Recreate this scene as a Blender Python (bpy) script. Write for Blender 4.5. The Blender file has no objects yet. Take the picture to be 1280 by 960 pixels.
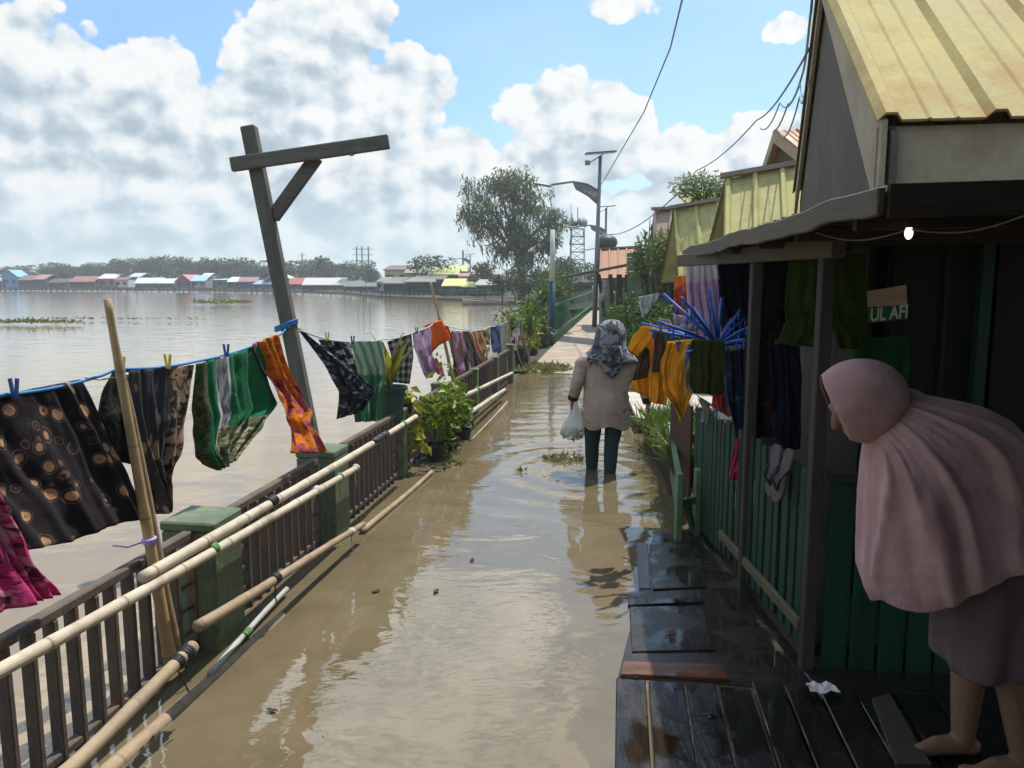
import bpy, bmesh, math, random
from mathutils import Vector, Matrix, Euler, noise
random.seed(7)
R = math.radians
V = Vector
SC = bpy.context.scene
COL = SC.collection
# ------------------------------------------------------------------ camera geometry
CAMZ = 1.7
PITCH = R(7.54)
FPX = 960.0
CP, SP = math.cos(PITCH), math.sin(PITCH)

def ray(px, py):
    x = (px - 640) / FPX; u = (480 - py) / FPX
    return V((x, CP + u * SP, -SP + u * CP))
def G(px, py, z=0.0):
    d = ray(px, py); s = (z - CAMZ) / d.z
    return V((d.x * s, d.y * s, z))
def D(px, py, Y):
    d = ray(px, py); s = Y / d.y
    return V((d.x * s, Y, CAMZ + d.z * s))
RX0, RM = -1.965, 0.147
def railx(y, off=0.0): return RX0 + off + RM * y
def RP(px, py, off=0.0):
    d = ray(px, py); s = (RX0 + off) / (d.x - RM * d.y)
    return V((d.x * s, d.y * s, CAMZ + d.z * s))
PDIR = V((RM, 1, 0)).normalized()
PSIDE = V((1, -RM, 0)).normalized()

# ------------------------------------------------------------------ node helper
class NG:
    def __init__(s, nt): s.nt = nt; s.n = nt.nodes; s.l = nt.links
    def add(s, t, **k):
        n = s.n.new(t)
        for a, b in k.items(): setattr(n, a, b)
        return n
    def set(s, sock, v):
        if isinstance(v, bpy.types.NodeSocket): s.l.new(v, sock)
        else:
            try: sock.default_value = v
            except Exception:
                if isinstance(v, (tuple, list)) and len(v) == 3: sock.default_value = (*v, 1)
                else: raise
    def m(s, op, a, b=None, c=None, clamp=False):
        n = s.add('ShaderNodeMath', operation=op); n.use_clamp = clamp
        s.set(n.inputs[0], a)
        if b is not None: s.set(n.inputs[1], b)
        if c is not None: s.set(n.inputs[2], c)
        return n.outputs[0]
    def vm(s, op, a, b=None, scale=None):
        n = s.add('ShaderNodeVectorMath', operation=op)
        s.set(n.inputs[0], a)
        if b is not None: s.set(n.inputs[1], b)
        if scale is not None: s.set(n.inputs[3], scale)
        return n.outputs['Value'] if op in ('DOT_PRODUCT', 'LENGTH', 'DISTANCE') else n.outputs[0]
    def mix(s, f, a, b, blend='MIX'):
        n = s.add('ShaderNodeMix', data_type='RGBA', blend_type=blend)
        s.set(n.inputs[0], f); s.set(n.inputs[6], c4(a)); s.set(n.inputs[7], c4(b))
        return n.outputs[2]
    def noise(s, vec, scale, detail=4, rough=0.55, dist=0.0):
        n = s.add('ShaderNodeTexNoise')
        if vec is not None: s.l.new(vec, n.inputs['Vector'])
        s.set(n.inputs['Scale'], scale); n.inputs['Detail'].default_value = detail
        n.inputs['Roughness'].default_value = rough; n.inputs['Distortion'].default_value = dist
        return n.outputs[0]
    def voro(s, vec, scale, feature='F1', detail=0, rand=1.0, smooth=None):
        n = s.add('ShaderNodeTexVoronoi', feature=feature)
        if vec is not None: s.l.new(vec, n.inputs['Vector'])
        s.set(n.inputs['Scale'], scale)
        if 'Detail' in n.inputs: n.inputs['Detail'].default_value = detail
        n.inputs['Randomness'].default_value = rand
        if smooth is not None and 'Smoothness' in n.inputs: n.inputs['Smoothness'].default_value = smooth
        return n
    def ramp(s, f, stops, interp='LINEAR'):
        n = s.add('ShaderNodeValToRGB'); cr = n.color_ramp; cr.interpolation = interp
        while len(cr.elements) < len(stops): cr.elements.new(0.5)
        for e, (p, c) in zip(cr.elements, stops):
            e.position = p; e.color = c4(c)
        s.set(n.inputs[0], f)
        return n.outputs[0]
    def mr(s, v, a, b, c=0.0, d=1.0, smooth=False):
        n = s.add('ShaderNodeMapRange')
        if smooth: n.interpolation_type = 'SMOOTHSTEP'
        s.set(n.inputs[0], v)
        for i, q in enumerate((a, b, c, d)): s.set(n.inputs[i + 1], q)
        return n.outputs[0]
    def mapping(s, vec, loc=(0, 0, 0), rot=(0, 0, 0), scale=(1, 1, 1)):
        n = s.add('ShaderNodeMapping')
        s.l.new(vec, n.inputs[0]); n.inputs[1].default_value = loc
        n.inputs[2].default_value = rot; n.inputs[3].default_value = scale
        return n.outputs[0]
def c4(c):
    if isinstance(c, bpy.types.NodeSocket): return c
    if isinstance(c, (int, float)): return (c, c, c, 1)
    return (*c[:3], 1)
def sc(c, k): return tuple(min(1, x * k) for x in c[:3])
def s2l(*c):
    """sRGB 0-255 to linear"""
    o = []
    for v in c:
        v /= 255
        o.append(v / 12.92 if v <= .04045 else ((v + .055) / 1.055) ** 2.4)
    return tuple(o)

MATS = {}
def newmat(name):
    m = bpy.data.materials.new(name); m.use_nodes = True
    g = NG(m.node_tree); b = g.n['Principled BSDF']
    return m, g, b
def mat(name, col, rough=0.7, var=0.25, vscale=6.0, stretch=(1, 1, 1), bump=0.15, bscale=40.0, spec=0.3,
        dirt=None, dirt_amt=0.35, metal=0.0, sheen=0.0):
    """weathered general surface: broad tone variation, fine grain, optional dirt patches"""
    if name in MATS: return MATS[name]
    m, g, b = newmat(name)
    tc = g.add('ShaderNodeTexCoord').outputs['Object']
    v = g.mapping(tc, scale=stretch)
    n1 = g.noise(v, vscale, 5, .6)
    n2 = g.noise(v, bscale, 4, .65)
    f = g.m('ADD', g.m('MULTIPLY', n1, .65), g.m('MULTIPLY', n2, .35))
    f = g.mr(f, .3, .7)
    c = g.mix(f, sc(col, 1 - var), sc(col, 1 + var))
    if dirt is not None:
        d = g.mr(g.noise(tc, vscale * .7, 6, .7), .5, .68)
        c = g.mix(g.m('MULTIPLY', d, dirt_amt), c, dirt)
    g.l.new(c, b.inputs['Base Color'])
    b.inputs['Roughness'].default_value = rough
    rr = g.mr(n1, .3, .7, max(.05, rough - .12), min(1, rough + .1)); g.l.new(rr, b.inputs['Roughness'])
    b.inputs['Specular IOR Level'].default_value = spec
    b.inputs['Metallic'].default_value = metal
    if bump:
        bn = g.add('ShaderNodeBump'); bn.inputs['Strength'].default_value = bump; bn.inputs['Distance'].default_value = .02
        g.l.new(n2, bn.inputs['Height']); g.l.new(bn.outputs[0], b.inputs['Normal'])
    MATS[name] = m
    return m
def wood(name, col, axis='z', rough=.8, var=.35, **k):
    st = {'x': (.12, 1, 1), 'y': (1, .12, 1), 'z': (1, 1, .12)}[axis]
    return mat(name, col, rough, var, vscale=14, stretch=st, bump=.3, bscale=70, **k)
def leafmat(name, cols, rough=.5, trans=.3):
    if name in MATS: return MATS[name]
    m, g, b = newmat(name)
    gi = g.add('ShaderNodeNewGeometry').outputs['Random Per Island']
    st = [(i / max(1, len(cols) - 1), c) for i, c in enumerate(cols)]
    c = g.ramp(gi, st)
    g.l.new(c, b.inputs['Base Color']); b.inputs['Roughness'].default_value = rough
    b.inputs['Specular IOR Level'].default_value = .3
    t = g.add('ShaderNodeBsdfTranslucent'); g.l.new(g.mix(.5, c, (.10, .16, .02)), t.inputs[0])
    mx = g.add('ShaderNodeMixShader'); mx.inputs[0].default_value = trans
    g.l.new(b.outputs[0], mx.inputs[1]); g.l.new(t.outputs[0], mx.inputs[2])
    g.l.new(mx.outputs[0], g.n['Material Output'].inputs[0])
    MATS[name] = m
    return m
def clothmat(name, build, trans=.28, rough=.9, bump=.25, coord='UV', wscale=14):
    """build(g, uv) returns a colour socket or a colour; uv in metres"""
    if name in MATS: return MATS[name]
    m, g, b = newmat(name)
    uv = g.add('ShaderNodeTexCoord').outputs[coord]
    c = build(g, uv)
    w = g.noise(uv, 9, 5, .6)
    c = g.mix(1.0, c, g.mix(g.mr(w, .3, .7), .78, 1.0), 'MULTIPLY')
    g.l.new(c, b.inputs['Base Color']); b.inputs['Roughness'].default_value = rough
    b.inputs['Specular IOR Level'].default_value = .15
    b.inputs['Sheen Weight'].default_value = .04
    h = g.m('ADD', g.noise(uv, wscale, 4, .6, .8), g.m('MULTIPLY', g.noise(uv, 260, 2, .5), .15))
    bn = g.add('ShaderNodeBump'); bn.inputs['Strength'].default_value = bump; bn.inputs['Distance'].default_value = .03
    g.l.new(h, bn.inputs['Height']); g.l.new(bn.outputs[0], b.inputs['Normal'])
    t = g.add('ShaderNodeBsdfTranslucent'); g.l.new(c, t.inputs[0])
    mx = g.add('ShaderNodeMixShader'); mx.inputs[0].default_value = trans
    g.l.new(b.outputs[0], mx.inputs[1]); g.l.new(t.outputs[0], mx.inputs[2])
    g.l.new(mx.outputs[0], g.n['Material Output'].inputs[0])
    MATS[name] = m
    return m

# ------------------------------------------------------------------ mesh builder
class MB:
    def __init__(s): s.v = []; s.f = []; s.uv = {}
    def quadgrid(s, P, uvs=None, closed=False):
        """P: list of rows of points"""
        nv = len(P); nu = len(P[0]); b = len(s.v)
        for row in P: s.v += [V(p) for p in row]
        for j in range(nv - 1):
            for i in range(nu if closed else nu - 1):
                i2 = (i + 1) % nu
                f = (b + j * nu + i, b + j * nu + i2, b + (j + 1) * nu + i2, b + (j + 1) * nu + i)
                if uvs is not None:
                    s.uv[len(s.f)] = [uvs[j][i], uvs[j][i2 if not closed else i + 1 if i + 1 < len(uvs[j]) else 0], uvs[j + 1][i2 if not closed else i + 1 if i + 1 < len(uvs[j]) else 0], uvs[j + 1][i]]
                s.f.append(f)
        return b
    def poly(s, pts, flip=False):
        b = len(s.v); s.v += [V(p) for p in pts]
        idx = list(range(b, b + len(pts)))
        s.f.append(tuple(reversed(idx)) if flip else tuple(idx))
    def box(s, c, size, M=None):
        c = V(c); hx, hy, hz = size[0] / 2, size[1] / 2, size[2] / 2
        b = len(s.v)
        for dz in (-hz, hz):
            for dx, dy in ((-hx, -hy), (hx, -hy), (hx, hy), (-hx, hy)):
                p = V((dx, dy, dz))
                if M is not None: p = M @ p
                s.v.append(c + p)
        for f in ((3, 2, 1, 0), (4, 5, 6, 7), (0, 1, 5, 4), (1, 2, 6, 5), (2, 3, 7, 6), (3, 0, 4, 7)):
            s.f.append(tuple(b + i for i in f))
    def bar(s, p0, p1, w, h, up=(0, 0, 1), taper=1.0):
        """square bar from p0 to p1; w across, h along up"""
        p0, p1 = V(p0), V(p1); d = (p1 - p0).normalized(); up = V(up)
        if abs(d.dot(up)) > .98: up = V((1, 0, 0))
        x = d.cross(up).normalized(); y = x.cross(d).normalized()
        b = len(s.v)
        for p, k in ((p0, 1), (p1, taper)):
            for a, c in ((-1, -1), (1, -1), (1, 1), (-1, 1)):
                s.v.append(p + x * (a * w / 2 * k) + y * (c * h / 2 * k))
        for f in ((3, 2, 1, 0), (4, 5, 6, 7), (0, 1, 5, 4), (1, 2, 6, 5), (2, 3, 7, 6), (3, 0, 4, 7)):
            s.f.append(tuple(b + i for i in f))
    def tube(s, pts, rad, n=8, cap=True):
        pts = [V(p) for p in pts]
        if not isinstance(rad, (list, tuple)): rad = [rad] * len(pts)
        rows = []; px = None
        for i, p in enumerate(pts):
            d = (pts[min(i + 1, len(pts) - 1)] - pts[max(i - 1, 0)])
            d = d.normalized() if d.length > 1e-9 else V((0, 0, 1))
            ref = px if px is not None else (V((0, 0, 1)) if abs(d.z) < .9 else V((1, 0, 0)))
            x = ref - d * ref.dot(d)
            if x.length < 1e-6: x = d.orthogonal()
            x.normalize(); px = x; y = d.cross(x)
            rows.append([p + (x * math.cos(2 * math.pi * k / n) + y * math.sin(2 * math.pi * k / n)) * rad[i] for k in range(n)])
        b = s.quadgrid(rows, closed=True)
        if cap:
            s.f.append(tuple(b + k for k in reversed(range(n))))
            e = b + (len(pts) - 1) * n
            s.f.append(tuple(e + k for k in range(n)))
    def ball(s, c, r, n=12, m=8, M=None):
        c = V(c)
        if not isinstance(r, (tuple, list)): r = (r, r, r)
        rows = []
        for j in range(m + 1):
            t = math.pi * (j / m); t = min(max(t, .02), math.pi - .02)
            row = []
            for k in range(n):
                a = 2 * math.pi * k / n
                p = V((r[0] * math.sin(t) * math.cos(a), r[1] * math.sin(t) * math.sin(a), -r[2] * math.cos(t)))
                if M is not None: p = M @ p
                row.append(c + p)
            rows.append(row)
        b = s.quadgrid(rows, closed=True)
        s.f.append(tuple(b + k for k in reversed(range(n)))); e = b + m * n
        s.f.append(tuple(e + k for k in range(n)))
    def loft(s, rings, cap=True):
        b = s.quadgrid(rings, closed=True); n = len(rings[0])
        if cap:
            s.f.append(tuple(b + k for k in reversed(range(n)))); e = b + (len(rings) - 1) * n
            s.f.append(tuple(e + k for k in range(n)))
    def prism(s, pts, d):
        """closed polygon extruded by vector d"""
        d = V(d); n = len(pts); b = len(s.v)
        s.v += [V(p) for p in pts] + [V(p) + d for p in pts]
        s.f.append(tuple(b + k for k in range(n))); s.f.append(tuple(b + n + k for k in reversed(range(n))))
        for k in range(n):
            q = (k + 1) % n
            s.f.append((b + q, b + k, b + n + k, b + n + q))
    def leaf(s, p, d, L, w, nrm=None, bend=.25):
        """one pointed leaf blade (two quads folded along the midrib would be too many: a bent rhombus)"""
        d = d.normalized()
        if nrm is None: nrm = V((random.gauss(0, 1), random.gauss(0, 1), random.gauss(0, 1)))
        x = d.cross(nrm)
        if x.length < 1e-4: x = d.orthogonal()
        x.normalize(); nn = x.cross(d)
        b = len(s.v)
        s.v += [p, p + d * L * .45 + x * w / 2 + nn * L * .06, p + d * L - nn * L * bend, p + d * L * .45 - x * w / 2 + nn * L * .06]
        s.f.append((b, b + 1, b + 2, b + 3))
    def build(s, name, m=None, parent=None, smooth=False, bevel=0.0, origin=None, fixn=True, solid=0.0, seg=1, autosmooth=None):
        me = bpy.data.meshes.new(name)
        if parent is not None:
            o0 = V((0, 0, 0)); q = parent
            while q is not None: o0 += q.location; q = q.parent
            loc = V((0, 0, 0))
        else:
            if origin is None:
                xs = [p.x for p in s.v]; ys = [p.y for p in s.v]; zs = [p.z for p in s.v]
                origin = V(((min(xs) + max(xs)) / 2, (min(ys) + max(ys)) / 2, min(zs)))
            o0 = V(origin); loc = o0
        me.from_pydata([p - o0 for p in s.v], [], s.f)
        if s.uv:
            ul = me.uv_layers.new(name='UVMap')
            for pi, pl in enumerate(me.polygons):
                if pi in s.uv:
                    for li, u in zip(pl.loop_indices, s.uv[pi]): ul.data[li].uv = u
        me.update()
        if fixn:
            bm = bmesh.new(); bm.from_mesh(me); bmesh.ops.recalc_face_normals(bm, faces=bm.faces); bm.to_mesh(me); bm.free()
        if smooth:
            for pl in me.polygons: pl.use_smooth = True
        o = bpy.data.objects.new(name, me); COL.objects.link(o)
        if m is not None: me.materials.append(m)
        o.location = loc
        if parent is not None: o.parent = parent
        if bevel:
            md = o.modifiers.new('bevel', 'BEVEL'); md.width = bevel; md.segments = seg; md.limit_method = 'ANGLE'
        if solid:
            md = o.modifiers.new('thickness', 'SOLIDIFY'); md.thickness = solid; md.offset = 0
        return o
def tag(o, label, cat, group=None, kind=None):
    if label: o['label'] = label
    if cat: o['category'] = cat
    if group: o['group'] = group
    if kind: o['kind'] = kind
    return o
def thing(name, label, cat, loc=(0, 0, 0), group=None):
    o = bpy.data.objects.new(name, None); COL.objects.link(o); o.location = V(loc)
    o.empty_display_size = .1
    return tag(o, label, cat, group)
def copy_tree(o, parent=None):
    c = o.copy(); COL.objects.link(c)
    if parent is not None: c.parent = parent
    for ch in list(o.children): copy_tree(ch, c)
    return c
def struct(o): o['kind'] = 'structure'; return o
def lerp(a, b, t): return a + (b - a) * t
def plerp(P, t):
    """point on polyline P at parameter t by length"""
    L = [0]
    for a, b in zip(P, P[1:]): L.append(L[-1] + (V(b) - V(a)).length)
    x = t * L[-1]
    for i in range(len(P) - 1):
        if x <= L[i + 1] or i == len(P) - 2:
            k = (x - L[i]) / max(1e-9, L[i + 1] - L[i])
            return V(P[i]).lerp(V(P[i + 1]), k)
def fuse(mb, voxel, smooth_it=6, name='tmp'):
    """one continuous surface out of overlapping volumes"""
    me = bpy.data.meshes.new(name); me.from_pydata(mb.v, [], mb.f); me.update()
    bm = bmesh.new(); bm.from_mesh(me); bmesh.ops.recalc_face_normals(bm, faces=bm.faces); bm.to_mesh(me); bm.free()
    o = bpy.data.objects.new(name, me); COL.objects.link(o)
    r = o.modifiers.new('r', 'REMESH'); r.mode = 'VOXEL'; r.voxel_size = voxel
    if smooth_it:
        q = o.modifiers.new('s', 'SMOOTH'); q.iterations = smooth_it; q.factor = .5
    dg = bpy.context.evaluated_depsgraph_get(); dg.update()
    out = bpy.data.meshes.new_from_object(o.evaluated_get(dg))
    bpy.data.objects.remove(o); bpy.data.meshes.remove(me)
    for p in out.polygons: p.use_smooth = True
    return out
def link_mesh(name, me, m, parent):
    o0 = V((0, 0, 0)); q = parent
    while q is not None: o0 += q.location; q = q.parent
    me.transform(Matrix.Translation(-o0))
    me.materials.clear(); me.materials.append(m)
    o = bpy.data.objects.new(name, me); COL.objects.link(o); o.parent = parent
    return o
def chain(mb, pts, rad, n=10):
    pts = [V(p) for p in pts]
    if not isinstance(rad, (list, tuple)): rad = [rad] * len(pts)
    mb.tube(pts, list(rad), n)
    for p, r in zip(pts, rad): mb.ball(p, r, n, 8)
# ------------------------------------------------------------------ render, camera, world, sun
SC.render.engine = 'CYCLES'
SC.cycles.use_denoising = True
try: SC.cycles.denoiser = 'OPENIMAGEDENOISE'
except Exception: pass
SC.cycles.max_bounces = 7; SC.cycles.diffuse_bounces = 3; SC.cycles.glossy_bounces = 3
SC.cycles.transmission_bounces = 4; SC.cycles.transparent_max_bounces = 6; SC.cycles.volume_bounces = 0
SC.cycles.caustics_reflective = False; SC.cycles.caustics_refractive = False
SC.cycles.sample_clamp_indirect = 6
SC.view_settings.view_transform = 'Standard'
SC.view_settings.look = 'None'
SC.view_settings.gamma = 1.0
SC.view_settings.exposure = 0.5
SC.view_settings.use_curve_mapping = False
cam = bpy.data.cameras.new('camera'); camo = bpy.data.objects.new('camera', cam); COL.objects.link(camo)
cam.sensor_width = 36; cam.lens = 27; cam.clip_start = .05; cam.clip_end = 4000
camo.location = (0, 0, CAMZ); camo.rotation_euler = (R(90) - PITCH, 0, 0)
SC.camera = camo

SUN_EL, SUN_AZ = R(66), R(36)     # azimuth from +y towards +x
sdir = V((math.sin(SUN_AZ) * math.cos(SUN_EL), math.cos(SUN_AZ) * math.cos(SUN_EL), math.sin(SUN_EL)))
sl = bpy.data.lights.new('sun', 'SUN'); sl.energy = 4.2; sl.angle = R(.53); sl.color = (1, .94, .84)
so = bpy.data.objects.new('sun', sl); COL.objects.link(so); so.location = (30, 10, 40)
so.rotation_euler = (-sdir).to_track_quat('-Z', 'Y').to_euler()

W = bpy.data.worlds.new('World'); SC.world = W; W.use_nodes = True
g = NG(W.node_tree)
for n in list(g.n): g.n.remove(n)
out = g.add('ShaderNodeOutputWorld'); bg = g.add('ShaderNodeBackground')
WS = .12
bg.inputs[1].default_value = WS
sky = g.add('ShaderNodeTexSky'); sky.sky_type = 'NISHITA'; sky.sun_disc = False
sky.sun_elevation = SUN_EL; sky.sun_rotation = SUN_AZ; sky.air_density = 1.0; sky.dust_density = 1.2; sky.ozone_density = 1.5
dirv = g.add('ShaderNodeTexCoord').outputs['Generated']
sep = g.add('ShaderNodeSeparateXYZ'); g.l.new(dirv, sep.inputs[0])
az = g.m('ARCTAN2', sep.outputs[0], sep.outputs[1]); el = g.m('ARCSINE', g.m('MINIMUM', g.m('MAXIMUM', sep.outputs[2], -1), 1))
cmb = g.add('ShaderNodeCombineXYZ'); g.l.new(az, cmb.inputs[0]); g.l.new(el, cmb.inputs[1])
P2 = cmb.outputs[0]
def ae(px, py):
    d = ray(px, py).normalized(); return math.atan2(d.x, d.y), math.asin(d.z)
# cumulus banks: centre (px,py), radii in degrees, weight
banks = [(20, 150, 6.5, 7.5, 1), (88, 105, 2.8, 3.8, 1), (190, 115, 3.6, 4.4, 1), (120, 240, 12, 5.5, 1),
         (375, 110, 5.4, 6.4, 1), (430, 35, 3.6, 4.6, 1), (505, 115, 4.0, 3.6, 1), (330, 200, 9, 6, 1), (480, 215, 8, 5, 1), (565, 215, 4.5, 3.6, 1),
         (715, 150, 5.6, 4.2, 1), (770, 165, 3.2, 3.2, 1), (690, 215, 6.0, 3.6, 1), (880, 215, 5.0, 3.4, 1), (950, 175, 3.6, 2.4, 1), (850, 265, 9, 3.0, .9),
         (250, 280, 22, 4.0, .9), (600, 300, 22, 3.2, .8), (1000, 270, 14, 4, .9),
         (770, 10, 4.5, 1.5, .62), (985, 35, 2.4, 1.6, .5), (110, 40, 1.6, 1.6, .35),
         (1250, 90, 8, 6, .9), (380, -190, 22, 7.5, 1), (150, -520, 30, 12, 1), (640, -420, 7, 9, .9),  (-250, 120, 12, 8, 1), (-500, 220, 20, 8, 1), (1600, 200, 16, 7, 1)]  # banks above the view are unseen, added to reflect in the lane water
def bankfield(p):
    F = None
    for (px, py, rx, ry, w) in banks:
        a, e = ae(px, py)
        q = g.vm('MULTIPLY', g.vm('SUBTRACT', p, (a, e, 0)), (1 / R(rx), 1 / R(ry), 0))
        f = g.m('SUBTRACT', w, g.vm('DOT_PRODUCT', q, q))
        F = f if F is None else g.m('SMOOTH_MAX', F, f, .25)
    return F
F = bankfield(P2)
# scattered cover elsewhere in the sky (behind and beside the view)
sc_n = g.noise(dirv, 2.2, 2, .55)
back = g.mr(g.m('ABSOLUTE', az), .75, 1.1)
F = g.m('MAXIMUM', F, g.m('SUBTRACT', g.m('MULTIPLY', g.mr(sc_n, .45, .65, -1, 1), back), g.m('SUBTRACT', 1, back)))
def height(p, det):
    p = g.mapping(p, scale=(1, 1.25, 1)); v1 = g.voro(p, 19.0, 'F1', 1.5, .9); v1.voronoi_dimensions = '2D'; v1.inputs['Roughness'].default_value = .55
    nn = g.add('ShaderNodeTexNoise'); nn.noise_dimensions = '2D'; g.l.new(p, nn.inputs['Vector']); nn.inputs['Scale'].default_value = 8.5; nn.inputs['Detail'].default_value = det; nn.inputs['Roughness'].default_value = .6
    return g.m('ADD', g.m('MULTIPLY', g.m('SUBTRACT', .45, v1.outputs[0]), .62), g.m('MULTIPLY', g.m('SUBTRACT', nn.outputs[0], .5), 1.9))
h0 = height(P2, 6)
h1 = height(g.vm('ADD', P2, (.012, .018, 0)), 5)
dens = g.m('ADD', g.m('MULTIPLY', F, .85), g.m('MULTIPLY', h0, .62))
mask = g.mr(dens, .05, .16, smooth=True)
PU = g.vm('ADD', P2, (.016, .044, 0))
FU = bankfield(PU)
densU = g.m('ADD', g.m('MULTIPLY', FU, .85), g.m('MULTIPLY', height(PU, 2), .42))
selfsh = g.mr(densU, .0, .75, smooth=True)
relief = g.m('MULTIPLY', g.m('SUBTRACT', h0, h1), .8)
thick = g.mr(dens, .25, 1.25)
lowfade = g.mr(el, R(2), R(14))
b0 = g.m('SUBTRACT', 1.08, g.m('ADD', g.m('MULTIPLY', thick, .10), g.m('MULTIPLY', selfsh, .40)))
br = g.m('ADD', b0, g.m('MULTIPLY', relief, 1.5))
br = g.mr(br, .12, 1.15, 0, 1)
ccol = g.ramp(br, [(0, (.44, .54, .62)), (.35, (.58, .68, .75)), (.7, (.84, .90, .93)), (1, (1.02, 1.02, 1.0))])
high = g.m('MULTIPLY', g.mr(el, R(18), R(25), 0, 1.2, smooth=True), g.mr(az, R(1), R(9), 1, 0))  # extra brightness for unseen clouds above the view, boosting reflections on the water
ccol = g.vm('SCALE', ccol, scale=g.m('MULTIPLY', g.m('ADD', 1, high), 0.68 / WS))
skyc = g.vm('MULTIPLY', sky.outputs[0], (.76, .98, 1.12))
# thin high veil whitening the blue
veil = g.m('MULTIPLY', g.mr(g.noise(g.mapping(P2, scale=(1, 2.4, 1)), 2.6, 2, .6), .35, .75), .35)
veil = g.m('ADD', veil, g.mr(az, -.1, .5, 0, .3))
skyc = g.mix(veil, skyc, (.46 / WS, .67 / WS, .80 / WS))
# pale air low down
low = g.mr(el, R(0), R(13), .92, 0, smooth=True)
skyl = g.mix(low, skyc, (.54 / WS, .70 / WS, .74 / WS))
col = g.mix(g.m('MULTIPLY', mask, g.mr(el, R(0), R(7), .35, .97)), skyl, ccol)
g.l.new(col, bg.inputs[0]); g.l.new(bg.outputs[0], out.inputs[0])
# ------------------------------------------------------------------ water and ground
WOMAN = G(750, 589)
def water_mat(name, deep, tint, rough, amp, rings=False):
    m, g, b = newmat(name)
    pos = g.add('ShaderNodeNewGeometry').outputs['Position']
    n = g.noise(pos, .35, 5, .6); n2 = g.noise(pos, 2.2, 5, .62, .6)
    c = g.mix(g.mr(g.m('ADD', g.m('MULTIPLY', n, .5), g.m('MULTIPLY', n2, .5)), .36, .64), deep, tint)
    g.l.new(c, b.inputs['Base Color'])
    b.inputs['Roughness'].default_value = rough; b.inputs['IOR'].default_value = 1.6 if rings else 1.38
    b.inputs['Specular IOR Level'].default_value = .5
    st = g.mapping(pos, rot=(0, 0, R(9)), scale=(1.0, 1.7, 1))
    h = g.m('MULTIPLY', g.noise(st, 1.1, 3, .45, .4), amp)
    h = g.m('ADD', h, g.m('MULTIPLY', g.noise(st, 5.0, 2, .5, .5), amp * .14))
    if rings:
        h = g.m('ADD', h, g.m('MULTIPLY', g.m('MULTIPLY', g.noise(g.mapping(pos, rot=(0, 0, R(9)), scale=(1, 1.9, 1)), 13, 2, .5, .3), amp * .10),
                              g.mr(g.noise(pos, .9, 2, .5), .42, .62)))
        for cx, cy, k, lam in ((WOMAN.x, WOMAN.y, 1.0, 19.0), (WOMAN.x + .9, WOMAN.y - 1.4, .3, 30)):
            dd = g.vm('DISTANCE', pos, (cx, cy, 0))
            dd2 = g.m('ADD', dd, g.m('MULTIPLY', g.noise(pos, 1.5, 2, .5), .22))
            wv = g.m('SINE', g.m('MULTIPLY', dd2, lam))
            fall = g.m('MULTIPLY', g.mr(dd, .2, 2.6, 1, 0, smooth=True), k)
            h = g.m('ADD', h, g.m('MULTIPLY', g.m('MULTIPLY', wv, fall), amp * .19))
    bn = g.add('ShaderNodeBump'); bn.inputs['Strength'].default_value = 1.0; bn.inputs['Distance'].default_value = 1.0
    g.l.new(h, bn.inputs['Height']); g.l.new(bn.outputs[0], b.inputs['Normal'])
    return m
m_river = water_mat('river_water', (.205, .155, .10), (.245, .192, .128), .03, .016)
m_flood = water_mat('flood_water', (.104, .080, .045), (.158, .128, .080), .02, .013, True)
EDGE = .02   # where the railing foot stands relative to the rail line
YS = [-6, -2, 0, 2, 4, 6, 8, 10, 12, 14, 15.5, 18, 24, 34, 48]
mb = MB()
far_left = [V((-900, -60, 0))]
mb.poly([V((-900, -200, 0)), V((railx(-200, 30), -200, 0)), V((railx(-6, EDGE), -6, 0))] + [V((railx(y, EDGE), y, 0)) for y in YS[1:]] + [V((railx(60, EDGE), 60, 0)), V((30, 70, 0)), V((30, 320, 0)), V((-900, 320, 0))])
struct(mb.build('river', m_river, fixn=False))
mb = MB()
mb.poly([V((railx(y, EDGE), y, 0)) for y in YS] + [V((railx(60, EDGE), 60, 0)), V((60, 60, 0)), V((60, -6, 0))], flip=True)
o = struct(mb.build('flood_water', m_flood, fixn=False))
for n in ('river', 'flood_water'):
    ob = bpy.data.objects[n]
    if ob.data.polygons[0].normal.z < 0: ob.data.flip_normals()
# river bed under everything so that nothing is hollow
mb = MB(); mb.poly([V((-900, -200, -1.5)), V((900, -200, -1.5)), V((900, 1500, -1.5)), V((-900, 1500, -1.5))])
struct(mb.build('ground', mat('mud', (.12, .09, .06)), fixn=False))

# banks: far shore curving back to the walkway, up to the horizon
shore = [G(0, 362), G(150, 362.4), G(300, 363.6), G(380, 365), G(430, 367), (-15.5, 90, 0), (-6.2, 75, 0), (-1, 66, 0), (2.6, 54, 0), (2.6, 42, 0)]
shore = [V(p) for p in shore]; shore[0] = V((-700, 215, 0)); shore.insert(1, V((-135, 190, 0)))
m_bank = mat('bank_soil', (.05, .048, .03), .95, .4, .8, bscale=5, dirt=(.05, .07, .02), dirt_amt=.7)
mb = MB()
top = [V((p[0], p[1], .18)) for p in shore]
ring = top + [V((railx(42, .8), 42, .35)), V((railx(60, .8), 60, .35)), V((railx(60, 40), 60, .35)), V((900, 60, .35)), V((900, 1500, .35)), V((-900, 1500, .35)), V((-700, 300, .35))]
mb.poly(ring)
for a, b in zip(shore, shore[1:]):
    mb.poly([V((a.x, a.y, -.5)), V((b.x, b.y, -.5)), V((b.x, b.y, .18)), V((a.x, a.y, .18))])
o = struct(mb.build('far_bank', m_bank, fixn=False))
bpy.context.view_layer.update()
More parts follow.
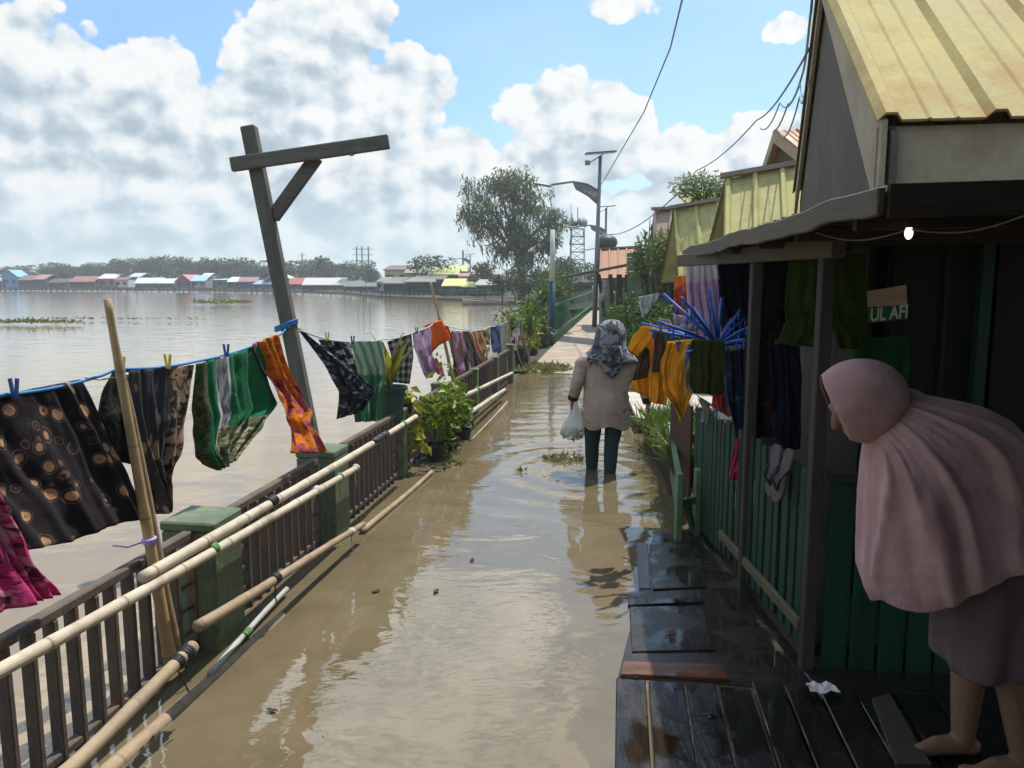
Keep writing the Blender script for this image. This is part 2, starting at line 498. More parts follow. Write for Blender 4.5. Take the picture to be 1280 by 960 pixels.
# narrow planted strip along the left of the dry walkway
mb = MB()
A = [V((railx(y, w), y, .05)) for y, w in ((14.3, -.1), (15.5, -.6), (18, -.55), (22, -.3), (30, -.2), (42, -.2))]
B = [V((railx(y, .12), y, .05)) for y in (14.3, 15.5, 18, 22, 30, 42)]
mb.quadgrid([A, B])
mb.quadgrid([[V((p.x, p.y, -.3)) for p in A], A])
struct(mb.build('bank', m_bank, fixn=False))

# dry walkway: planked deck emerging from the flood, rising slightly
def walk_mat():
    m, g, b = newmat('walk_boards')
    uv = g.add('ShaderNodeTexCoord').outputs['UV']
    br = g.add('ShaderNodeTexBrick'); g.l.new(uv, br.inputs['Vector'])
    br.inputs['Scale'].default_value = 1; br.inputs['Brick Width'].default_value = 2.6; br.inputs['Row Height'].default_value = .19
    br.inputs['Mortar Size'].default_value = .007; br.offset = .35
    br.inputs['Color1'].default_value = c4((.30, .235, .17)); br.inputs['Color2'].default_value = c4((.40, .32, .24)); br.inputs['Mortar'].default_value = c4((.06, .05, .04))
    br.inputs['Bias'].default_value = .1
    n = g.noise(g.mapping(uv, scale=(.3, 2, 1)), 4, 6, .65)
    c = g.mix(1, br.outputs[0], g.mix(g.mr(n, .3, .7), .62, 1.15), 'MULTIPLY')
    wet = g.mr(g.noise(uv, 1.1, 4, .6), .52, .62)
    c = g.mix(g.m('MULTIPLY', wet, .4), c, (.16, .13, .10))
    g.l.new(c, b.inputs['Base Color']); g.l.new(g.mr(wet, 0, 1, .8, .4), b.inputs['Roughness'])
    bn = g.add('ShaderNodeBump'); bn.inputs['Strength'].default_value = .4; bn.inputs['Distance'].default_value = .01
    g.l.new(g.m('ADD', g.m('MULTIPLY', br.outputs[1], -.6), n), bn.inputs['Height']); g.l.new(bn.outputs[0], b.inputs['Normal'])
    return m
m_walk = walk_mat()
mb = MB()
rows = []; uvs = []
prof = [(13.4, -.035), (14.6, -.004), (15.6, .03), (18, .07), (21, .10), (23, .115), (26, .125), (34, .16), (48, .22), (75, .4)]
for y, z in prof:
    w0, w1 = .12, 1.85 if y < 30 else 1.75
    rows.append([V((railx(y, w0), y, z)), V((railx(y, (w0 + w1) / 2), y, z + .012)), V((railx(y, w1), y, z))]); uvs.append([(0, y), (.9, y), (1.8, y)])
mb.quadgrid(rows, uvs)
rl = [r[0] for r in rows]; mb.quadgrid([[V((p.x, p.y, p.z - .35)) for p in rl], rl])
rr_ = [r[2] for r in rows]; mb.quadgrid([rr_, [V((p.x, p.y, p.z - .35)) for p in rr_]])
struct(mb.build('walkway', m_walk, fixn=False))
# edge board on the raised joint in the walkway
# ------------------------------------------------------------------ left railing
m_gpost = mat('green_paint', (.095, .13, .08), .6, .4, 11, dirt=(.20, .19, .10), dirt_amt=.65, bscale=30)
m_gpost2 = mat('green_paint_worn', (.10, .14, .075), .65, .35, 11, dirt=(.40, .27, .12), dirt_amt=.75, bscale=30)
m_rail = mat('rusty_bar', (.095, .08, .068), .7, .4, 9, stretch=(1, 1, .4), bscale=60, bump=.3, dirt=(.19, .085, .035), dirt_amt=.6)
def post_thing(y, w, h, m, label, off=0.0, capw=.003):
    c = V((railx(y, off), y, -.4))
    t = thing('railing_post', label, 'post', c, 'posts of the riverside railing')
    M = Matrix.Rotation(-math.atan(RM), 3, 'Z')
    mb = MB(); mb.box(V((c.x, c.y, (h - .4) / 2)), (w, w, h + .4), M); mb.build('shaft', m, t, bevel=.012)
    mb = MB(); mb.box(V((c.x, c.y, h + .022)), (w + 2 * capw, w + 2 * capw, .045), M); mb.build('cap', m, t, bevel=.008)
    return t
post_thing(3.50, .26, .575, m_gpost, 'thick dark green box post with flat cap beside the two leaning bamboo sticks', off=-.01)
post_thing(5.0, .26, .57, m_gpost, 'mossy green box post just below the foot of the tilted timber gallows post', off=-.03)
post_thing(6.62, .13, .57, m_gpost2, 'slim green post with peeling ochre paint left of the leafy pot shrub')
post_thing(8.25, .13, .58, m_gpost, 'slim green post behind the yellow green leafy shrub', off=-.05)
post_thing(9.9, .14, .55, m_gpost2, 'slim worn green post beside the bamboo rail tied with blue rope')
post_thing(11.5, .14, .55, m_gpost, 'slim green post near the far end of the bamboo rails')
post_thing(13.0, .16, .62, m_gpost, 'short green board post beside the small white bordered cloth')
def panel(y0, y1, label, nb=11):
    P0 = V((railx(y0), y0, 0)); P1 = V((railx(y1), y1, 0)); d = (P1 - P0).normalized(); L = (P1 - P0).length
    t = thing('barred_railing', label, 'railing', (P0 + P1) / 2, 'barred panels of the riverside railing')
    mb = MB(); mb.bar(P0 + V((0, 0, .565)), P1 + V((0, 0, .565)), .045, .04); mb.build('top_rail', m_rail, t, bevel=.006)
    mb = MB(); mb.bar(P0 + V((0, 0, .05)), P1 + V((0, 0, .05)), .04, .035); mb.build('bottom_rail', m_rail, t, bevel=.006)
    bars = [.025] + [.16 + (L - .32) * i / (nb - 3) for i in range(nb - 2)] + [L - .025]
    for s in bars:
        mb = MB(); a = P0 + d * s + V((0, 0, -.12)); mb.bar(a, a + V((random.uniform(-.004, .004), 0, .666)), .024, .050, up=PSIDE)
        mb.build('bar', m_rail, t, bevel=.004)
    for e in (bars[0], bars[-2]):
        for k in range(4):
            mb = MB(); a = P0 + d * (e + .022) + V((0, 0, .12 + .11 * k))
            mb.bar(a, a + d * (bars[1] - bars[0] - .04), .018, .018); mb.build('rung', m_rail, t)
    return t
panel(1.95, 3.40, 'dark rusty railing panel with wide flat bars, nearest the camera under the batik cloth', 14)
panel(3.72, 4.83, 'dark railing panel between the two thick green box posts', 11)
panel(5.16, 6.53, 'dark railing panel between the mossy box post and the ochre stained slim post', 13)
panel(6.72, 8.15, 'dark railing panel behind the row of plastic flower pots', 9)
panel(8.35, 9.8, 'dark railing panel behind the leafy shrub and the dangling blue rope', 9)
panel(10.0, 11.4, 'dark railing panel below the hanging dark lace cloth', 9)
panel(11.6, 12.9, 'dark railing panel farthest along the flooded lane', 9)

# ------------------------------------------------------------------ bamboo
def bamboo_mat(name, a, b_, node=(.20, .14, .07)):
    m, g, b = newmat(name)
    uv = g.add('ShaderNodeTexCoord').outputs['UV']
    obj = g.add('ShaderNodeTexCoord').outputs['Object']
    sp = g.add('ShaderNodeSeparateXYZ'); g.l.new(uv, sp.inputs[0])
    n = g.noise(obj, 7, 5, .65); n2 = g.noise(g.mapping(uv, scale=(30, 1.2, 1)), 3, 4, .6)
    c = g.mix(g.mr(g.m('ADD', g.m('MULTIPLY', n, .6), g.m('MULTIPLY', n2, .4)), .34, .66), a, b_)
    k = g.m('PINGPONG', sp.outputs[1], .5)
    c = g.mix(g.mr(k, 0, .03, .9, 0, smooth=True), c, node)
    c = g.mix(g.mr(g.noise(obj, 3.1, 5, .7), .54, .70, 0, .7), c, (.11, .09, .06))
    g.l.new(c, b.inputs['Base Color']); b.inputs['Roughness'].default_value = .55
    bn = g.add('ShaderNodeBump'); bn.inputs['Strength'].default_value = .35; bn.inputs['Distance'].default_value = .01
    g.l.new(n2, bn.inputs['Height']); g.l.new(bn.outputs[0], b.inputs['Normal'])
    return m
m_bam = bamboo_mat('pale_bamboo', (.36, .30, .215), (.60, .53, .42))
m_bam2 = bamboo_mat('brown_bamboo', (.20, .14, .085), (.40, .30, .19))
def bamboo(p0, p1, r0, r1, m, label, name='bamboo_pole', parts=(), sag=.012, group='bamboo poles tied along the railing', inter=.36):
    p0, p1 = V(p0), V(p1); L = (p1 - p0).length; d = (p1 - p0) / L
    t = thing(name, label, 'bamboo pole', p0, group)
    N = max(8, int(L / .045)); n = 12; rows = []; uvs = []
    sx = d.orthogonal().normalized()
    a = d.cross(V((0, 0, 1)));  a = a.normalized() if a.length > .05 else sx
    b = a.cross(d)
    ph = random.random(); wob = [random.uniform(-1, 1) for _ in range(4)]
    for i in range(N + 1):
        s = i / N; q = s * L / inter + ph
        fr = abs((q + .5) % 1 - .5)
        r = lerp(r0, r1, s) * (1 + .11 * max(0, 1 - fr / .05) + .02 * math.cos(2 * math.pi * q))
        c = p0 + d * (s * L) + a * (.008 * wob[0] * math.sin(3 * s + wob[1])) - b * (sag * L * 4 * s * (1 - s) * .25) + b * .004 * wob[2] * math.sin(7 * s)
        rows.append([c + (a * math.cos(2 * math.pi * k / n) + b * math.sin(2 * math.pi * k / n)) * r for k in range(n)])
        uvs.append([(k / n, q) for k in range(n + 1)])
    mb = MB(); bs = mb.quadgrid(rows, uvs, closed=True)
    mb.f.append(tuple(bs + k for k in reversed(range(n)))); e = bs + N * n; mb.f.append(tuple(e + k for k in range(n)))
    mb.build('culm', m, t, smooth=True)
    for s0, w, mm in parts:
        c0 = p0 + d * (s0 * L); mb = MB()
        for q in range(3):
            cc = c0 + d * (q - 1) * w * .6
            mb.tube([cc - d * w * .33, cc + d * w * .33], lerp(r0, r1, s0) * 1.16 + .002 * q, 12)
        tail = c0 + b * -.03 + a * random.uniform(-.03, .03)
        mb.tube([c0 - b * r0, tail - b * .05, tail + d * .02 - b * .10], .0035, 5)
        mb.build('lashing', mm, t, smooth=True)
    return t
m_tape = mat('black_tape', (.03, .03, .035), .5, .3)
m_twine = mat('pale_twine', (.45, .46, .40), .8, .3)
m_gtwine = mat('green_twine', (.12, .26, .10), .8, .3)
m_blue = mat('blue_rope', (.03, .17, .42), .6, .3)
m_lilac = mat('lilac_string', (.40, .32, .62), .6, .3)
of = .19
bamboo(RP(178, 722, of), RP(520, 521, of), .0235, .021, m_bam, 'long pale bamboo pole, upper one of the lashed pair, with black tape over its middle', parts=((.28, .03, m_tape), (.74, .17, m_tape), (.9, .012, m_gtwine)))
bamboo(RP(-60, 872, of + .02), RP(446, 584, of + .02), .0225, .020, m_bam, 'pale bamboo pole below the taped one, running out of view at the near end', parts=((.42, .014, m_gtwine), (.78, .02, m_twine), (.9, .012, m_gtwine), (.99, .015, m_twine)))
bamboo(RP(60, 985, of + .12), RP(242, 808, of + .12), .025, .025, m_bam2, 'brown bamboo pole low by the water at the near end, with split knobbly end', parts=((.93, .02, m_tape), (.85, .015, m_tape)))
bamboo(RP(246, 783, of + .08), RP(455, 655, of + .08), .024, .018, m_bam2, 'tan bamboo pole low in front of the mossy green box post', parts=((.35, .02, m_tape), (.88, .02, m_twine)))
bamboo(G(262, 842, .03), G(359, 736, .04), .014, .014, mat('grey_pipe', (.38, .39, .36), .4, .3), 'thin grey pipe with green joint, half sunk along the lane edge', name='thin_pipe', parts=((.42, .03, m_gtwine),), group=None)
bamboo(G(120, 978, .0), G(352, 770, -.005), .034, .024, m_bam2, 'waterlogged brown log lying along the lane edge by the railing', name='sunken_log', group=None)
bamboo(G(452, 664, .02), G(540, 590, .02), .022, .018, m_bam2, 'short brown bamboo length at the water below the ochre post', parts=())
bamboo(RP(560, 503, of), RP(640, 466, of), .025, .022, m_bam, 'pale bamboo rail level with the leafy shrub top, past the blue rope', parts=((.35, .015, m_gtwine),))
bamboo(RP(574, 523, of + .05), RP(631, 487, of + .05), .027, .024, m_bam, 'pale bamboo rail running out from behind the leafy shrub, second one up')
bamboo(RP(585, 556, of + .12), RP(634, 503, of + .12), .022, .018, m_bam2, 'lowest pale bamboo rail beyond the shrub, touching the water')
bamboo(D(606, 478, 12.3), D(640, 467, 13.2), .032, .028, m_bam, 'short stub of pale bamboo at the far end of the railing')
# upright sticks carrying the clothesline
st = 'bamboo sticks propping the clotheslines'
bamboo(RP(214, 832, .1), RP(134, 374, -.02), .026, .014, bamboo_mat('honey_bamboo', (.30, .20, .09), (.46, .33, .16)), 'tall leaning honey brown bamboo stick holding up the blue clothesline', name='bamboo_stick', group=st, inter=.3, parts=((.36, .012, m_lilac),), sag=0)
bamboo(RP(225, 832, .07), RP(148, 440, -.02), .022, .014, m_bam2, 'shorter brown bamboo stick tied beside the tall honey coloured one', name='bamboo_stick', group=st, inter=.3, parts=((.93, .01, m_twine),), sag=0)
bamboo(D(571, 492, 8.7), D(538, 352, 8.7), .022, .013, m_bam2, 'thin leaning brown stick under the bright orange cloth', name='bamboo_stick', group=st, sag=0)
bamboo(D(637, 470, 13.2), D(634, 386, 13.2), .04, .035, m_bam2, 'grey brown stake at the end of the clothesline beside the planters', name='bamboo_stick', group=st, sag=0)

# ------------------------------------------------------------------ leaning timber gallows post
m_timb = wood('grey_timber', (.10, .097, .082), 'z', dirt=(.06, .09, .04), dirt_amt=.5)
m_timbx = wood('grey_timber_cross', (.10, .094, .08), 'x', dirt=(.20, .17, .13), dirt_amt=.4)
GY = 5.13
t = thing('gallows_post', 'tilted grey timber post with a cross arm and diagonal brace rising over the clothesline', 'wooden post', D(398, 590, GY) + V((0, 0, -.6)))
pt = D(311, 158, GY); pb = D(394, 570, GY); dd = (pt - pb).normalized()
mb = MB(); mb.bar(pb - dd * .8, pt, .092, .092, up=(0, 1, 0)); mb.build('upright', m_timb, t, bevel=.008)
ar0 = D(289, 206, GY - .075); ar1 = D(486, 177, GY - .075)
mb = MB(); mb.bar(ar0, ar1, .045, .088); xarm = mb.build('cross_arm', m_timbx, t, bevel=.005)
br0 = D(341, 272, GY); br1 = D(396, 196, GY)
mb = MB(); mb.bar(br0, br1, .045, .085, up=(-.8, 0, .6)); mb.build('brace', m_timbx, t, bevel=.005)
h0_ = D(443, 187, GY - .075)
mb = MB(); mb.tube([h0_ + V((0, 0, .03)), h0_ + V((0, 0, -.02))] + [h0_ + V((-.018 + .018 * math.cos(a), 0, -.02 - .018 * math.sin(a))) for a in (.6, 1.3, 2.0, 2.7, 3.4)], .0035, 6); mb.build('hook', m_tape, xarm)
mb = MB(); bl = D(358, 409, GY)
for k in range(3): mb.tube([bl + V((.075 * math.cos(a) , .075 * math.sin(a), .012 * k + .028 * math.cos(a))) for a in [i * math.pi / 6 for i in range(13)]], .006, 6, cap=False)
tag(mb.build('rope_knot', m_blue, smooth=True), 'blue rope wound round the tilted timber post', 'rope')

# ------------------------------------------------------------------ clotheslines
def rope(pts, r, m, label, group='clotheslines along the railing'):
    P = []
    for a, b in zip(pts, pts[1:]):
        n = max(2, int((b - a).length / .08))
        for i in range(n): P.append(a.lerp(b, i / n) - V((0, 0, .02 * 4 * (i / n) * (1 - i / n) * (b - a).length)))
    P.append(pts[-1]); mb = MB(); mb.tube(P, r, 6)
    return tag(mb.build('clothesline', m, smooth=True), label, 'clothesline', group)
CO = -.06
rope([RP(-60, 516, CO), RP(0, 494, CO), RP(105, 476, CO), RP(148, 461, CO), RP(245, 452, CO), RP(345, 420, CO), D(357, 411, GY - .06)], .006, m_blue, 'blue clothesline from the honey bamboo stick to the tilted timber post')
LP = [D(362, 409, GY - .05), D(378, 414, 5.3), D(430, 427, 6.0), D(480, 424, 6.7), D(520, 414, 7.7), D(545, 402, 8.65), D(585, 412, 9.8), D(612, 408, 11.4), D(634, 401, 13.1)]
rope(LP, .006, mat('pale_rope', (.35, .42, .44), .7, .2), 'pale clothesline sagging from the timber post to the stake by the planters')
# ------------------------------------------------------------------ cloth
def cloth(name, label, cat, L, Rr, fn, m, amp=.02, freq=7, nu=34, nv=34, group=None, back=.0, lean=0.0, seed=0, ruffle=1.0, scallop=0.0, thick=.004, gather=.35):
    """hanging cloth: left and right outlines given top to bottom as image measurements, put on the plane of the line by fn"""
    rnd = random.Random(seed + len(label or name))
    Lw = [fn(*p) for p in L]; Rw = [fn(*p) for p in Rr]
    nrm = (Rw[0] - Lw[0]).cross(V((0, 0, -1)))
    nrm.normalize()
    if nrm.y > 0: nrm = -nrm
    W_ = max((Lw[0] - Rw[0]).length, (plerp(Lw, .5) - plerp(Rw, .5)).length)
    H_ = max((Lw[-1] - Lw[0]).length, (Rw[-1] - Rw[0]).length)
    ph = [rnd.uniform(0, 6.28) for _ in range(6)]
    rows = []; uvs = []
    def pt(u, v):
        a = plerp(Lw, v); b = plerp(Rw, v); p = a.lerp(b, u)
        k = gather + (1 - gather) * min(1, v * 1.6)
        q = u * freq + .9 * noise.noise(V((u * 2.2 + ph[4], v * 1.3, seed * 2.3))) + .35 * math.sin(v * 3 + ph[0]) + .25 * math.sin(u * 5 + ph[1])
        f = math.sin(2 * math.pi * q + ph[2]) * .6 + .4 * math.sin(2 * math.pi * q * .47 + ph[3]) + .25 * math.sin(2 * math.pi * q * 2.1 + v * 4 + ph[4])
        f = f * (.45 + 1.1 * abs(noise.noise(V((u * 2.6 + ph[2], v * .9, seed + .5))))) + .9 * noise.noise(V((u * 3 + ph[5], v * 3, seed * 1.7))) + .35 * noise.noise(V((u * 8 + ph[5], v * 8, seed * 1.7)))
        p = p + nrm * (amp * k * f * ruffle) + nrm * lean * v * v
        if scallop: p = p + V((0, 0, -scallop * v * (.5 + .5 * math.sin(u * 9 + ph[1]) * math.cos(u * 4 + ph[2]))))
        return p
    if back > 0:
        for j in range(8, 0, -1):
            v = back * j / 8
            rows.append([pt(i / nu, v) * 1 - nrm * (.03 + .05 * v) for i in range(nu + 1)]); uvs.append([(i / nu * W_, -v * H_) for i in range(nu + 1)])
        rows.append([pt(i / nu, 0) - nrm * .008 + V((0, 0, .010)) for i in range(nu + 1)]); uvs.append([(i / nu * W_, -.01) for i in range(nu + 1)])
    for j in range(nv + 1):
        v = j / nv
        rows.append([pt(i / nu, v) for i in range(nu + 1)]); uvs.append([(i / nu * W_, v * H_) for i in range(nu + 1)])
    mb = MB(); mb.quadgrid(rows, uvs)
    o = mb.build(name, m, smooth=True, fixn=False, solid=thick, origin=(Lw[0] + Rw[0]) / 2)
    return tag(o, label, cat, group)
LG = 'washing on the left clotheslines'
def rpo(off): return lambda x, y: RP(x, y, off)
def line2(x, y):
    """plane of the second clothesline, depth from the line itself"""
    xs = [(640 + FPX * p.x / (p.y * CP - (p.z - CAMZ) * SP), p.y) for p in LP]
    x0 = min(max(x, xs[0][0]), xs[-1][0])
    for (a, ya), (b, yb) in zip(xs, xs[1:]):
        if x0 <= b:
            return D(x, y, lerp(ya, yb, (x0 - a) / (b - a)) - .03)
    return D(x, y, xs[-1][1])
def flat(col, k=1.0): return lambda g, uv: g.mix(g.mr(g.noise(uv, 5, 4), .35, .65), sc(col, .85), col)
def medallion(g, uv):
    w = g.vm('ADD', uv, g.vm('SCALE', g.vm('SUBTRACT', g.noisec(uv, 3), (.5, .5, .5)), scale=.05))
    v = g.voro(w, 12.5, 'F1', 0, .75)
    d = v.outputs['Distance']; rc = g.add('ShaderNodeSeparateColor'); g.l.new(v.outputs['Color'], rc.inputs[0])
    k = g.mr(rc.outputs[0], 0, 1, .66, 1.05)
    dk = g.m('MULTIPLY', d, k)
    dk = g.m('ADD', dk, g.m('MULTIPLY', g.m('SUBTRACT', g.noise(uv, 28, 3), .5), .10))
    ring = g.ramp(dk, [(0, (.03, .02, .02)), (.055, (.05, .03, .025)), (.085, (.50, .27, .15)), (.25, (.58, .34, .20)), (.295, (.05, .03, .03)), (.34, (.03, .022, .024)), (.36, (.22, .12, .08)), (.39, (.026, .02, .024)), (1, (.022, .018, .023))])
    dim = g.mr(rc.outputs[1], -.4, .2, .3, 1)
    ring = g.mix(dim, (.03, .022, .026), ring)
    # leaf shapes between
    v2 = g.voro(g.mapping(uv, rot=(0, 0, .7), scale=(9, 4.5, 1), loc=(.3, .2, 0)), 1, 'F1', 0, .9)
    lf = g.mr(v2.outputs['Distance'], .2, .24, 1, 0)
    lf = g.m('MULTIPLY', lf, g.mr(g.noise(uv, 2.6, 2), .52, .56))
    return g.mix(g.m('MULTIPLY', lf, .8), ring, (.42, .25, .15))
def _noisec(self, vec, scale):
    n = self.add('ShaderNodeTexNoise'); self.l.new(vec, n.inputs['Vector']); n.inputs['Scale'].default_value = scale
    return n.outputs[1]
NG.noisec = _noisec
def stripes(cols, period, axis=0, rot=0, wob=.02, hard=True):
    def f(g, uv):
        w = g.mapping(uv, rot=(0, 0, rot))
        sp = g.add('ShaderNodeSeparateXYZ'); g.l.new(w, sp.inputs[0])
        x = g.m('ADD', sp.outputs[axis], g.m('MULTIPLY', g.noise(uv, 4, 2), wob))
        fr = g.m('FRACT', g.m('DIVIDE', x, period))
        return g.ramp(fr, [(i / len(cols), c) for i, c in enumerate(cols)], 'CONSTANT' if hard else 'LINEAR')
    return f
def patches(base, cols, scale=9, th=.52, rot=0, stretch=(1, 1, 1)):
    def f(g, uv):
        w = g.mapping(uv, rot=(0, 0, rot), scale=stretch)
        c = base
        for i, cc in enumerate(cols):
            n = g.noise(g.mapping(w, loc=(i * 3.7, i * 1.3, 0)), scale * (1 + .35 * i), 4, .6, .8)
            c = g.mix(g.mr(n, th + .03 * i, th + .05 + .03 * i), c, cc)
        return c
    return f
def check(a, b_, c_, period):
    def f(g, uv):
        sp = g.add('ShaderNodeSeparateXYZ'); g.l.new(uv, sp.inputs[0])
        fx = g.m('GREATER_THAN', g.m('FRACT', g.m('DIVIDE', sp.outputs[0], period)), .55)
        fy = g.m('GREATER_THAN', g.m('FRACT', g.m('DIVIDE', sp.outputs[1], period)), .55)
        return g.mix(fy, g.mix(fx, a, b_), g.mix(fx, b_, c_))
    return f
def leafy(base, dark, tan):
    def f(g, uv):
        c = g.mix(g.mr(g.noise(uv, 3, 4), .35, .65), base, dark)
        sp = g.add('ShaderNodeSeparateXYZ'); g.l.new(uv, sp.inputs[0])
        # sprays of lens-shaped leaves
        for rot, lx, ly in ((.9, .1, 0), (-.5, .7, .3)):
            v = g.voro(g.mapping(uv, rot=(0, 0, rot), scale=(26, 9, 1), loc=(lx, ly, 0)), 1, 'F1', 0, .45)
            lf = g.mr(v.outputs['Distance'], .26, .32, 1, 0)
            zone = g.m('MULTIPLY', g.mr(g.noise(g.mapping(uv, loc=(lx * 3, 0, 0)), 4.5, 1), .54, .58), 1)
            c = g.mix(g.m('MULTIPLY', lf, zone), c, tan)
        edge = g.mr(sp.outputs[0], .30, .34)
        fl = patches((.03, .025, .025), [(.42, .27, .16), (.30, .22, .17)], 16, .5)(g, uv)
        return g.mix(edge, c, fl)
    return f
# 1 ---- pink garment at the near end
cloth('pink_garment', 'magenta pink patterned cloth hanging lowest at the near end of the railing', 'cloth', [(-40, 560), (-40, 700), (-30, 770)], [(-14, 580), (8, 640), (30, 690), (56, 742)], rpo(.0), clothmat('pink_cloth', patches((.62, .05, .22), [(.72, .30, .40), (.10, .02, .05)], 12, .52)), amp=.03, freq=4, group=LG, lean=.05, seed=1)
cloth('batik_cloth', 'large black batik cloth with orange medallions beside the leaning bamboo stick', 'cloth', [(-60, 512), (-58, 600), (-50, 700)], [(102, 478), (128, 530), (150, 590), (166, 640)], rpo(CO), clothmat('batik_medallion', medallion), amp=.022, freq=4.5, nu=60, nv=50, group=LG, back=.5, seed=2, lean=.06, scallop=.03)
cloth('dark_cloth', 'dark green black patterned cloth seen behind the bamboo sticks', 'cloth', [(142, 462), (128, 495), (120, 522), (128, 570)], [(160, 463), (172, 520), (176, 570), (178, 585)], rpo(CO - .05), clothmat('dark_green_cloth', patches((.018, .028, .02), [(.05, .065, .04), (.008, .01, .01)], 14, .5)), amp=.02, freq=2.5, group=LG, seed=3)
cloth('sarong', 'charcoal grey sarong with tan leaf sprays between the bamboo stick and the green batik', 'cloth', [(158, 463), (166, 520), (176, 580), (206, 643)], [(243, 456), (234, 510), (218, 580), (212, 636)], rpo(CO), clothmat('charcoal_leaf', leafy((.075, .075, .08), (.045, .045, .05), (.42, .29, .17))), amp=.035, freq=4.5, nu=50, nv=50, group=LG, seed=4, gather=.5)
def green_batik(g, uv):
    sp = g.add('ShaderNodeSeparateXYZ'); g.l.new(uv, sp.inputs[0])
    x = g.m('ADD', sp.outputs[0], g.m('MULTIPLY', g.m('SUBTRACT', g.noise(uv, 3, 2), .5), .05))
    pat = patches((.035, .06, .022), [(.07, .14, .05), (.16, .10, .07)], 20, .5)(g, uv)
    br = patches((.018, .18, .07), [(.03, .24, .09), (.35, .50, .38)], 6, .62)(g, uv)
    wh = patches((.78, .78, .75), [(.30, .31, .34), (.80, .74, .72)], 10, .5, stretch=(3, .5, 1))(g, uv)
    olive = patches((.12, .14, .06), [(.45, .42, .28), (.05, .05, .03)], 16, .5)(g, uv)
    c = g.mix(g.m('GREATER_THAN', x, .10), pat, br)
    c = g.mix(g.m('MULTIPLY', g.m('GREATER_THAN', x, .19), g.m('LESS_THAN', x, .305)), c, wh)
    c = g.mix(g.m('MULTIPLY', g.m('GREATER_THAN', x, .20), g.m('GREATER_THAN', sp.outputs[1], .36)), c, olive)
    return c
cloth('green_batik', 'green batik garment with white and grey middle strip beside the charcoal sarong', 'garment', [(245, 455), (243, 510), (246, 573), (272, 588)], [(328, 430), (334, 470), (344, 505), (322, 530), (290, 575)], rpo(CO), clothmat('green_batik', green_batik), amp=.03, freq=5, nu=60, nv=50, group=LG, seed=5, gather=.5)
def orange_batik(g, uv):
    sp = g.add('ShaderNodeSeparateXYZ'); g.l.new(uv, sp.inputs[0])
    x = g.m('ADD', sp.outputs[0], g.m('MULTIPLY', sp.outputs[1], .10))
    x = g.m('ADD', x, g.m('MULTIPLY', g.m('SUBTRACT', g.noise(uv, 5, 2), .5), .05))
    c = g.ramp(g.mr(x, 0, .22), [(0, (.06, .03, .03)), (.08, (.62, .16, .28)), (.26, (.75, .55, .45)), (.33, (.62, .14, .24)), (.43, (.85, .26, .02)), (.66, (.90, .30, .02)), (.80, (.08, .05, .04)), (.9, (.75, .24, .03))], 'CONSTANT')
    low = g.mr(g.m('ADD', sp.outputs[1], g.m('MULTIPLY', g.noise(uv, 7, 2), .16)), .36, .40)
    c = g.mix(low, c, g.mix(g.mr(g.noise(uv, 9, 3), .48, .53), (.90, .27, .02), (.50, .10, .16)))
    p = patches((1, 1, 1), [(.35, .3, .3), (1.0, .8, .7)], 22, .52)(g, uv)
    return g.mix(.7, c, p, 'MULTIPLY')
cloth('batik_scarf', 'orange pink and black batik scarf blown against the foot of the tilted timber post', 'scarf', [(316, 430), (332, 470), (346, 505), (352, 535), (344, 566)], [(347, 418), (360, 470), (386, 515), (378, 530), (398, 566)], rpo(CO + .02), clothmat('orange_batik', orange_batik), amp=.035, freq=3.5, nu=44, nv=50, group=LG, seed=6, gather=.6, lean=.08)
# second line
cloth('headscarf', 'black and white flecked headscarf flying as a diagonal triangle right of the timber post', 'scarf', [(371, 410), (405, 455), (424, 490), (421, 524)], [(376, 411), (410, 440), (445, 468), (470, 487), (452, 515)], lambda x, y: D(x, y, 5.35), clothmat('fleck_black', patches((.018, .02, .026), [(.05, .06, .07), (.30, .31, .32)], 16, .52)), amp=.03, freq=2.5, nu=40, nv=44, group=LG, seed=7, gather=.2)
cloth('patterned_cloth', 'black and white leaf patterned cloth bunched behind the flying headscarf', 'cloth', [(398, 424), (408, 450), (420, 470)], [(438, 428), (446, 460), (452, 486)], lambda x, y: D(x, y, 5.85), clothmat('bw_leaf', patches((.05, .05, .055), [(.55, .55, .52), (.02, .02, .02)], 15, .5)), amp=.03, freq=3, group=LG, seed=8)
def sage(g, uv):
    sp = g.add('ShaderNodeSeparateXYZ'); g.l.new(uv, sp.inputs[0])
    a = stripes([(.36, .50, .36), (.50, .62, .48), (.30, .44, .32), (.16, .26, .17)], .075, 0, .1, .06)(g, uv)
    b_ = patches((.05, .22, .11), [(.07, .28, .15), (.50, .60, .48)], 6, .55, rot=.4, stretch=(4, .6, 1))(g, uv)
    return g.mix(g.mr(sp.outputs[1], .27, .29), a, b_)
cloth('striped_cloth', 'pale sage and green striped cloth hanging between the headscarf and the croton pot', 'cloth', [(420, 427), (436, 458), (440, 500), (444, 528)], [(478, 426), (482, 460), (478, 500), (474, 526)], lambda x, y: D(x, y, 6.1), clothmat('sage_stripe', sage), amp=.035, freq=5, nu=50, nv=44, group=LG, seed=9)
cloth('checked_cloth', 'dark and cream checked cloth above the blue green bucket', 'cloth', [(484, 427), (490, 450), (492, 478)], [(514, 417), (517, 445), (512, 480)], lambda x, y: D(x, y, 7.2), clothmat('check_dark', check((.035, .04, .035), (.16, .18, .14), (.42, .44, .36), .075)), amp=.02, freq=3, group=LG, seed=10)
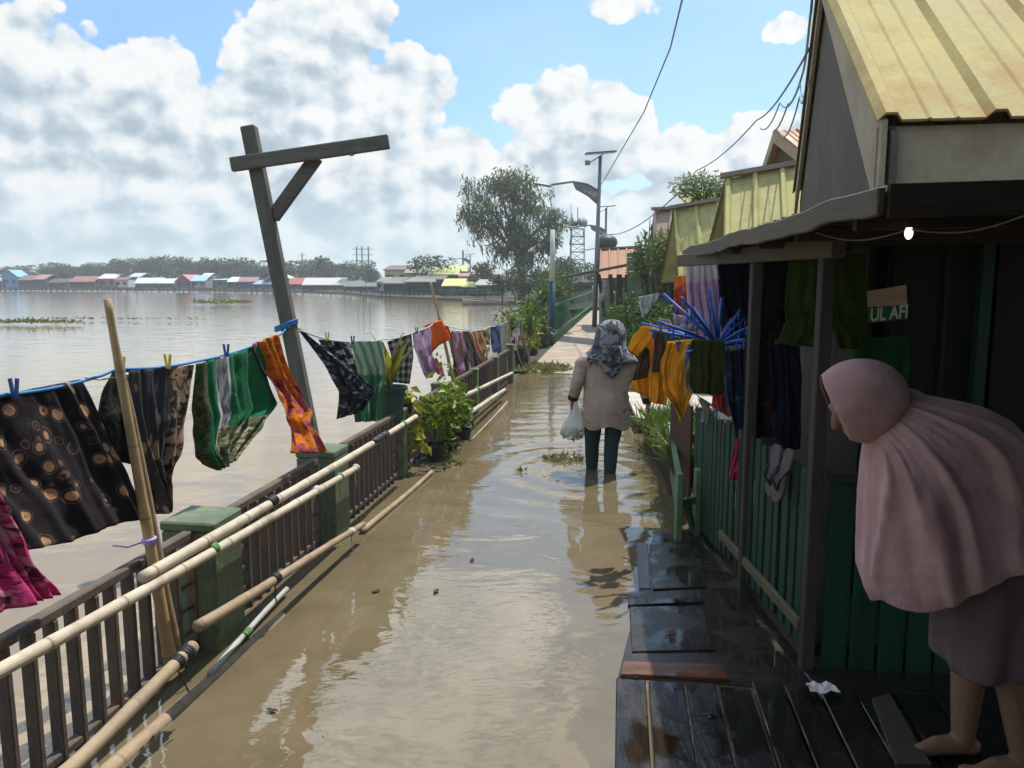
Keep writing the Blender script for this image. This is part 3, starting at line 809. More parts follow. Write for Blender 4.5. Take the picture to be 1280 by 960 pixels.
cloth('lilac_cloth', 'crumpled lilac and pink cloth left of the bright orange one', 'cloth', [(516, 417), (519, 440), (526, 464), (533, 474)], [(537, 408), (541, 430), (545, 455), (549, 462)], line2, clothmat('lilac_pink', patches((.36, .22, .40), [(.62, .30, .42), (.45, .36, .55)], 12, .5, stretch=(2, .7, 1))), amp=.03, freq=3, group=LG, seed=11)
cloth('pink_sock', 'small pink sock dangling below the lilac cloth', 'sock', [(540, 448), (543, 458), (547, 468)], [(546, 447), (554, 460), (556, 471)], line2, clothmat('pink_sock', flat((.70, .18, .26))), amp=.012, freq=1, nu=12, nv=12, group=LG, seed=12)
cloth('orange_cloth', 'bright orange shorts folded over the clothesline at the thin leaning stick', 'shorts', [(531, 407), (536, 425), (540, 441)], [(552, 401), (560, 415), (564, 424), (549, 431)], lambda x, y: D(x, y, 8.5), clothmat('orange_plain', flat((.95, .22, .04)), trans=.35), amp=.03, freq=2.5, group=LG, back=.5, seed=13)
cloth('brown_strip', 'narrow brown cloth strip right of the orange shorts', 'cloth', [(553, 405), (560, 425), (566, 452), (565, 480)], [(560, 408), (566, 425), (571, 450), (571, 482)], line2, clothmat('brown_strip', flat((.24, .15, .10))), amp=.015, freq=1.5, nu=14, group=LG, seed=14)
cloth('mauve_garment', 'mauve pink garment with terracotta hem hanging over the far bamboo rail', 'garment', [(563, 413), (566, 440), (568, 460), (575, 481)], [(578, 414), (582, 440), (590, 455), (580, 484)], line2, clothmat('mauve', patches((.46, .24, .30), [(.30, .20, .38), (.55, .24, .17)], 7, .5, stretch=(1.5, .7, 1))), amp=.03, freq=2.5, group=LG, seed=15)
cloth('lace_cloth', 'dark brown lace cloth hanging beside the mauve garment', 'cloth', [(577, 414), (582, 440), (584, 470), (586, 486)], [(587, 414), (596, 440), (603, 465), (604, 484)], line2, clothmat('lace', patches((.055, .04, .045), [(.20, .15, .16), (.02, .015, .02)], 24, .5)), amp=.02, freq=2, group=LG, seed=16)
cloth('tan_cloth', 'tan orange cloth with sheen right of the dark lace', 'cloth', [(586, 416), (592, 435), (602, 455)], [(602, 412), (607, 430), (611, 452)], line2, clothmat('tan_orange', flat((.50, .25, .12))), amp=.025, freq=2, group=LG, seed=17)
cloth('white_cloth', 'small white cloth dangling between the tan cloth and the blue shorts', 'cloth', [(604, 432), (604, 440), (606, 452)], [(613, 432), (614, 442), (613, 452)], line2, clothmat('white_plain', flat((.70, .70, .68))), amp=.015, freq=1.5, nu=12, nv=12, group=LG, seed=18)
cloth('brown_shorts', 'brown and khaki shorts just left of the blue shorts on the far line', 'shorts', [(603, 413), (604, 425), (606, 431)], [(612, 410), (613, 422), (612, 431)], line2, clothmat('khaki', patches((.10, .07, .05), [(.34, .25, .13)], 10, .5, stretch=(2, .5, 1))), amp=.015, freq=1.5, nu=14, nv=14, group=LG, seed=19)
cloth('blue_shorts', 'dark blue shorts with bright blue waist near the end of the far line', 'shorts', [(613, 409), (614, 425), (616, 441)], [(625, 405), (626, 420), (626, 440)], line2, clothmat('navy', lambda g, uv: g.mix(g.mr(g.noise(uv, 9, 3), .45, .55), (.02, .035, .08), (.03, .12, .40))), amp=.02, freq=2, group=LG, seed=20)
cloth('grey_strip', 'pale grey white strip of cloth against the end stake of the line', 'cloth', [(625, 405), (626, 425), (628, 450), (629, 468)], [(631, 402), (632, 425), (634, 450), (635, 466)], lambda x, y: D(x, y, 12.7), clothmat('grey_white', flat((.52, .52, .48))), amp=.015, freq=1.5, nu=14, group=LG, seed=21)
cloth('bordered_cloth', 'small white bordered cloth with dark red middle on the stand by the planters', 'cloth', [(634, 424), (634, 440), (635, 452)], [(643, 420), (646, 436), (648, 450)], lambda x, y: D(x, y, 13.4), clothmat('red_white', lambda g, uv: g.mix(g.mr(g.noise(uv, 8, 2), .45, .5), (.62, .60, .58), (.16, .03, .05))), amp=.03, freq=2, nu=18, nv=18, group=LG, seed=22)
cloth('bordered_cloth', 'pale pink edged cloth, farther of the two small cloths on the stand by the planters', 'cloth', [(640, 414), (642, 424), (645, 432)], [(649, 410), (651, 422), (652, 432)], lambda x, y: D(x, y, 14.0), clothmat('pink_white', lambda g, uv: g.mix(g.mr(g.noise(uv, 8, 2), .42, .46), (.55, .25, .28), (.66, .62, .58))), amp=.03, freq=2, nu=18, nv=18, group=LG, seed=23)
# clothes pegs
def peg(p, m, label):
    t = thing('clothes_peg', label, 'clothes peg', p, 'pegs on the left clotheslines')
    for s in (-1, 1):
        mb = MB(); mb.bar(p + V((.004 * s, 0, -.025)), p + V((.012 * s, 0, .04)), .01, .008, up=(0, 1, 0)); mb.build('jaw', m, t)
    return t
m_pegb = mat('blue_plastic', (.03, .08, .22), .4, .1); m_pegy = mat('yellow_plastic', (.62, .45, .08), .4, .1)
peg(RP(18, 488, CO + .02), m_pegb, 'dark blue peg on the black medallion batik')
peg(RP(210, 454, CO + .02), m_pegy, 'yellow peg on the charcoal sarong')
peg(RP(283, 440, CO + .02), m_pegb, 'dark blue peg on the green batik')
peg(RP(152, 458, CO + .03), m_pegy, 'pale yellow peg beside the honey bamboo stick')
peg(D(441, 426, 5.95), m_pegb, 'dark peg on the sage striped cloth')
peg(D(409, 422, 5.7), m_pegy, 'yellow peg on the bunched black and white cloth')
peg(D(521, 414, 7.65), m_pegb, 'dark peg on the lilac cloth')
# small stand of sticks the bordered cloths hang on
def stand_stick(a, b, label):
    mb = MB(); mb.tube([a, b], .012, 6); tag(mb.build('drying_stick', m_bam2), label, 'stick', 'sticks of the small drying stand')
stand_stick(G(656, 467), D(641, 421, 13.6), 'near upright of the small drying stand by the planters')
stand_stick(D(664, 458, 14.2), D(652, 410, 14.2), 'far upright of the small drying stand by the planters')
# ------------------------------------------------------------------ right side: house with gable and awning
m_yel = mat('yellow_zinc', (.40, .335, .15), .8, .25, 3, stretch=(1, .5, 1), bscale=50, bump=.05, dirt=(.33, .17, .06), dirt_amt=.6, spec=.12)
m_yel2 = mat('green_yellow_zinc', (.40, .375, .165), .75, .25, 3, bscale=50, bump=.05, dirt=(.22, .17, .09), dirt_amt=.6, spec=.15)
m_grey = mat('grey_board', (.095, .085, .068), .85, .35, 3, stretch=(1, 1, .25), dirt=(.16, .14, .11), dirt_amt=.5)
m_white = mat('white_board', (.36, .31, .22), .8, .2, 3, stretch=(1, 1, .5), dirt=(.22, .17, .11), dirt_amt=.6)
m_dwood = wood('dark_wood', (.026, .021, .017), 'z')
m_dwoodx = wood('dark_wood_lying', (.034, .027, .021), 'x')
m_dgreen = wood('dark_green_slat', (.007, .046, .028), 'z', rough=.6, dirt=(.04, .03, .02), dirt_amt=.5)
m_lgreen = wood('light_green_board', (.13, .21, .11), 'z', rough=.7, dirt=(.10, .08, .05), dirt_amt=.5)
m_brslat = wood('red_brown_slat', (.07, .038, .028), 'z')
HX = V((.9885, -.151, 0)); HYv = V((.217, .976, 0))     # ridge direction, gable direction
EC = D(1097, 150, 3.4); EF = V((D(990, 250, 6.1).x, 6.1, EC.z)); RG = D(1022, -30, 4.75)
LEN = 7.0
def ribbed_slope(mb, e0, e1, r0, r1, pitch=.19, h=.022, w=.026, thick=.012, sub=2):
    """trapezoid sheet roof between eave e0-e1 and ridge r0-r1, ribs running up the slope"""
    e0, e1, r0, r1 = map(V, (e0, e1, r0, r1))
    n = (e1 - e0).cross(r0 - e0).normalized()
    if n.z < 0: n = -n
    L = (e1 - e0).length; rows = [[], []]
    k = int(L / pitch)
    s = 0.0; prof = []
    for i in range(k + 1):
        s = i * pitch
        if s + w * 2.2 > L: break
        prof += [(s, 0), (s + w * .6, h), (s + w * 1.6, h), (s + w * 2.2, 0)]
        for q in range(1, sub + 1):
            x = s + w * 2.2 + (pitch - w * 2.2) * q / (sub + 1)
            if x < L - .02: prof += [(x - .012, 0), (x, .007), (x + .012, 0)]
    prof.append((L, 0))
    for a, b, row in ((e0, e1, rows[0]), (r0, r1, rows[1])):
        for x, z in prof: row.append(a.lerp(b, x / L) + n * z)
    mb.quadgrid(rows)
    low = [[p - n * thick for p in r] for r in rows]
    mb.quadgrid(low[::-1]); mb.quadgrid([rows[0], low[0]]); mb.quadgrid([low[1], rows[1]])
    mb.quadgrid([[rows[0][0], rows[1][0]], [low[0][0], low[1][0]]]); mb.quadgrid([[rows[0][-1], rows[1][-1]], [low[0][-1], low[1][-1]]])
house = thing('house', 'nearest house on the right with pale yellow ribbed metal roof and grey triangular gable', 'house', EC + V((.3, .4, -2.42)))
mb = MB(); ribbed_slope(mb, EC, EC + HX * LEN, RG, RG + HX * LEN, pitch=.43, h=.034, w=.045)
mb.build('roof', m_yel, house, fixn=False)
mb = MB(); ribbed_slope(mb, EF, EF + HX * LEN, RG, RG + HX * LEN, pitch=.43, h=.034, w=.045)
mb.build('roof', m_yel, house, fixn=False)
# eave fascia board in shade under the sheet edge
fo = V((.0, .02, 0))
mb = MB(); a = EC + HX * .01 + HYv * .05; mb.prism([a + V((0, 0, -.02)), a + HX * LEN + V((0, 0, -.02)), a + HX * LEN + V((0, 0, -.36)), a + V((0, 0, -.36))], HYv * .025)
mb.build('fascia', m_white, house)
def along(p0, p1, inset): return p0.lerp(p1, inset)
# bargeboards on the gable and the gable panel set back
gin = HX * .06
mb = MB()
for e in (EC, EF):
    a, b = e + HX * .02, RG + HX * .02; dn = V((0, 0, -.16 if e is EF else -.40))
    mb.prism([a, b, b + V((0, 0, -.10)), a + dn], HX * .022)
mb.build('bargeboard', m_white, house)
mb = MB(); mb.prism([EC + gin + V((0, 0, -.06)), RG + gin + V((0, 0, -.08)), EF + gin + V((0, 0, -.06)), EF + gin + V((0, 0, -.42)), EC + gin + V((0, 0, -.42))], HX * .03)
mb.build('gable_wall', m_grey, house)
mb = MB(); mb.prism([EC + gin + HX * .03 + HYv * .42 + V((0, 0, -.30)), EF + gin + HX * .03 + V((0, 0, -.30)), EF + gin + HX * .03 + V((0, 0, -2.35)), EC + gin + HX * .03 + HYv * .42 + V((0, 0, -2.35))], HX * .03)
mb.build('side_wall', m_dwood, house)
# front wall of the house under the eave (in deep shade), floor
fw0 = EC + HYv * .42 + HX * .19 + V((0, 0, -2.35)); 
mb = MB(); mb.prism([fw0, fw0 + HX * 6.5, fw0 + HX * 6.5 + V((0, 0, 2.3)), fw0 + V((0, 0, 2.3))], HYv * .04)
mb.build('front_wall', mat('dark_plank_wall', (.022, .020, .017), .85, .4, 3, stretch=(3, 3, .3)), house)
mb = MB()
for k in range(28):
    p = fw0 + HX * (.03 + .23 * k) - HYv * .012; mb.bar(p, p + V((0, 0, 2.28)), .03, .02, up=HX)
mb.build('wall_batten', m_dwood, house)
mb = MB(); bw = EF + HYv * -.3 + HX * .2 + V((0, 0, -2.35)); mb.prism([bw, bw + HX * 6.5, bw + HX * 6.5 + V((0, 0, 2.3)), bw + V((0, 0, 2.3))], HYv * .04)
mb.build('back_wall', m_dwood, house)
mb = MB(); p = fw0 + HX * .42 - HYv * .03; mb.bar(p + V((0, 0, .95)), p + V((0, 0, 2.05)), .07, .05, up=HX); mb.build('green_post', m_dgreen, house)
# veranda awning
AW = [V((.97, 2.05, 1.935)), V((1.31, 5.9, 1.935))]
slope = .02
def awz(p0, x): return V((p0.x + x, p0.y - .10 * x, p0.z + slope * x))
awn = thing('awning', 'dark low lean-to awning over the veranda, in front of the yellow roofed house', 'awning', V((1.3, 3.2, 0)))
m_awn = mat('weathered_awning', (.07, .06, .047), .85, .35, 4, dirt=(.05, .06, .03))
mb = MB(); a0, a1 = AW; b0_, b1 = awz(a0, 3.6), awz(a1, 1.3)
ribbed_slope(mb, a0, a1, b0_, b1, pitch=.14, h=.018, w=.03, sub=0)
mb.build('sheet', m_awn, awn, fixn=False)
mb = MB(); rws = []
for i in range(41):
    p = a0.lerp(a1, i / 40) + V((-.006, 0, .012 * noise.noise(V((i * .35, 2, 0))) + .006 * math.sin(i * .4))); hh = .036 + .010 * noise.noise(V((i * .7, 5, 0))) + (.02 if i > 36 else 0)
    rws.append([p + V((-.011, 0, .012)), p + V((.011, 0, .014)), p + V((.011, 0, -.025 - hh)), p + V((-.011, 0, -.025 - hh))])
mb.loft(rws); mb.build('edge_board', wood('eave_board', (.10, .085, .065), 'y'), awn, bevel=.004)
mb = MB(); mb.bar(a0 + V((.01, -.005, -.025)), b0_ + V((0, -.005, -.025)), .022, .085); mb.build('end_board', m_dwoodx, awn)
for k in range(6):
    s = (k + .5) / 6; p = a0.lerp(a1, s); q = b0_.lerp(b1, s); mb = MB(); mb.bar(p + V((.04, 0, -.05)), q + V((0, 0, -.05)), .04, .06); mb.build('rafter', m_dwoodx, awn)
bmp0 = V((1.30, 3.1, 1.84)); bmp1 = V((1.27, 5.85, 1.86))
mb = MB(); mb.bar(bmp0, bmp1, .06, .085); mb.build('beam', wood('veranda_beam', (.085, .065, .045), 'y'), awn, bevel=.005)
m_vpost = wood('veranda_post', (.05, .043, .036), 'z')
for (x, y) in ((1.30, 3.21), (1.275, 4.05)):
    mb = MB(); mb.bar(V((x, y, -.5)), V((x, y, 1.80)), .055, .055); mb.build('post', m_vpost, awn, bevel=.005)
# dark veranda floor behind the fence
mb = MB(); mb.prism([V((1.33, 3.26, .10)), V((3.6, 3.0, .10)), V((3.6, 6.0, .10)), V((1.33, 6.0, .10))], V((0, 0, -.06)))
tag(mb.build('veranda_floor', m_dwoodx), 'dark shaded board floor of the veranda behind the green slat fence', 'floor')

# ------------------------------------------------------------------ green slat fence of the veranda
fen = thing('slat_fence', 'dark green slat fence along the veranda with pale bottom rail and hanging sandals', 'fence', V((1.29, 4.2, 0)))
y = 3.28; k = 0
m_slat_b = wood('old_green_slat', (.02, .042, .024), 'z', dirt=(.09, .08, .05), dirt_amt=.5)
while y < 5.2:
    w = random.uniform(.06, .075); ln = y > 4.45
    mb = MB(); x = 1.295 - .012 * (y - 3.2) + random.uniform(-.004, .004)
    mb.box(V((x, y + w / 2, (.86 + .0) / 2 + (.03 if ln else .055))), (.018, w, .80 + random.uniform(-.02, .02)), Matrix.Rotation(random.uniform(-.03, .03), 3, 'Z'))
    mb.build('slat', m_dgreen if random.random() < .7 else m_slat_b, fen, bevel=.003); y += w + (.012 if ln else .034)
mb = MB(); mb.bar(V((1.272, 3.23, .20)), V((1.262, 4.5, .19)), .025, .05); mb.build('bottom_rail', wood('pale_rail', (.12, .10, .055), 'y'), fen, bevel=.004)
mb = MB(); mb.bar(V((1.31, 3.23, .68)), V((1.285, 5.2, .68)), .025, .05); mb.build('top_rail', m_slat_b, fen, bevel=.004)
fen2 = thing('brown_fence', 'red brown vertical slat fence continuing beyond the green slats', 'fence', V((1.28, 5.6, 0)))
y = 5.32
while y < 6.1:
    w = random.uniform(.05, .07); mb = MB(); mb.box(V((1.265 + .03 * (y - 5.3), y + w / 2, .40)), (.018, w, .86 + random.uniform(-.03, .02))); mb.build('slat', m_brslat, fen2, bevel=.003); y += w + .02
mb = MB(); mb.bar(V((1.29, 5.30, .6)), V((1.31, 6.1, .6)), .025, .05); mb.build('rail', m_brslat, fen2)
wal = thing('board_wall', 'dark green board wall of the veranda end behind the woman in pink', 'wall', V((2.1, 3.2, 0)))
for k in range(17):
    mb = MB(); x = 1.42 + .118 * k; mb.box(V((x, 3.215 - .10 * (x - 1.3) + random.uniform(-.003, .003), .44)), (.108, .02, .90)); mb.build('board', m_dgreen, wal, bevel=.003)
mb = MB(); mb.bar(V((1.34, 3.18, .885)), V((3.4, 2.98, .885)), .05, .035); mb.build('cap_rail', m_dwoodx, wal)
# low worn green fence round the grass bed
lf = thing('low_fence', 'low worn pale green wooden fence round the grass bed by the lane', 'fence', V((1.2, 5.4, 0)))
pts = [V((1.10, 4.92, 0)), V((1.252, 5.04, 0)), G(836, 592)]
for p in pts:
    mb = MB(); mb.bar(p + V((0, 0, -.2)), p + V((0, 0, .46)), .075, .04); mb.build('post', m_lgreen, lf, bevel=.004)
a, b, c = pts
mb = MB(); mb.bar(a + V((0, 0, .25)), b + V((0, 0, .25)), .03, .05); mb.build('rail', m_lgreen, lf)
mb = MB(); mb.bar(a + V((0, 0, .42)), c + V((0, 0, .42)), .03, .055); mb.build('rail', m_lgreen, lf)
mb = MB(); mb.bar(a + V((0, 0, .18)), c + V((0, 0, .18)), .03, .045); mb.build('rail', m_lgreen, lf)
mb = MB(); mb.bar(a + V((0.05, 0.03, .28)), b + V((-.02, 0, .02)), .03, .035); mb.build('brace', m_lgreen, lf)

# ------------------------------------------------------------------ wet boards on the right of the lane
def wet_mat(name, col, axis=1):
    m, g, b = newmat(name)
    obj = g.add('ShaderNodeTexCoord').outputs['Object']
    n = g.noise(g.mapping(obj, scale=(1, .15, 1) if axis == 1 else (.15, 1, 1)), 22, 5, .65)
    c = g.mix(g.mr(n, .3, .7), sc(col, .5), sc(col, 1.6))
    g.l.new(c, b.inputs['Base Color'])
    wet = g.mr(g.noise(obj, 3.2, 4, .6), .46, .56)
    g.l.new(g.mr(wet, 0, 1, .34, .03), b.inputs['Roughness'])
    bn = g.add('ShaderNodeBump'); bn.inputs['Distance'].default_value = .008
    g.l.new(g.mr(wet, 0, 1, .5, .06), bn.inputs['Strength'])
    g.l.new(g.m('ADD', n, g.m('MULTIPLY', g.noise(obj, 60, 2), .3)), bn.inputs['Height']); g.l.new(bn.outputs[0], b.inputs['Normal'])
    return m
m_wetb = wet_mat('wet_dark_board', (.016, .013, .011)); m_wetx = wet_mat('wet_dark_board_cross', (.026, .021, .017), 0); m_wetr = wet_mat('wet_red_board', (.11, .045, .022), 0)
plat = thing('boardwalk', 'wet black board landing at the water edge where the woman in pink stands', 'landing', V((1.0, 2.4, -.1)))
x = 0.02; 
o0 = V((.43, 3.12, 0)); bd = V((.14, .99, 0)).normalized(); bs = V((.99, -.14, 0)).normalized()
k = 0
while x < 2.6:
    w = random.uniform(.118, .15); zz = .012 + .004 * math.sin(k * 1.7) + (.004 * k if k < 6 else .03)
    mb = MB(); c = o0 + bs * (x + w / 2) - bd * 1.2; ln = 2.4 + random.uniform(-.04, .02)
    M = Matrix(((bs.x, bd.x, 0), (bs.y, bd.y, 0), (0, 0, 1))) @ Matrix.Rotation(random.uniform(-.004, .012) - .006, 3, 'X') @ Matrix.Rotation(random.uniform(-.02, .02), 3, 'Y')
    mb.box(c + V((0, 0, zz - .015)), (w, ln, .03), M); mb.build('board', m_wetb, plat, bevel=.004); x += w + random.uniform(.007, .012); k += 1
mb = MB(); mb.box(o0 + bs * 1.3 - bd * .35 + V((0, 0, -.06)), (2.6, .08, .08), Matrix(((bs.x, bd.x, 0), (bs.y, bd.y, 0), (0, 0, 1)))); mb.build('joist', m_wetx, plat)
# dark sheet standing in for shaded water that mirrors the fence, along its foot
mb = MB(); mb.prism([V((.46, 3.135, .006)), V((1.32, 3.005, .006)), V((1.30, 5.1, .006)), V((.98, 5.1, .006))], V((0, 0, -.04)))
tag(mb.build('dark_infill', m_wetx, bevel=.004), 'dark sheet standing in for shaded water at the green slat fence foot', 'deck')
def plank(c4s, z, th, m, name, label, group='loose wet boards beside the lane'):
    mb = MB(); P = [G(px, py, z) for px, py in c4s]; mb.prism(P, V((0, 0, -th))); return tag(mb.build(name, m, bevel=.003), label, 'plank', group)
plank([(779, 826), (903, 830), (911, 848), (776, 842)], .022, .02, m_wetr, 'wet_plank', 'wet red brown plank lying across the head of the black board landing')
plank([(787, 758), (878, 757), (893, 812), (790, 814)], .014, .02, m_wetx, 'wet_plank', 'wet square board with swirled grain just beyond the red brown plank')
plank([(786, 741), (876, 736), (880, 752), (785, 756)], .018, .025, m_wetb, 'wet_plank', 'narrow wet batten between the two square boards')
plank([(812, 680), (874, 686), (884, 733), (816, 736)], .020, .02, m_wetx, 'wet_plank', 'farthest wet square board, beside the low green fence')
plank([(795, 678), (810, 679), (813, 735), (799, 735)], .012, .015, mat('pale_wet_strip', (.10, .10, .10), .1, .2), 'wet_plank', 'pale thin wet strip along the left of the farthest square board')
plank([(1090, 872), (1112, 866), (1165, 955), (1120, 955)], .075, .02, wood('olive_plank', (.05, .046, .03), 'y'), 'wet_plank', 'dry olive brown plank on the landing left of the bare feet')
mb = MB(); mb.prism([V((1.28, 2.99, .010)), V((3.0, 2.8, .010)), V((3.0, 3.2, .010)), V((1.28, 3.2, .010))], V((0, 0, -.04)))
tag(mb.build('dark_infill', m_wetx, bevel=.004), 'dark wet deck strip at the foot of the green board wall', 'deck')
# crumpled paper scrap
mb = MB(); c = G(1027, 860, .07)
rows = [[c + V((.055 * (i - 3) / 3 * (1.1 - .05 * j), .02 * (j - 2), .010 * random.random() + .006 * math.sin(i * 2 + j))) for i in range(7)] for j in range(5)]
mb.quadgrid(rows); tag(mb.build('paper_scrap', mat('white_paper', (.6, .56, .52), .8, .1), solid=.002), 'small crumpled white scrap on the dark boards', 'paper')

# ------------------------------------------------------------------ things hung on the veranda
VG = 'washing hung on the veranda'
m_dry = mat('blue_dryer', (.02, .10, .40), .4, .2)
HUB = D(897, 432, 4.6)
dry = thing('clothes_dryer', 'blue plastic spoke clothes dryer hanging from the veranda eave over the yellow shirts', 'clothes dryer', HUB)
mb = MB(); mb.ball(HUB, (.035, .035, .045), 12, 8); mb.build('hub', m_dry, dry, smooth=True)
tips = [(802, 404, 4.9), (829, 367, 4.75), (886, 362, 4.6), (946, 404, 4.45), (942, 424, 4.3), (858, 441, 4.25), (838, 417, 5.1), (915, 398, 5.1), (948, 412, 4.9), (845, 428, 4.4), (812, 412, 4.5), (852, 372, 4.3), (868, 384, 5.0), (925, 388, 4.5), (950, 430, 4.7), (934, 396, 4.9), (822, 402, 4.35), (902, 372, 4.7)]
for i, (px, py, Y) in enumerate(tips):
    p = D(px, py, Y); mb = MB(); mb.tube([HUB, HUB.lerp(p, .5) + V((0, 0, .01)), p], [.011, .009, .008], 6)
    for q in (.55, .75, .95):
        a = HUB.lerp(p, q); mb.tube([a, a + V((0, 0, -.05))], .006, 5)
    mb.build('spoke', m_dry, dry, smooth=True)
mb = MB(); top = V((HUB.x - .02, HUB.y, 1.90)); mb.tube([HUB, HUB.lerp(top, .5), top], .003, 6); mb.build('hanger', m_dry, dry, smooth=True)
# tangled blue raffia under the hub
mb = MB()
for k in range(26):
    p = HUB + V((random.uniform(.0, .22), random.uniform(-.08, .08), -.02)); pts = [p]
    for j in range(5): pts.append(pts[-1] + V((random.uniform(-.03, .035), random.uniform(-.03, .03), -random.uniform(.03, .11))))
    mb.tube(pts, .0045, 4, cap=False)
tag(mb.build('raffia_tangle', mat('blue_raffia', (.02, .10, .22), .5, .4), smooth=True), 'tangle of blue raffia string hanging below the dryer hub', 'string')
def vd(Y): return lambda x, y: D(x, y, Y)
m_must = clothmat('mustard', flat((.92, .50, .04)), trans=.4); m_must2 = clothmat('mustard_deep', flat((.80, .40, .03)), trans=.4)
m_choc = clothmat('chocolate', flat((.11, .07, .045)))
def garment(name, label, cat, panels):
    """a garment of several cloth panels: the first is the thing, the rest its parts"""
    root = None
    for i, (pn, L, Rr, Y, m, kw) in enumerate(panels):
        o = cloth(pn if root else name, label if not root else None, cat if not root else None, L, Rr, vd(Y), m, seed=40 + i, group=VG if not root else None, **kw)
        if root:
            o.parent = root; o.location = o.location - root.location
            for kx in ('label', 'category', 'group'):
                if kx in o: del o[kx]
        else: root = o
    return root
garment('mustard_shirt', 'mustard long shirt with dark brown panels, leftmost on the blue dryer beside the walking woman', 'shirt', [
    ('body', [(800, 408), (806, 440), (812, 470), (811, 502)], [(834, 412), (832, 450), (836, 480), (832, 507)], 4.72, m_must, dict(amp=.022, freq=2.5, gather=.5)),
    ('sleeve', [(804, 407), (790, 422), (785, 436)], [(822, 410), (808, 432), (797, 446)], 4.66, m_must, dict(amp=.012, freq=1.5, nu=16, nv=16)),
    ('dark_panel', [(818, 414), (817, 440), (815, 466)], [(836, 414), (835, 440), (830, 464)], 4.62, m_choc, dict(amp=.012, freq=1.5, nu=16, nv=16)),
    ('hem', [(799, 446), (793, 466), (788, 487)], [(815, 448), (815, 472), (814, 498)], 4.78, m_must2, dict(amp=.015, freq=2, nu=16, nv=16)),
    ('dark_sleeve', [(803, 428), (797, 452), (790, 476)], [(812, 438), (812, 458), (809, 472)], 4.70, m_choc, dict(amp=.012, freq=1.5, nu=16, nv=16))])
garment('mustard_shirt', 'mustard yellow blouse with pointed hem, nearer the camera of the two mustard shirts', 'blouse', [
    ('body', [(834, 427), (829, 462), (829, 488), (847, 516), (850, 526)], [(874, 423), (868, 450), (866, 490), (856, 515), (853, 527)], 4.42, m_must, dict(amp=.028, freq=3, gather=.5, nu=40, nv=40)),
    ('sleeve', [(836, 428), (826, 452), (826, 466), (831, 475)], [(844, 428), (838, 450), (835, 466), (834, 474)], 4.36, m_must2, dict(amp=.012, freq=1.2, nu=14, nv=18))])
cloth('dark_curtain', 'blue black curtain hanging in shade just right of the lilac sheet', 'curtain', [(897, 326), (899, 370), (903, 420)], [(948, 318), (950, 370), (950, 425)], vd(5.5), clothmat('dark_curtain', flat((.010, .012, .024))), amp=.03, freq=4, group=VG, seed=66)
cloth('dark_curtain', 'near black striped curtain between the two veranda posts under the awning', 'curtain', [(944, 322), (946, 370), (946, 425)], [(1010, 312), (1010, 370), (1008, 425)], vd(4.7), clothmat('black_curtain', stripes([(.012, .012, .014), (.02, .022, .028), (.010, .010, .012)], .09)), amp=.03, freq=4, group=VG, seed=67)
cloth('olive_towel', 'dark olive green towel hanging from the blue dryer right of the mustard blouse', 'towel', [(866, 426), (863, 450), (862, 480), (868, 492)], [(906, 428), (906, 455), (905, 485), (903, 493)], vd(4.3), clothmat('olive_terry', flat((.055, .062, .012))), amp=.016, freq=2, group=VG, back=.9, seed=51)
cloth('cream_cloth', 'cream cloth edge hanging just behind the olive towel', 'cloth', [(858, 430), (855, 455), (857, 485)], [(870, 428), (870, 455), (868, 492)], vd(4.36), clothmat('cream', flat((.48, .42, .34))), amp=.018, freq=2, nu=16, group=VG, seed=52)
cloth('coral_cloth', 'bright coral red cloth draped on the fence top below the raffia', 'cloth', [(893, 482), (891, 496), (890, 508)], [(904, 480), (907, 505), (913, 521)], vd(4.45), clothmat('coral', flat((.80, .13, .09))), amp=.02, freq=1.5, nu=18, nv=18, group=VG, seed=53)
cloth('pale_cloth', 'pale pinkish white cloth over the fence corner left of the coral one', 'cloth', [(872, 498), (879, 512), (876, 527)], [(886, 504), (890, 516), (890, 532)], vd(4.9), clothmat('pale_pink', flat((.56, .46, .46))), amp=.015, freq=1.5, nu=16, nv=16, group=VG, seed=54)
cloth('grey_cloth', 'thin pale grey cloth strip slanting over the fence top', 'cloth', [(870, 493), (875, 499)], [(910, 518), (913, 523)], vd(4.7), clothmat('pale_grey', flat((.42, .41, .42))), amp=.008, freq=2, nu=16, nv=6, group=VG, seed=55)
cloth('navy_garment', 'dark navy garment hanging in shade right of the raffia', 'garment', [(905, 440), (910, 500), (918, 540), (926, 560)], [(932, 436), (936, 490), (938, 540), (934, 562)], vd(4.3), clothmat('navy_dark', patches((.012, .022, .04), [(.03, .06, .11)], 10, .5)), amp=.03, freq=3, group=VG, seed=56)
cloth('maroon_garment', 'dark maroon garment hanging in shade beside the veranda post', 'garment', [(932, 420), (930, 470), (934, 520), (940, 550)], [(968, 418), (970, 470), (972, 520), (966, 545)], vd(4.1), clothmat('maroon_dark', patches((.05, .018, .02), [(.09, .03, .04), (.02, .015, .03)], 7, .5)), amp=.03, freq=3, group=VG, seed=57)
cloth('black_garment', 'black blue garment hanging between the maroon one and the tall veranda post', 'garment', [(962, 430), (965, 490), (968, 540), (974, 560)], [(1000, 428), (1001, 490), (1002, 540), (1000, 562)], vd(3.9), clothmat('blueblack', flat((.012, .014, .03))), amp=.03, freq=3, group=VG, seed=58)
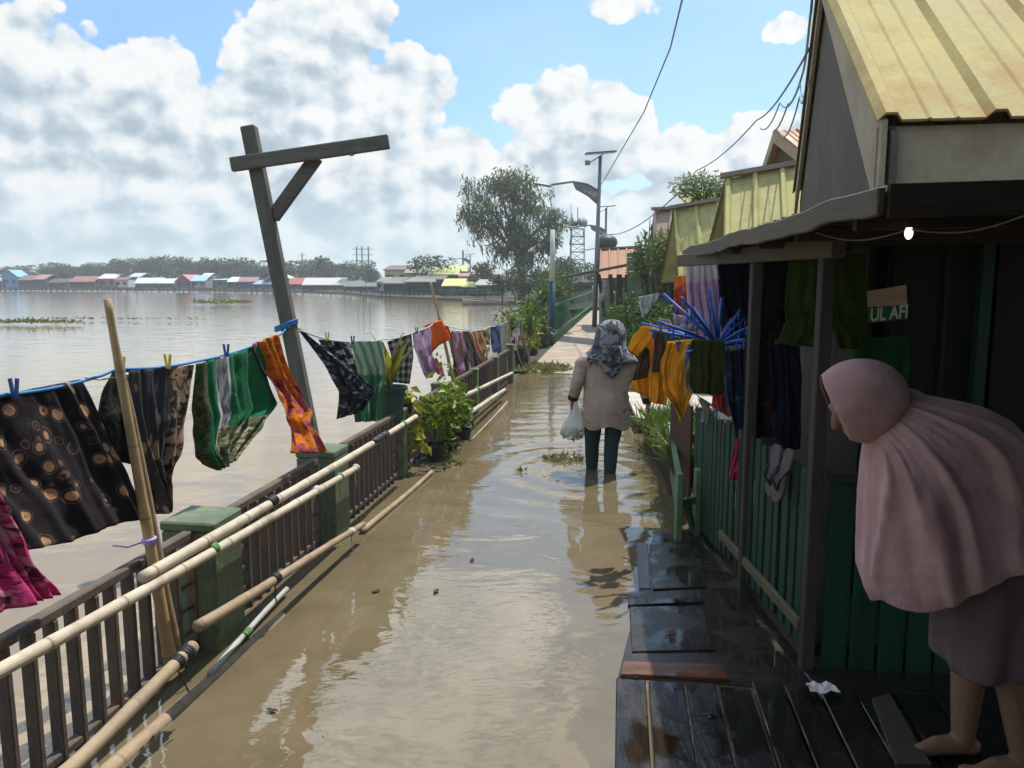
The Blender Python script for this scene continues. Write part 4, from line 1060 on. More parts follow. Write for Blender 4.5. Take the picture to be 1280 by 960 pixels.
garment('green_trousers', 'dark green wide trousers hung in the veranda shade with legs spread', 'trousers', [
    ('waist', [(988, 318), (985, 345), (982, 372), (982, 400)], [(1082, 318), (1083, 345), (1084, 372), (1084, 400)], 3.55, clothmat('forest', flat((.05, .085, .012))), dict(amp=.02, freq=4)),
    ('leg', [(983, 398), (978, 415), (973, 430)], [(1032, 396), (1024, 415), (1016, 434)], 3.545, MATS['forest'], dict(amp=.018, freq=2, nu=20, nv=16)),
    ('leg', [(1032, 396), (1042, 415), (1048, 436)], [(1085, 400), (1082, 418), (1080, 436)], 3.545, MATS['forest'], dict(amp=.018, freq=2, nu=20, nv=16))])
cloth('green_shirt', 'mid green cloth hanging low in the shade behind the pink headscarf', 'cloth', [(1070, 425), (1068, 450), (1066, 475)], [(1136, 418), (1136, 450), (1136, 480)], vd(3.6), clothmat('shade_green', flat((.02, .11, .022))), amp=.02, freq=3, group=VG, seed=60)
def _addy(self, uv):
    sp = self.add('ShaderNodeSeparateXYZ'); self.l.new(uv, sp.inputs[0]); return sp.outputs[1]
NG.add_y = _addy
cloth('lilac_sheet', 'lilac and white sheet hanging from the far end of the awning', 'sheet', [(857, 320), (858, 360), (862, 400), (866, 432)], [(893, 316), (897, 350), (902, 390), (904, 428)], vd(6.15), clothmat('lilac_sheet', lambda g, uv: g.mix(g.mr(g.add_y(uv), .20, .22), (.62, .58, .60), g.mix(g.mr(g.noise(uv, 4, 3), .4, .6), (.46, .38, .58), (.62, .42, .55))), trans=.35), amp=.03, freq=4, group=VG, seed=61)
cloth('orange_towel', 'orange and red cloth hanging just left of the lilac sheet', 'cloth', [(843, 346), (842, 370), (845, 392)], [(857, 344), (858, 370), (857, 396)], vd(6.6), clothmat('orange_red', lambda g, uv: g.mix(g.mr(g.noise(uv, 5, 2), .45, .5), (.75, .26, .04), (.45, .08, .05))), amp=.02, freq=2, nu=18, group=VG, seed=62)
cloth('lilac_cloth', 'small pinkish white cloth lying on the left dryer spokes', 'cloth', [(824, 398), (822, 404), (826, 408)], [(838, 400), (840, 408), (838, 412)], vd(4.8), clothmat('pinkwhite', flat((.62, .48, .50))), amp=.02, freq=1, nu=12, nv=12, group=VG, seed=63)
cloth('white_cloth', 'white and lilac cloth bunched on the dryer in front of the lilac sheet', 'cloth', [(842, 392), (842, 402), (846, 412)], [(866, 398), (872, 406), (868, 414)], vd(4.9), clothmat('lilacwhite', patches((.55, .50, .60), [(.22, .20, .40)], 14, .5)), amp=.025, freq=2, nu=16, nv=12, group=VG, seed=64)
cloth('pink_cloth', 'red pink rag hanging on the green slat fence left of the sandals', 'rag', [(920, 548), (915, 570), (911, 600)], [(930, 550), (934, 572), (925, 600)], lambda x, y: D(x, y, 4.25), clothmat('rag_pink', flat((.55, .06, .14))), amp=.015, freq=1.5, nu=16, nv=18, group=VG, seed=65)
# sandals hooked over the fence
m_sand = mat('grey_rubber', (.11, .095, .10), .7, .25); m_sand2 = mat('brown_rubber', (.10, .08, .075), .7, .25)
def sandal(a, b, Y, label, m):
    """flip-flop standing on its toe against the slats; a = heel pixel, b = toe pixel"""
    A = D(*a, Y); B = D(*b, Y); d = (B - A); L = d.length; d.normalize(); nrm = V((-.9, -.35, .2)); nrm = (nrm - d * nrm.dot(d)).normalized(); s = d.cross(nrm)
    t = thing('sandal', label, 'sandal', B, 'sandals hung on the fence')
    prof = [(0, .022), (.08, .03), (.3, .031), (.5, .029), (.7, .037), (.88, .036), (.97, .022), (1, .004)]
    o = [A + d * (q * L) + s * w for q, w in prof] + [A + d * (q * L) - s * w for q, w in reversed(prof)]
    mb = MB(); mb.prism(o, nrm * .016); mb.build('sole', m, t, bevel=.003)
    toe = A + d * (.78 * L) + nrm * .016; mb = MB()
    for k in (-1, 1): mb.tube([toe, A + d * (.58 * L) + s * (.026 * k) + nrm * .045, A + d * (.38 * L) + s * (.03 * k) + nrm * .014], .006, 6)
    mb.build('strap', m_tape, t, smooth=True)
sandal((974, 556), (964, 620), 3.52, 'grey rubber sandal hung on the green slats, left one of the pair', m_sand)
sandal((991, 562), (970, 628), 3.42, 'brownish rubber sandal hung on the green slats next to the tall post', m_sand2)
# sign on the house wall
sg = thing('sign', 'small cream and green sign with white letters UL AFI on the dark house wall', 'sign', D(1110, 402, 3.74))
def wallpt(px, py):
    d = ray(px, py); n = HYv; s = ((fw0 - HYv * .03) - V((0, 0, CAMZ))).dot(n) / d.dot(n); return V((d.x * s, d.y * s, CAMZ + d.z * s))
q = [wallpt(1084, 364), wallpt(1133, 356), wallpt(1134, 381), wallpt(1085, 384)]
mb = MB(); mb.prism(q, HYv * .006); mb.build('panel', mat('cream_print', (.55, .42, .24), .6, .3, 14, dirt=(.5, .12, .08), dirt_amt=.5), sg)
q2 = [wallpt(1085, 384.4), wallpt(1134, 381.4), wallpt(1135, 399), wallpt(1086, 404)]
mb = MB(); mb.prism(q2, HYv * .006); mb.build('panel', mat('sign_green', (.03, .15, .06), .6, .2), sg)
def text(s, p, xdir, ydir, size, m, parent, name='lettering', ext=.002, squeeze=1.0):
    cu = bpy.data.curves.new(name, 'FONT'); cu.body = s; cu.size = size; cu.extrude = ext; cu.offset = size * .022
    o = bpy.data.objects.new('tmp_text', cu); COL.objects.link(o)
    dg = bpy.context.evaluated_depsgraph_get(); dg.update()
    me = bpy.data.meshes.new_from_object(o.evaluated_get(dg)); bpy.data.objects.remove(o)
    x = xdir.normalized(); yv = ydir.normalized(); z = x.cross(yv)
    Mx = Matrix(((x.x * squeeze, yv.x, z.x, p.x), (x.y * squeeze, yv.y, z.y, p.y), (x.z * squeeze, yv.z, z.z, p.z), (0, 0, 0, 1)))
    me.transform(Mx); return link_mesh(name, me, m, parent)
bl = wallpt(1087, 401.5) - HYv * .004
text('UL AFI', bl, wallpt(1134, 396.5) - wallpt(1086, 401.5), V((0, 0, 1)), .088, mat('white_letter', (.7, .7, .62), .6, .1), sg, squeeze=.68)
# bulb on a sagging wire
w0, w1 = D(1020, 291, 2.9), D(1300, 262, 1.95)
bp = D(1136, 291, 2.3)
mb = MB(); P = [w0.lerp(bp + V((0, 0, .01)), i / 10) - V((0, 0, .03 * math.sin(math.pi * i / 10))) for i in range(11)] + [(bp + V((0, 0, .01))).lerp(w1, i / 10) - V((0, 0, .03 * math.sin(math.pi * i / 10))) for i in range(1, 11)]
mb.tube(P, .0026, 5); tag(mb.build('cable', mat('grey_cable', (.12, .12, .11), .6, .2)), 'pale cable sagging under the awning past the lit bulb', 'cable')
bulb = thing('light_bulb', 'small lit light bulb on the cable under the awning', 'light bulb', bp)
m_b, gb, bb = newmat('lit_bulb'); bb.inputs['Base Color'].default_value = (.9, .85, .7, 1); bb.inputs['Emission Color'].default_value = (1, .88, .62, 1); bb.inputs['Emission Strength'].default_value = 1.1
mb = MB(); mb.ball(bp, (.012, .012, .020), 12, 8); mb.build('glass', m_b, bulb, smooth=True)
mb = MB(); mb.tube([bp + V((0, 0, .015)), bp + V((0, 0, .036))], .008, 10); mb.build('socket', m_tape, bulb)

# ------------------------------------------------------------------ unseen porch roof and walls, added to block sky light and darken the right
np_ = thing('house', 'added unseen walls and wide roof blocking sky light at the near end of the lane', 'house', V((2.9, -1.5, 0)))
mb = MB(); mb.prism([V((2.45, 1.9, -.3)), V((2.45, -6, -.3)), V((2.45, -6, 3.0)), V((2.45, 1.9, 3.0))], V((.08, 0, 0))); mb.build('wall', m_dwood, np_)
mb = MB(); mb.prism([V((-.9, 1.75, 2.45)), V((5, 1.75, 3.3)), V((5, -6, 3.3)), V((-.9, -6, 2.45))], V((0, 0, .05))); mb.build('roof', m_awn, np_)
mb = MB(); mb.prism([V((-.6, -2.6, -.3)), V((2.4, -2.6, -.3)), V((2.4, -2.6, 2.5)), V((-.6, -2.6, 2.5))], V((0, .06, 0))); mb.build('screen_wall', m_dwood, np_)
for x, y in ((-.8, -5.8), (-.8, -2.6), (2.3, 1.5)):
    mb = MB(); mb.bar(V((x, y, -.5)), V((x, y, 2.46)), .09, .09); mb.build('post', m_vpost, np_)
# ------------------------------------------------------------------ more houses along the right of the walkway
m_terr = mat('terracotta_zinc', (.33, .17, .10), .6, .2, 3, bump=.05, dirt=(.25, .2, .15))
m_bluegreen = wood('bluegreen_board', (.075, .12, .105), 'x', rough=.7, dirt=(.15, .14, .1))
m_dark = mat('deep_brown_wall', (.022, .02, .02), .9, .3, 3)
m_ridge = mat('ridge_cap', (.22, .18, .15), .7, .2)
def skirt_house(label, ridge_px0, ridge_px1, Y0, Y1, eave_dy, drop, roofm, wallm, pitch, depth=3.0, cat='house', sx=-.27):
    """house whose roof slope faces the lane head: ridge between two measured points, slope falling towards -y"""
    a = D(*ridge_px0, Y0); b = D(*ridge_px1, Y1)
    t = thing('house', label, cat, V((a.x + .5, a.y, 0)))
    dn = V((sx, -eave_dy, -drop))
    mb = MB(); ribbed_slope(mb, a + dn, b + dn, a, b, pitch=pitch, h=.045, w=.035, sub=1); mb.build('roof', roofm, t, fixn=False)
    dn2 = V((.0, eave_dy, -drop))
    mb = MB(); ribbed_slope(mb, a + dn2, b + dn2, a, b, pitch=pitch, h=.03, w=.03, sub=0); mb.build('roof', roofm, t, fixn=False)
    mb = MB(); mb.bar(a + V((-.05, 0, .03)), b + V((.05, 0, .03)), .16, .05); mb.build('ridge_cap', m_ridge, t)
    zt = min(a.z, b.z) - drop + .04
    mb = MB(); p = [V((a.x + .2, a.y - eave_dy * .8, -.3)), V((b.x + 1.5, b.y - eave_dy * .8, -.3)), V((b.x + 1.5, b.y + eave_dy * .8, -.3)), V((a.x + .2, a.y + eave_dy * .8, -.3))]
    mb.prism(p, V((0, 0, zt + .3))); mb.build('wall', wallm, t)
    mb = MB(); mb.prism([a + V((.0, -eave_dy * .85, -drop + .02)), a + V((.22, 0, -.05)), a + V((.22, eave_dy * .85, -drop + .02))], V((.02, 0, 0))); mb.build('gable', m_grey, t)
    return t
h2 = skirt_house('second house on the right with tall greenish yellow ribbed roof and small gable on top', (906, 224), (1010, 204), 8.6, 8.4, 1.05, 1.1, m_yel2, m_dark, .28)
ga = D(967, 163, 9.6); gl = D(951, 212, 9.4); gr = D(1030, 160, 9.55); gre = D(1040, 214, 8.7)
mb = MB(); ge = ga + V((.28, -.75, -.55)); ribbed_slope(mb, ge, ge + HX * 2.2, ga, ga + HX * 2.2, pitch=.25); mb.build('roof', m_terr, h2, fixn=False)
mb = MB(); gf = ga + V((.05, .75, -.55)); ribbed_slope(mb, gf, gf + HX * 2.2, ga, ga + HX * 2.2, pitch=.25); mb.build('roof', m_terr, h2, fixn=False)
mb = MB()
for e in (ge, gf): mb.prism([ga, e, e + V((0, 0, -.12)), ga + V((0, 0, -.14))], HX * .02)
mb.build('bargeboard', m_white, h2)
mb = MB(); mb.prism([ga + HX * .1 + V((0, 0, -.1)), ge + HX * .1, gf + HX * .1], HX * .03); mb.build('gable', m_grey, h2)
h3 = skirt_house('third house on the right with yellow green ribbed roof and creepers along its top', (842, 262), (990, 236), 12.4, 11.2, 1.0, 1.15, m_yel2, m_dark, .36, sx=-.10)
mb = MB(); a = D(846, 243, 13.4); b = D(1000, 226, 12.0); ribbed_slope(mb, a + V((.1, -.9, -.38)), b + V((.1, -.9, -.38)), a, b, pitch=.36); mb.build('upper_roof', m_yel2, h3, fixn=False)
mb = MB(); a2 = a + V((0.1, -.85, -.45)); mb.bar(a2, b + V((.1, -.85, -.45)), .06, .10); mb.build('eave_beam', m_ridge, h3)
h4 = skirt_house('fourth house on the right with a pinkish brown ribbed roof behind bamboo leaves', (818, 263), (900, 260), 15.5, 15.0, 1.1, 1.3, mat('pink_zinc', (.30, .22, .18), .6, .2), m_dark, .3)
h5 = skirt_house('house farther up the walkway with an orange brown roof', (750, 312), (800, 309), 27, 26.5, 2.2, 1.0, m_terr, m_bluegreen, .3)
# boarded blue green wall panel and dark porch roof in front of it
mb = MB(); 
for k in range(9):
    a = D(784, 318 + k * 6, 16.4); b = D(842, 318 + k * 6, 15.6); a.z = b.z = (a.z + b.z) / 2; mb.bar(a, b, .02, .085)
tag(mb.build('board_screen', m_bluegreen), 'grey blue green board screen behind the leafy shrubs right of the walkway', 'wall')
por = thing('porch_roof', 'dark tilted porch roof on crooked timber posts over the right edge of the walkway', 'porch', D(760, 400, 22))
mb = MB(); a = D(690, 351, 22.5); b = D(796, 331, 19.5); mb.prism([a, b, b + V((.5, 1.6, .1)), a + V((.5, 1.6, .1))], V((0, 0, .07))); mb.build('roof', m_awn, por)
for px, Y, lean in ((752, 21, .25), (764, 20.4, .1), (772, 20, 0), (783, 19.8, .04), (790, 19.6, 0), (775, 20.6, 0.05)):
    p = D(px, 398, Y); mb = MB(); mb.bar(V((p.x + lean, p.y, -.2)), V((p.x - lean * .4, p.y, D(px, 343, Y).z)), .09, .09); mb.build('post', m_vpost, por)
mb = MB(); p = D(735, 352, 21.4); mb.prism([D(812, 330, 19.8), D(834, 330, 19.8), D(834, 365, 19.8), D(812, 365, 19.8)], V((.02, .05, 0))); mb.build('side_board', m_bluegreen, por)
# long dark roofed house across the head of the walkway
hx = thing('house', 'dark low roofed house closing the head of the walkway', 'house', V((9, 62, .3)))
mb = MB(); a = D(690, 343, 60); b = D(690, 362, 57); 
mb.prism([D(672, 350, 58), D(700, 341, 60), D(742, 352, 58), D(742, 357, 58), D(672, 357, 58)], V((0, 6, 0))); mb.build('roof', mat('dark_shingle', (.07, .075, .07), .9), hx)
mb = MB(); mb.prism([D(680, 356, 58.5), D(740, 356, 58.5), D(740, 384, 58.5), D(680, 384, 58.5)], V((0, 5, 0))); mb.build('wall', mat('teal_dark_wall', (.05, .075, .07), .9, .3), hx)
mb = MB(); mb.prism([D(718, 364, 58.4), D(728, 364, 58.4), D(728, 383, 58.4), D(718, 383, 58.4)], V((0, .08, 0))); mb.build('door', m_dwood, hx)
# small jetty with step on the right beyond the yellow shirts
jt = thing('jetty', 'small sunlit board jetty on dark beam right of the walking woman', 'jetty', G(800, 535))
mb = MB(); P = [G(786, 519, .16), G(850, 519, .16), G(838, 500, .16), G(745, 500, .16)]; P = [V((1.42, 8.6, .17)), V((2.9, 8.5, .17)), V((2.7, 10.6, .17)), V((1.6, 10.7, .17))]
mb.prism(P, V((0, 0, -.04))); mb.build('deck', mat('sun_bleached_board', (.42, .39, .34), .7, .25, 3, stretch=(.2, 1, 1)), jt)
mb = MB(); mb.bar(V((1.44, 8.63, .03)), V((2.1, 8.58, .03)), .06, .2); mb.build('beam', m_dwoodx, jt)
for xx in (1.5, 2.6):
    mb = MB(); mb.bar(V((xx, 8.7, -.6)), V((xx, 8.7, .12)), .1, .1); mb.build('leg', m_dwood, jt)
# ------------------------------------------------------------------ green fence along the left of the dry walkway
gf_ = thing('walkway_fence', 'green bar fence along the left edge of the dry walkway', 'fence', V((railx(30, .6), 30, .1)))
m_gf = mat('green_fence_paint', (.05, .14, .075), .6, .3, 4)
def wz(y): 
    for (a, za), (b, zb) in zip(prof, prof[1:]):
        if y <= b: return lerp(za, zb, (y - a) / (b - a))
    return prof[-1][1]
prof = [(13.4, -.035), (14.6, -.004), (15.6, .03), (18, .07), (21, .10), (23, .115), (26, .125), (34, .16), (48, .22), (75, .4)]
y = 20.4; 
while y < 46:
    mb = MB(); p = V((railx(y, .07), y, wz(y))); mb.bar(p + V((0, 0, -.1)), p + V((0, 0, 1.18)), .035, .02, up=PSIDE); mb.build('bar', m_gf, gf_); y += .42 + (y - 20) * .012
for zz in (.25, 1.0):
    mb = MB(); mb.bar(V((railx(20.2, .09), 20.2, wz(20.2) + zz)), V((railx(46, .09), 46, wz(46) + zz)), .03, .06); mb.build('rail', m_gf, gf_)
# blue and white pole beside it
pl = thing('painted_pole', 'pole painted white above and blue below at the start of the green walkway fence', 'pole', D(690, 410, 20.2))
mb = MB(); p = D(690, 410, 20.2); pm = D(690, 352, 20.2); ptp = D(690, 287, 20.2)
mb.tube([V((p.x, p.y, 0)), V((p.x, p.y, pm.z))], .085, 10); mb.build('lower_shaft', mat('blue_pole', (.018, .055, .09), .6), pl, smooth=True)
mb = MB(); mb.tube([V((p.x, p.y, pm.z)), V((p.x, p.y, ptp.z))], [.075, .055], 10); mb.build('upper_shaft', mat('pale_pole', (.45, .47, .45), .6), pl, smooth=True)
# ------------------------------------------------------------------ solar street lamps
m_steel = mat('grey_steel', (.16, .18, .20), .45, .15, metal=.3)
def lamp(base, H, panel_w, arm, label, s=1.0, lean=0.0, rot=0.0):
    t = thing('street_lamp', label, 'street lamp', base, 'solar street lamps along the walkway')
    B = V(base); T = B + V((lean, 0, H))
    mb = MB(); mb.tube([B, B.lerp(T, .5), T], [.085 * s, .07 * s, .055 * s], 10); mb.build('pole', m_steel, t, smooth=True)
    A = B.lerp(T, arm); tip = A + V((-1.62 * s, 0, .62 * s))
    mb = MB(); up = A.lerp(T, .0) + V((0, 0, .45 * s))
    P = [up, up + V((-.4 * s, 0, .23 * s)), up + V((-.85 * s, 0, .30 * s)), tip + V((0, 0, .02))]
    mb.tube(P, .035 * s, 8); Q = [A, A + V((-.35 * s, 0, .30 * s)), A + V((-.75 * s, 0, .52 * s)), up + V((-.85 * s, 0, .30 * s))]
    mb.tube(Q, .03 * s, 8); arm_ = mb.build('arm', m_steel, t, smooth=True)
    mb = MB(); gm = [up, up + V((-.4 * s, 0, .23 * s)), up + V((-.85 * s, 0, .30 * s)), A + V((-.75 * s, 0, .52 * s)), A + V((-.35 * s, 0, .30 * s)), A]
    mb.prism([q + V((0, -.008, 0)) for q in gm], V((0, .016, 0))); mb.build('gusset', m_steel, arm_)
    for q, r in ((.15, .09), (.34, .07), (.52, .05)):
        mb = MB(); c = up.lerp(A, .45) + V((-.85 * s * q, 0, (.36 * q + .02) * s)); mb.tube([c + V((0, -.014, 0)), c + V((0, .014, 0))], r * s, 12); mb.build('hole_disc', m_white, arm_)
    mb = MB(); mb.box(tip + V((-.25 * s, 0, .03 * s)), (.62 * s, .2 * s, .07 * s), Matrix.Rotation(.16, 3, 'Y')); mb.build('lamp_head', m_steel, arm_, bevel=.02)
    mb = MB(); mb.box(T + V((0, 0, .10 * s)), (panel_w, .6 * s, .04), Matrix.Rotation(R(4), 3, 'X') @ Matrix.Rotation(R(-4), 3, 'Y')); mb.build('solar_panel', mat('solar_panel', (.05, .07, .11), .25, .2), t)
    mb = MB(); mb.bar(T + V((-.35 * s, 0, -.22 * s)), T + V((.1 * s, 0, .06 * s)), .04, .03); mb.build('bracket', m_steel, t)
    mb = MB(); mb.box(T + V((-.42 * s, 0, -.22 * s)), (.16 * s, .1, .14 * s)); mb.build('battery_box', m_steel, t)
    return t
def lampspec(px, ptop, Y, **k):
    b = D(px, 400, Y); b.z = .2; T = D(px, ptop, Y); lamp(b, T.z - .2 - .1, **k)
lampspec(743, 191, 26, panel_w=1.0, arm=.72, label='tall solar street lamp nearest along the walkway, its arm reaching left', s=1.0, lean=.12)
lampspec(755.5, 258, 42, panel_w=.95, arm=.70, label='middle solar street lamp, half hidden behind the nearest lamp pole', s=1.0)
lampspec(760.5, 293, 62, panel_w=1.1, arm=.66, label='farthest solar street lamp above the orange brown roof', s=1.05)
# ------------------------------------------------------------------ lattice tower with loudspeakers
tw = thing('lattice_tower', 'steel lattice tower carrying loudspeakers at the head of the walkway', 'tower', D(721, 380, 70))
cB = D(721, 380, 70); cB.z = .3; cT = D(721, 286, 70); H = cT.z - .3; a = .55
cor = [(-a, -a), (a, -a), (a, a), (-a, a)]
mb = MB()
for x, y in cor: mb.bar(cB + V((x * 1.25, y * 1.25, 0)), V((cB.x + x, cB.y + y, cT.z)), .07, .07)
n = 9
for i in range(n):
    z0, z1 = H * i / n, H * (i + 1) / n
    for (x0, y0), (x1, y1) in zip(cor, cor[1:] + cor[:1]):
        mb.bar(cB + V((x0, y0, z1)), cB + V((x1, y1, z1)), .05, .05); mb.bar(cB + V((x0, y0, z0)), cB + V((x1, y1, z1)), .04, .04)
mb.build('lattice', m_steel, tw)
for k in range(4):
    an = k * math.pi / 2 + .4; d = V((math.cos(an), math.sin(an), 0)); c = V((cB.x, cB.y, cT.z + .55)); mb = MB()
    mb.tube([c + d * .15, c + d * .45, c + d * .75], [.12, .2, .42], 12); mb.build('loudspeaker', mat('speaker_grey', (.25, .27, .29), .5), tw, smooth=True)
mb = MB(); mb.tube([V((cB.x, cB.y, cT.z)), V((cB.x, cB.y, cT.z + 1.9))], .04, 6); mb.tube([V((cB.x - .6, cB.y, cT.z - 1)), V((cB.x - .6, cB.y, cT.z + 2.2))], .025, 6); mb.build('mast', m_steel, tw)
# cluster of round water tank on the orange roof house
mb = MB(); c = D(758, 303, 29); mb.ball(c, (.42, .42, .30), 14, 8); mb.tube([c + V((0, 0, -.5)), c + V((0, 0, -.2))], [.3, .38], 12); tag(mb.build('roof_tank', mat('tank', (.05, .06, .07), .5), smooth=True), 'dark round tank standing above the orange brown roof', 'water tank')
# ------------------------------------------------------------------ overhead wires
def wire(pts, r, label, sag=.0):
    mb = MB(); P = []
    for a, b in zip(pts, pts[1:]):
        for i in range(12): P.append(a.lerp(b, i / 12) - V((0, 0, sag * 4 * (i / 12) * (1 - i / 12))))
    P.append(pts[-1]); mb.tube(P, r, 5); return tag(mb.build('overhead_wire', MATS['grey_steel'], smooth=True), label, 'wire', 'overhead wires')
wire([D(860, -30, 9), D(838, 60, 13), D(805, 140, 18), D(752, 230, 26)], .014, 'thick black wire sweeping down from the top of the picture to the nearest street lamp')
wire([D(755, 292, 26), D(846, 243, 13.4)], .012, 'wire from the nearest street lamp to the third house roof', .25)
wire([D(870, 213, 13), D(946, 150, 9), D(1012, 60, 5)], .008, 'thin wire rising to the nearest house gable', .08)
wire([D(966, 165, 9.5), D(985, 130, 8), D(1004, 90, 6), D(1013, 20, 5.0), D(1018, -40, 4.78)], .009, 'dark wire hugging the gable edge of the nearest house', .06)
wire([D(975, 166, 9.5), D(1000, 120, 7), D(1013, 70, 5.4)], .008, 'looped second wire beside the gable of the nearest house', .16)
wire([D(950, 160, 9), D(975, 128, 7.6), D(1000, 105, 6.2), D(1012, 100, 5.2)], .007, 'loose wire looping left of the nearest gable', .1)
# ------------------------------------------------------------------ plants
m_bark = mat('bark', (.10, .08, .06), .9, .35, 6, stretch=(1, 1, .2), bscale=40, bump=.5)
L_dark = leafmat('tree_leaf', [(.04, .07, .022), (.075, .115, .038), (.125, .165, .06)])
L_far = leafmat('far_leaf', [(.022, .04, .015), (.04, .065, .02), (.065, .085, .03)], trans=.15)
L_bush = leafmat('bush_leaf', [(.05, .11, .012), (.12, .20, .02), (.22, .30, .03), (.30, .33, .04)])
L_croton = leafmat('croton_leaf', [(.06, .09, .02), (.22, .20, .03), (.42, .36, .04), (.10, .05, .02)])
L_mid = leafmat('shrub_leaf', [(.03, .07, .015), (.06, .12, .025), (.12, .19, .035)])
L_bamb = leafmat('bamboo_leaf', [(.06, .10, .02), (.11, .17, .035), (.18, .23, .06)])
L_grass = leafmat('grass_blade', [(.04, .09, .012), (.09, .15, .02), (.15, .19, .03)])
m_pot = mat('black_pot', (.03, .035, .038), .5, .3); m_pot2 = mat('green_pot', (.022, .065, .06), .5, .3); m_soil = mat('soil', (.04, .03, .02), .95)
def leafball(mb, c, rad, n, L, w, droop=.2, rnd=random, shell=.35):
    for _ in range(n):
        while True:
            p = V((rnd.uniform(-1, 1), rnd.uniform(-1, 1), rnd.uniform(-1, 1)))
            if p.length <= 1 and p.length > shell * rnd.random(): break
        q = V(c) + V((p.x * rad[0], p.y * rad[1], p.z * rad[2]))
        d = (p * .8 + V((rnd.gauss(0, .6), rnd.gauss(0, .6), rnd.gauss(0, .4) - droop)))
        k = rnd.uniform(.6, 1.3)
        mb.leaf(q, d, L * k, w * k)
def pot(base, r, h, m, label, rim=True, name='plant_pot', leaves=None, lm=None, stem=True, cat='potted plant', group='potted plants along the railing'):
    t = thing(name, label, cat, base, group); b = V(base); mb = MB()
    prof_ = [(r * .72, 0), (r * .85, h * .5), (r, h), (r * 1.08, h), (r * 1.08, h * .9), (r * .92, h * .9), (r * .9, h * .86)]
    mb.loft([[b + V((q * math.cos(a), q * math.sin(a), z)) for a in [2 * math.pi * k / 16 for k in range(16)]] for q, z in prof_], cap=True); mb.build('pot', m, t, smooth=False)
    if leaves: leaves(t, b + V((0, 0, h * .9)))
    return t
def bushy(n, rad, L, w, lm, lift=.8, stems=5):
    def f(t, c):
        mb = MB()
        for _ in range(stems):
            e = c + V((random.uniform(-1, 1) * rad[0] * .6, random.uniform(-1, 1) * rad[1] * .6, rad[2] * random.uniform(.7, 1.5))); mb.tube([c, c.lerp(e, .5) + V((random.uniform(-.03, .03), 0, .03)), e], [.007, .006, .003], 5)
        mb.build('stem', m_bark, t)
        mb = MB(); K = 9
        for k in range(K):
            q = random.uniform(.25, .62); cc = c + V((random.gauss(0, .55) * rad[0], random.gauss(0, .55) * rad[1], rad[2] * (lift + random.gauss(0, .5))))
            leafball(mb, cc, (rad[0] * q, rad[1] * q, rad[2] * q), int(n / K * random.uniform(.4, 1.5)), L * random.uniform(.7, 1.25), w * random.uniform(.7, 1.2), droop=random.uniform(0, .6))
        mb.build('leaves', lm, t, fixn=False)
    return f
def spiky(n, L, w, lm, spread=.6):
    def f(t, c):
        mb = MB()
        for _ in range(n):
            a = random.uniform(0, 6.28); d = V((math.cos(a) * spread * random.random(), math.sin(a) * spread * random.random(), 1)).normalized(); l = L * random.uniform(.5, 1.1)
            s = V((-math.sin(a), math.cos(a), 0)); p = c; rows = []
            for j in range(5):
                q = j / 4; ww = w * math.sin(math.pi * (.12 + .86 * q)); rows.append([p + s * ww / 2, p - s * ww / 2]); p = p + d * l / 4; d = (d + V((math.cos(a) * .12, math.sin(a) * .12, -.10))).normalized()
            mb.quadgrid(rows)
        mb.build('leaves', lm, t, fixn=False)
    return f
random.seed(11)
# leafy pot shrubs against the railing (px 500-610)
pot(V((railx(7.25, .16), 7.25, -.06)), .11, .22, m_pot, 'black pot with yellow green bush spilling over the lane, right of the ochre stained post', leaves=bushy(300, (.26, .26, .24), .085, .05, L_bush, 1.1))
pot(V((railx(7.75, .18), 7.75, -.08)), .10, .20, m_pot, 'black pot with a leafy yellow green shrub, middle of the bushy row', leaves=bushy(420, (.30, .34, .32), .08, .05, L_bush, 1.2))
pot(V((railx(8.3, .2), 8.3, -.08)), .10, .18, m_pot, 'pot with trailing bright green shrub at the end of the bushy row', leaves=bushy(160, (.16, .2, .18), .08, .045, L_mid, 1.0))
# blue green bucket on the railing with the croton
bk = D(487, 523, 6.55)
pot(bk, .15, .28, m_pot2, 'blue green bucket with a yellow and bronze croton, above the railing behind the striped cloth', leaves=spiky(22, .52, .075, L_croton, .45))
def vine(t, c):
    mb = MB()
    for k in range(60):
        q = random.random(); p = c + V((.05 + .10 * q + random.uniform(-.05, .05), random.uniform(-.06, .06), .15 - .55 * q)); mb.leaf(p, V((random.gauss(0, 1), random.gauss(0, 1), -.6)), .11, .07)
    mb.build('leaves', leafmat('yellow_vine', [(.25, .26, .03), (.45, .40, .05), (.14, .20, .03)]), t, fixn=False)
pot(D(505, 520, 6.75), .08, .12, m_pot, 'yellow leaved vine trailing over the railing between bucket and bush', leaves=vine)
# planters along the strip left of the dry walkway (px 630-715)
specs = [(15.2, -.2, .22, .5, L_mid, 'dark pot with red tinged foliage at the start of the dry walkway', 150), (15.9, -.18, .2, .45, L_croton, 'stubby dark pot with rust coloured leaves beside the dry walkway', 140),
         (16.6, -.28, .24, .8, L_mid, 'tall dark shrub in a tub just behind the rust leaved pot', 260), (17.6, -.2, .22, .9, L_bush, 'bright yellow green shrub in a tub by the walkway fence end', 260),
         (18.6, -.35, .24, 1.2, L_bush, 'tall bright green shrub rising above the planters on the left', 420), (19.6, -.15, .22, .7, L_mid, 'dark leaved tub plant next to the green fence bars', 220), (16.9, -.65, .25, 1.25, L_bush, 'sprawling sunlit shrub over the water behind the planters', 380)]
for y, off, r, h, lm, lab, n in specs:
    pot(V((railx(y, off), y, .03)), r, .38, m_pot, lab, leaves=bushy(n, (.22, .24, h * .36), .14, .07, lm, .9, 7))
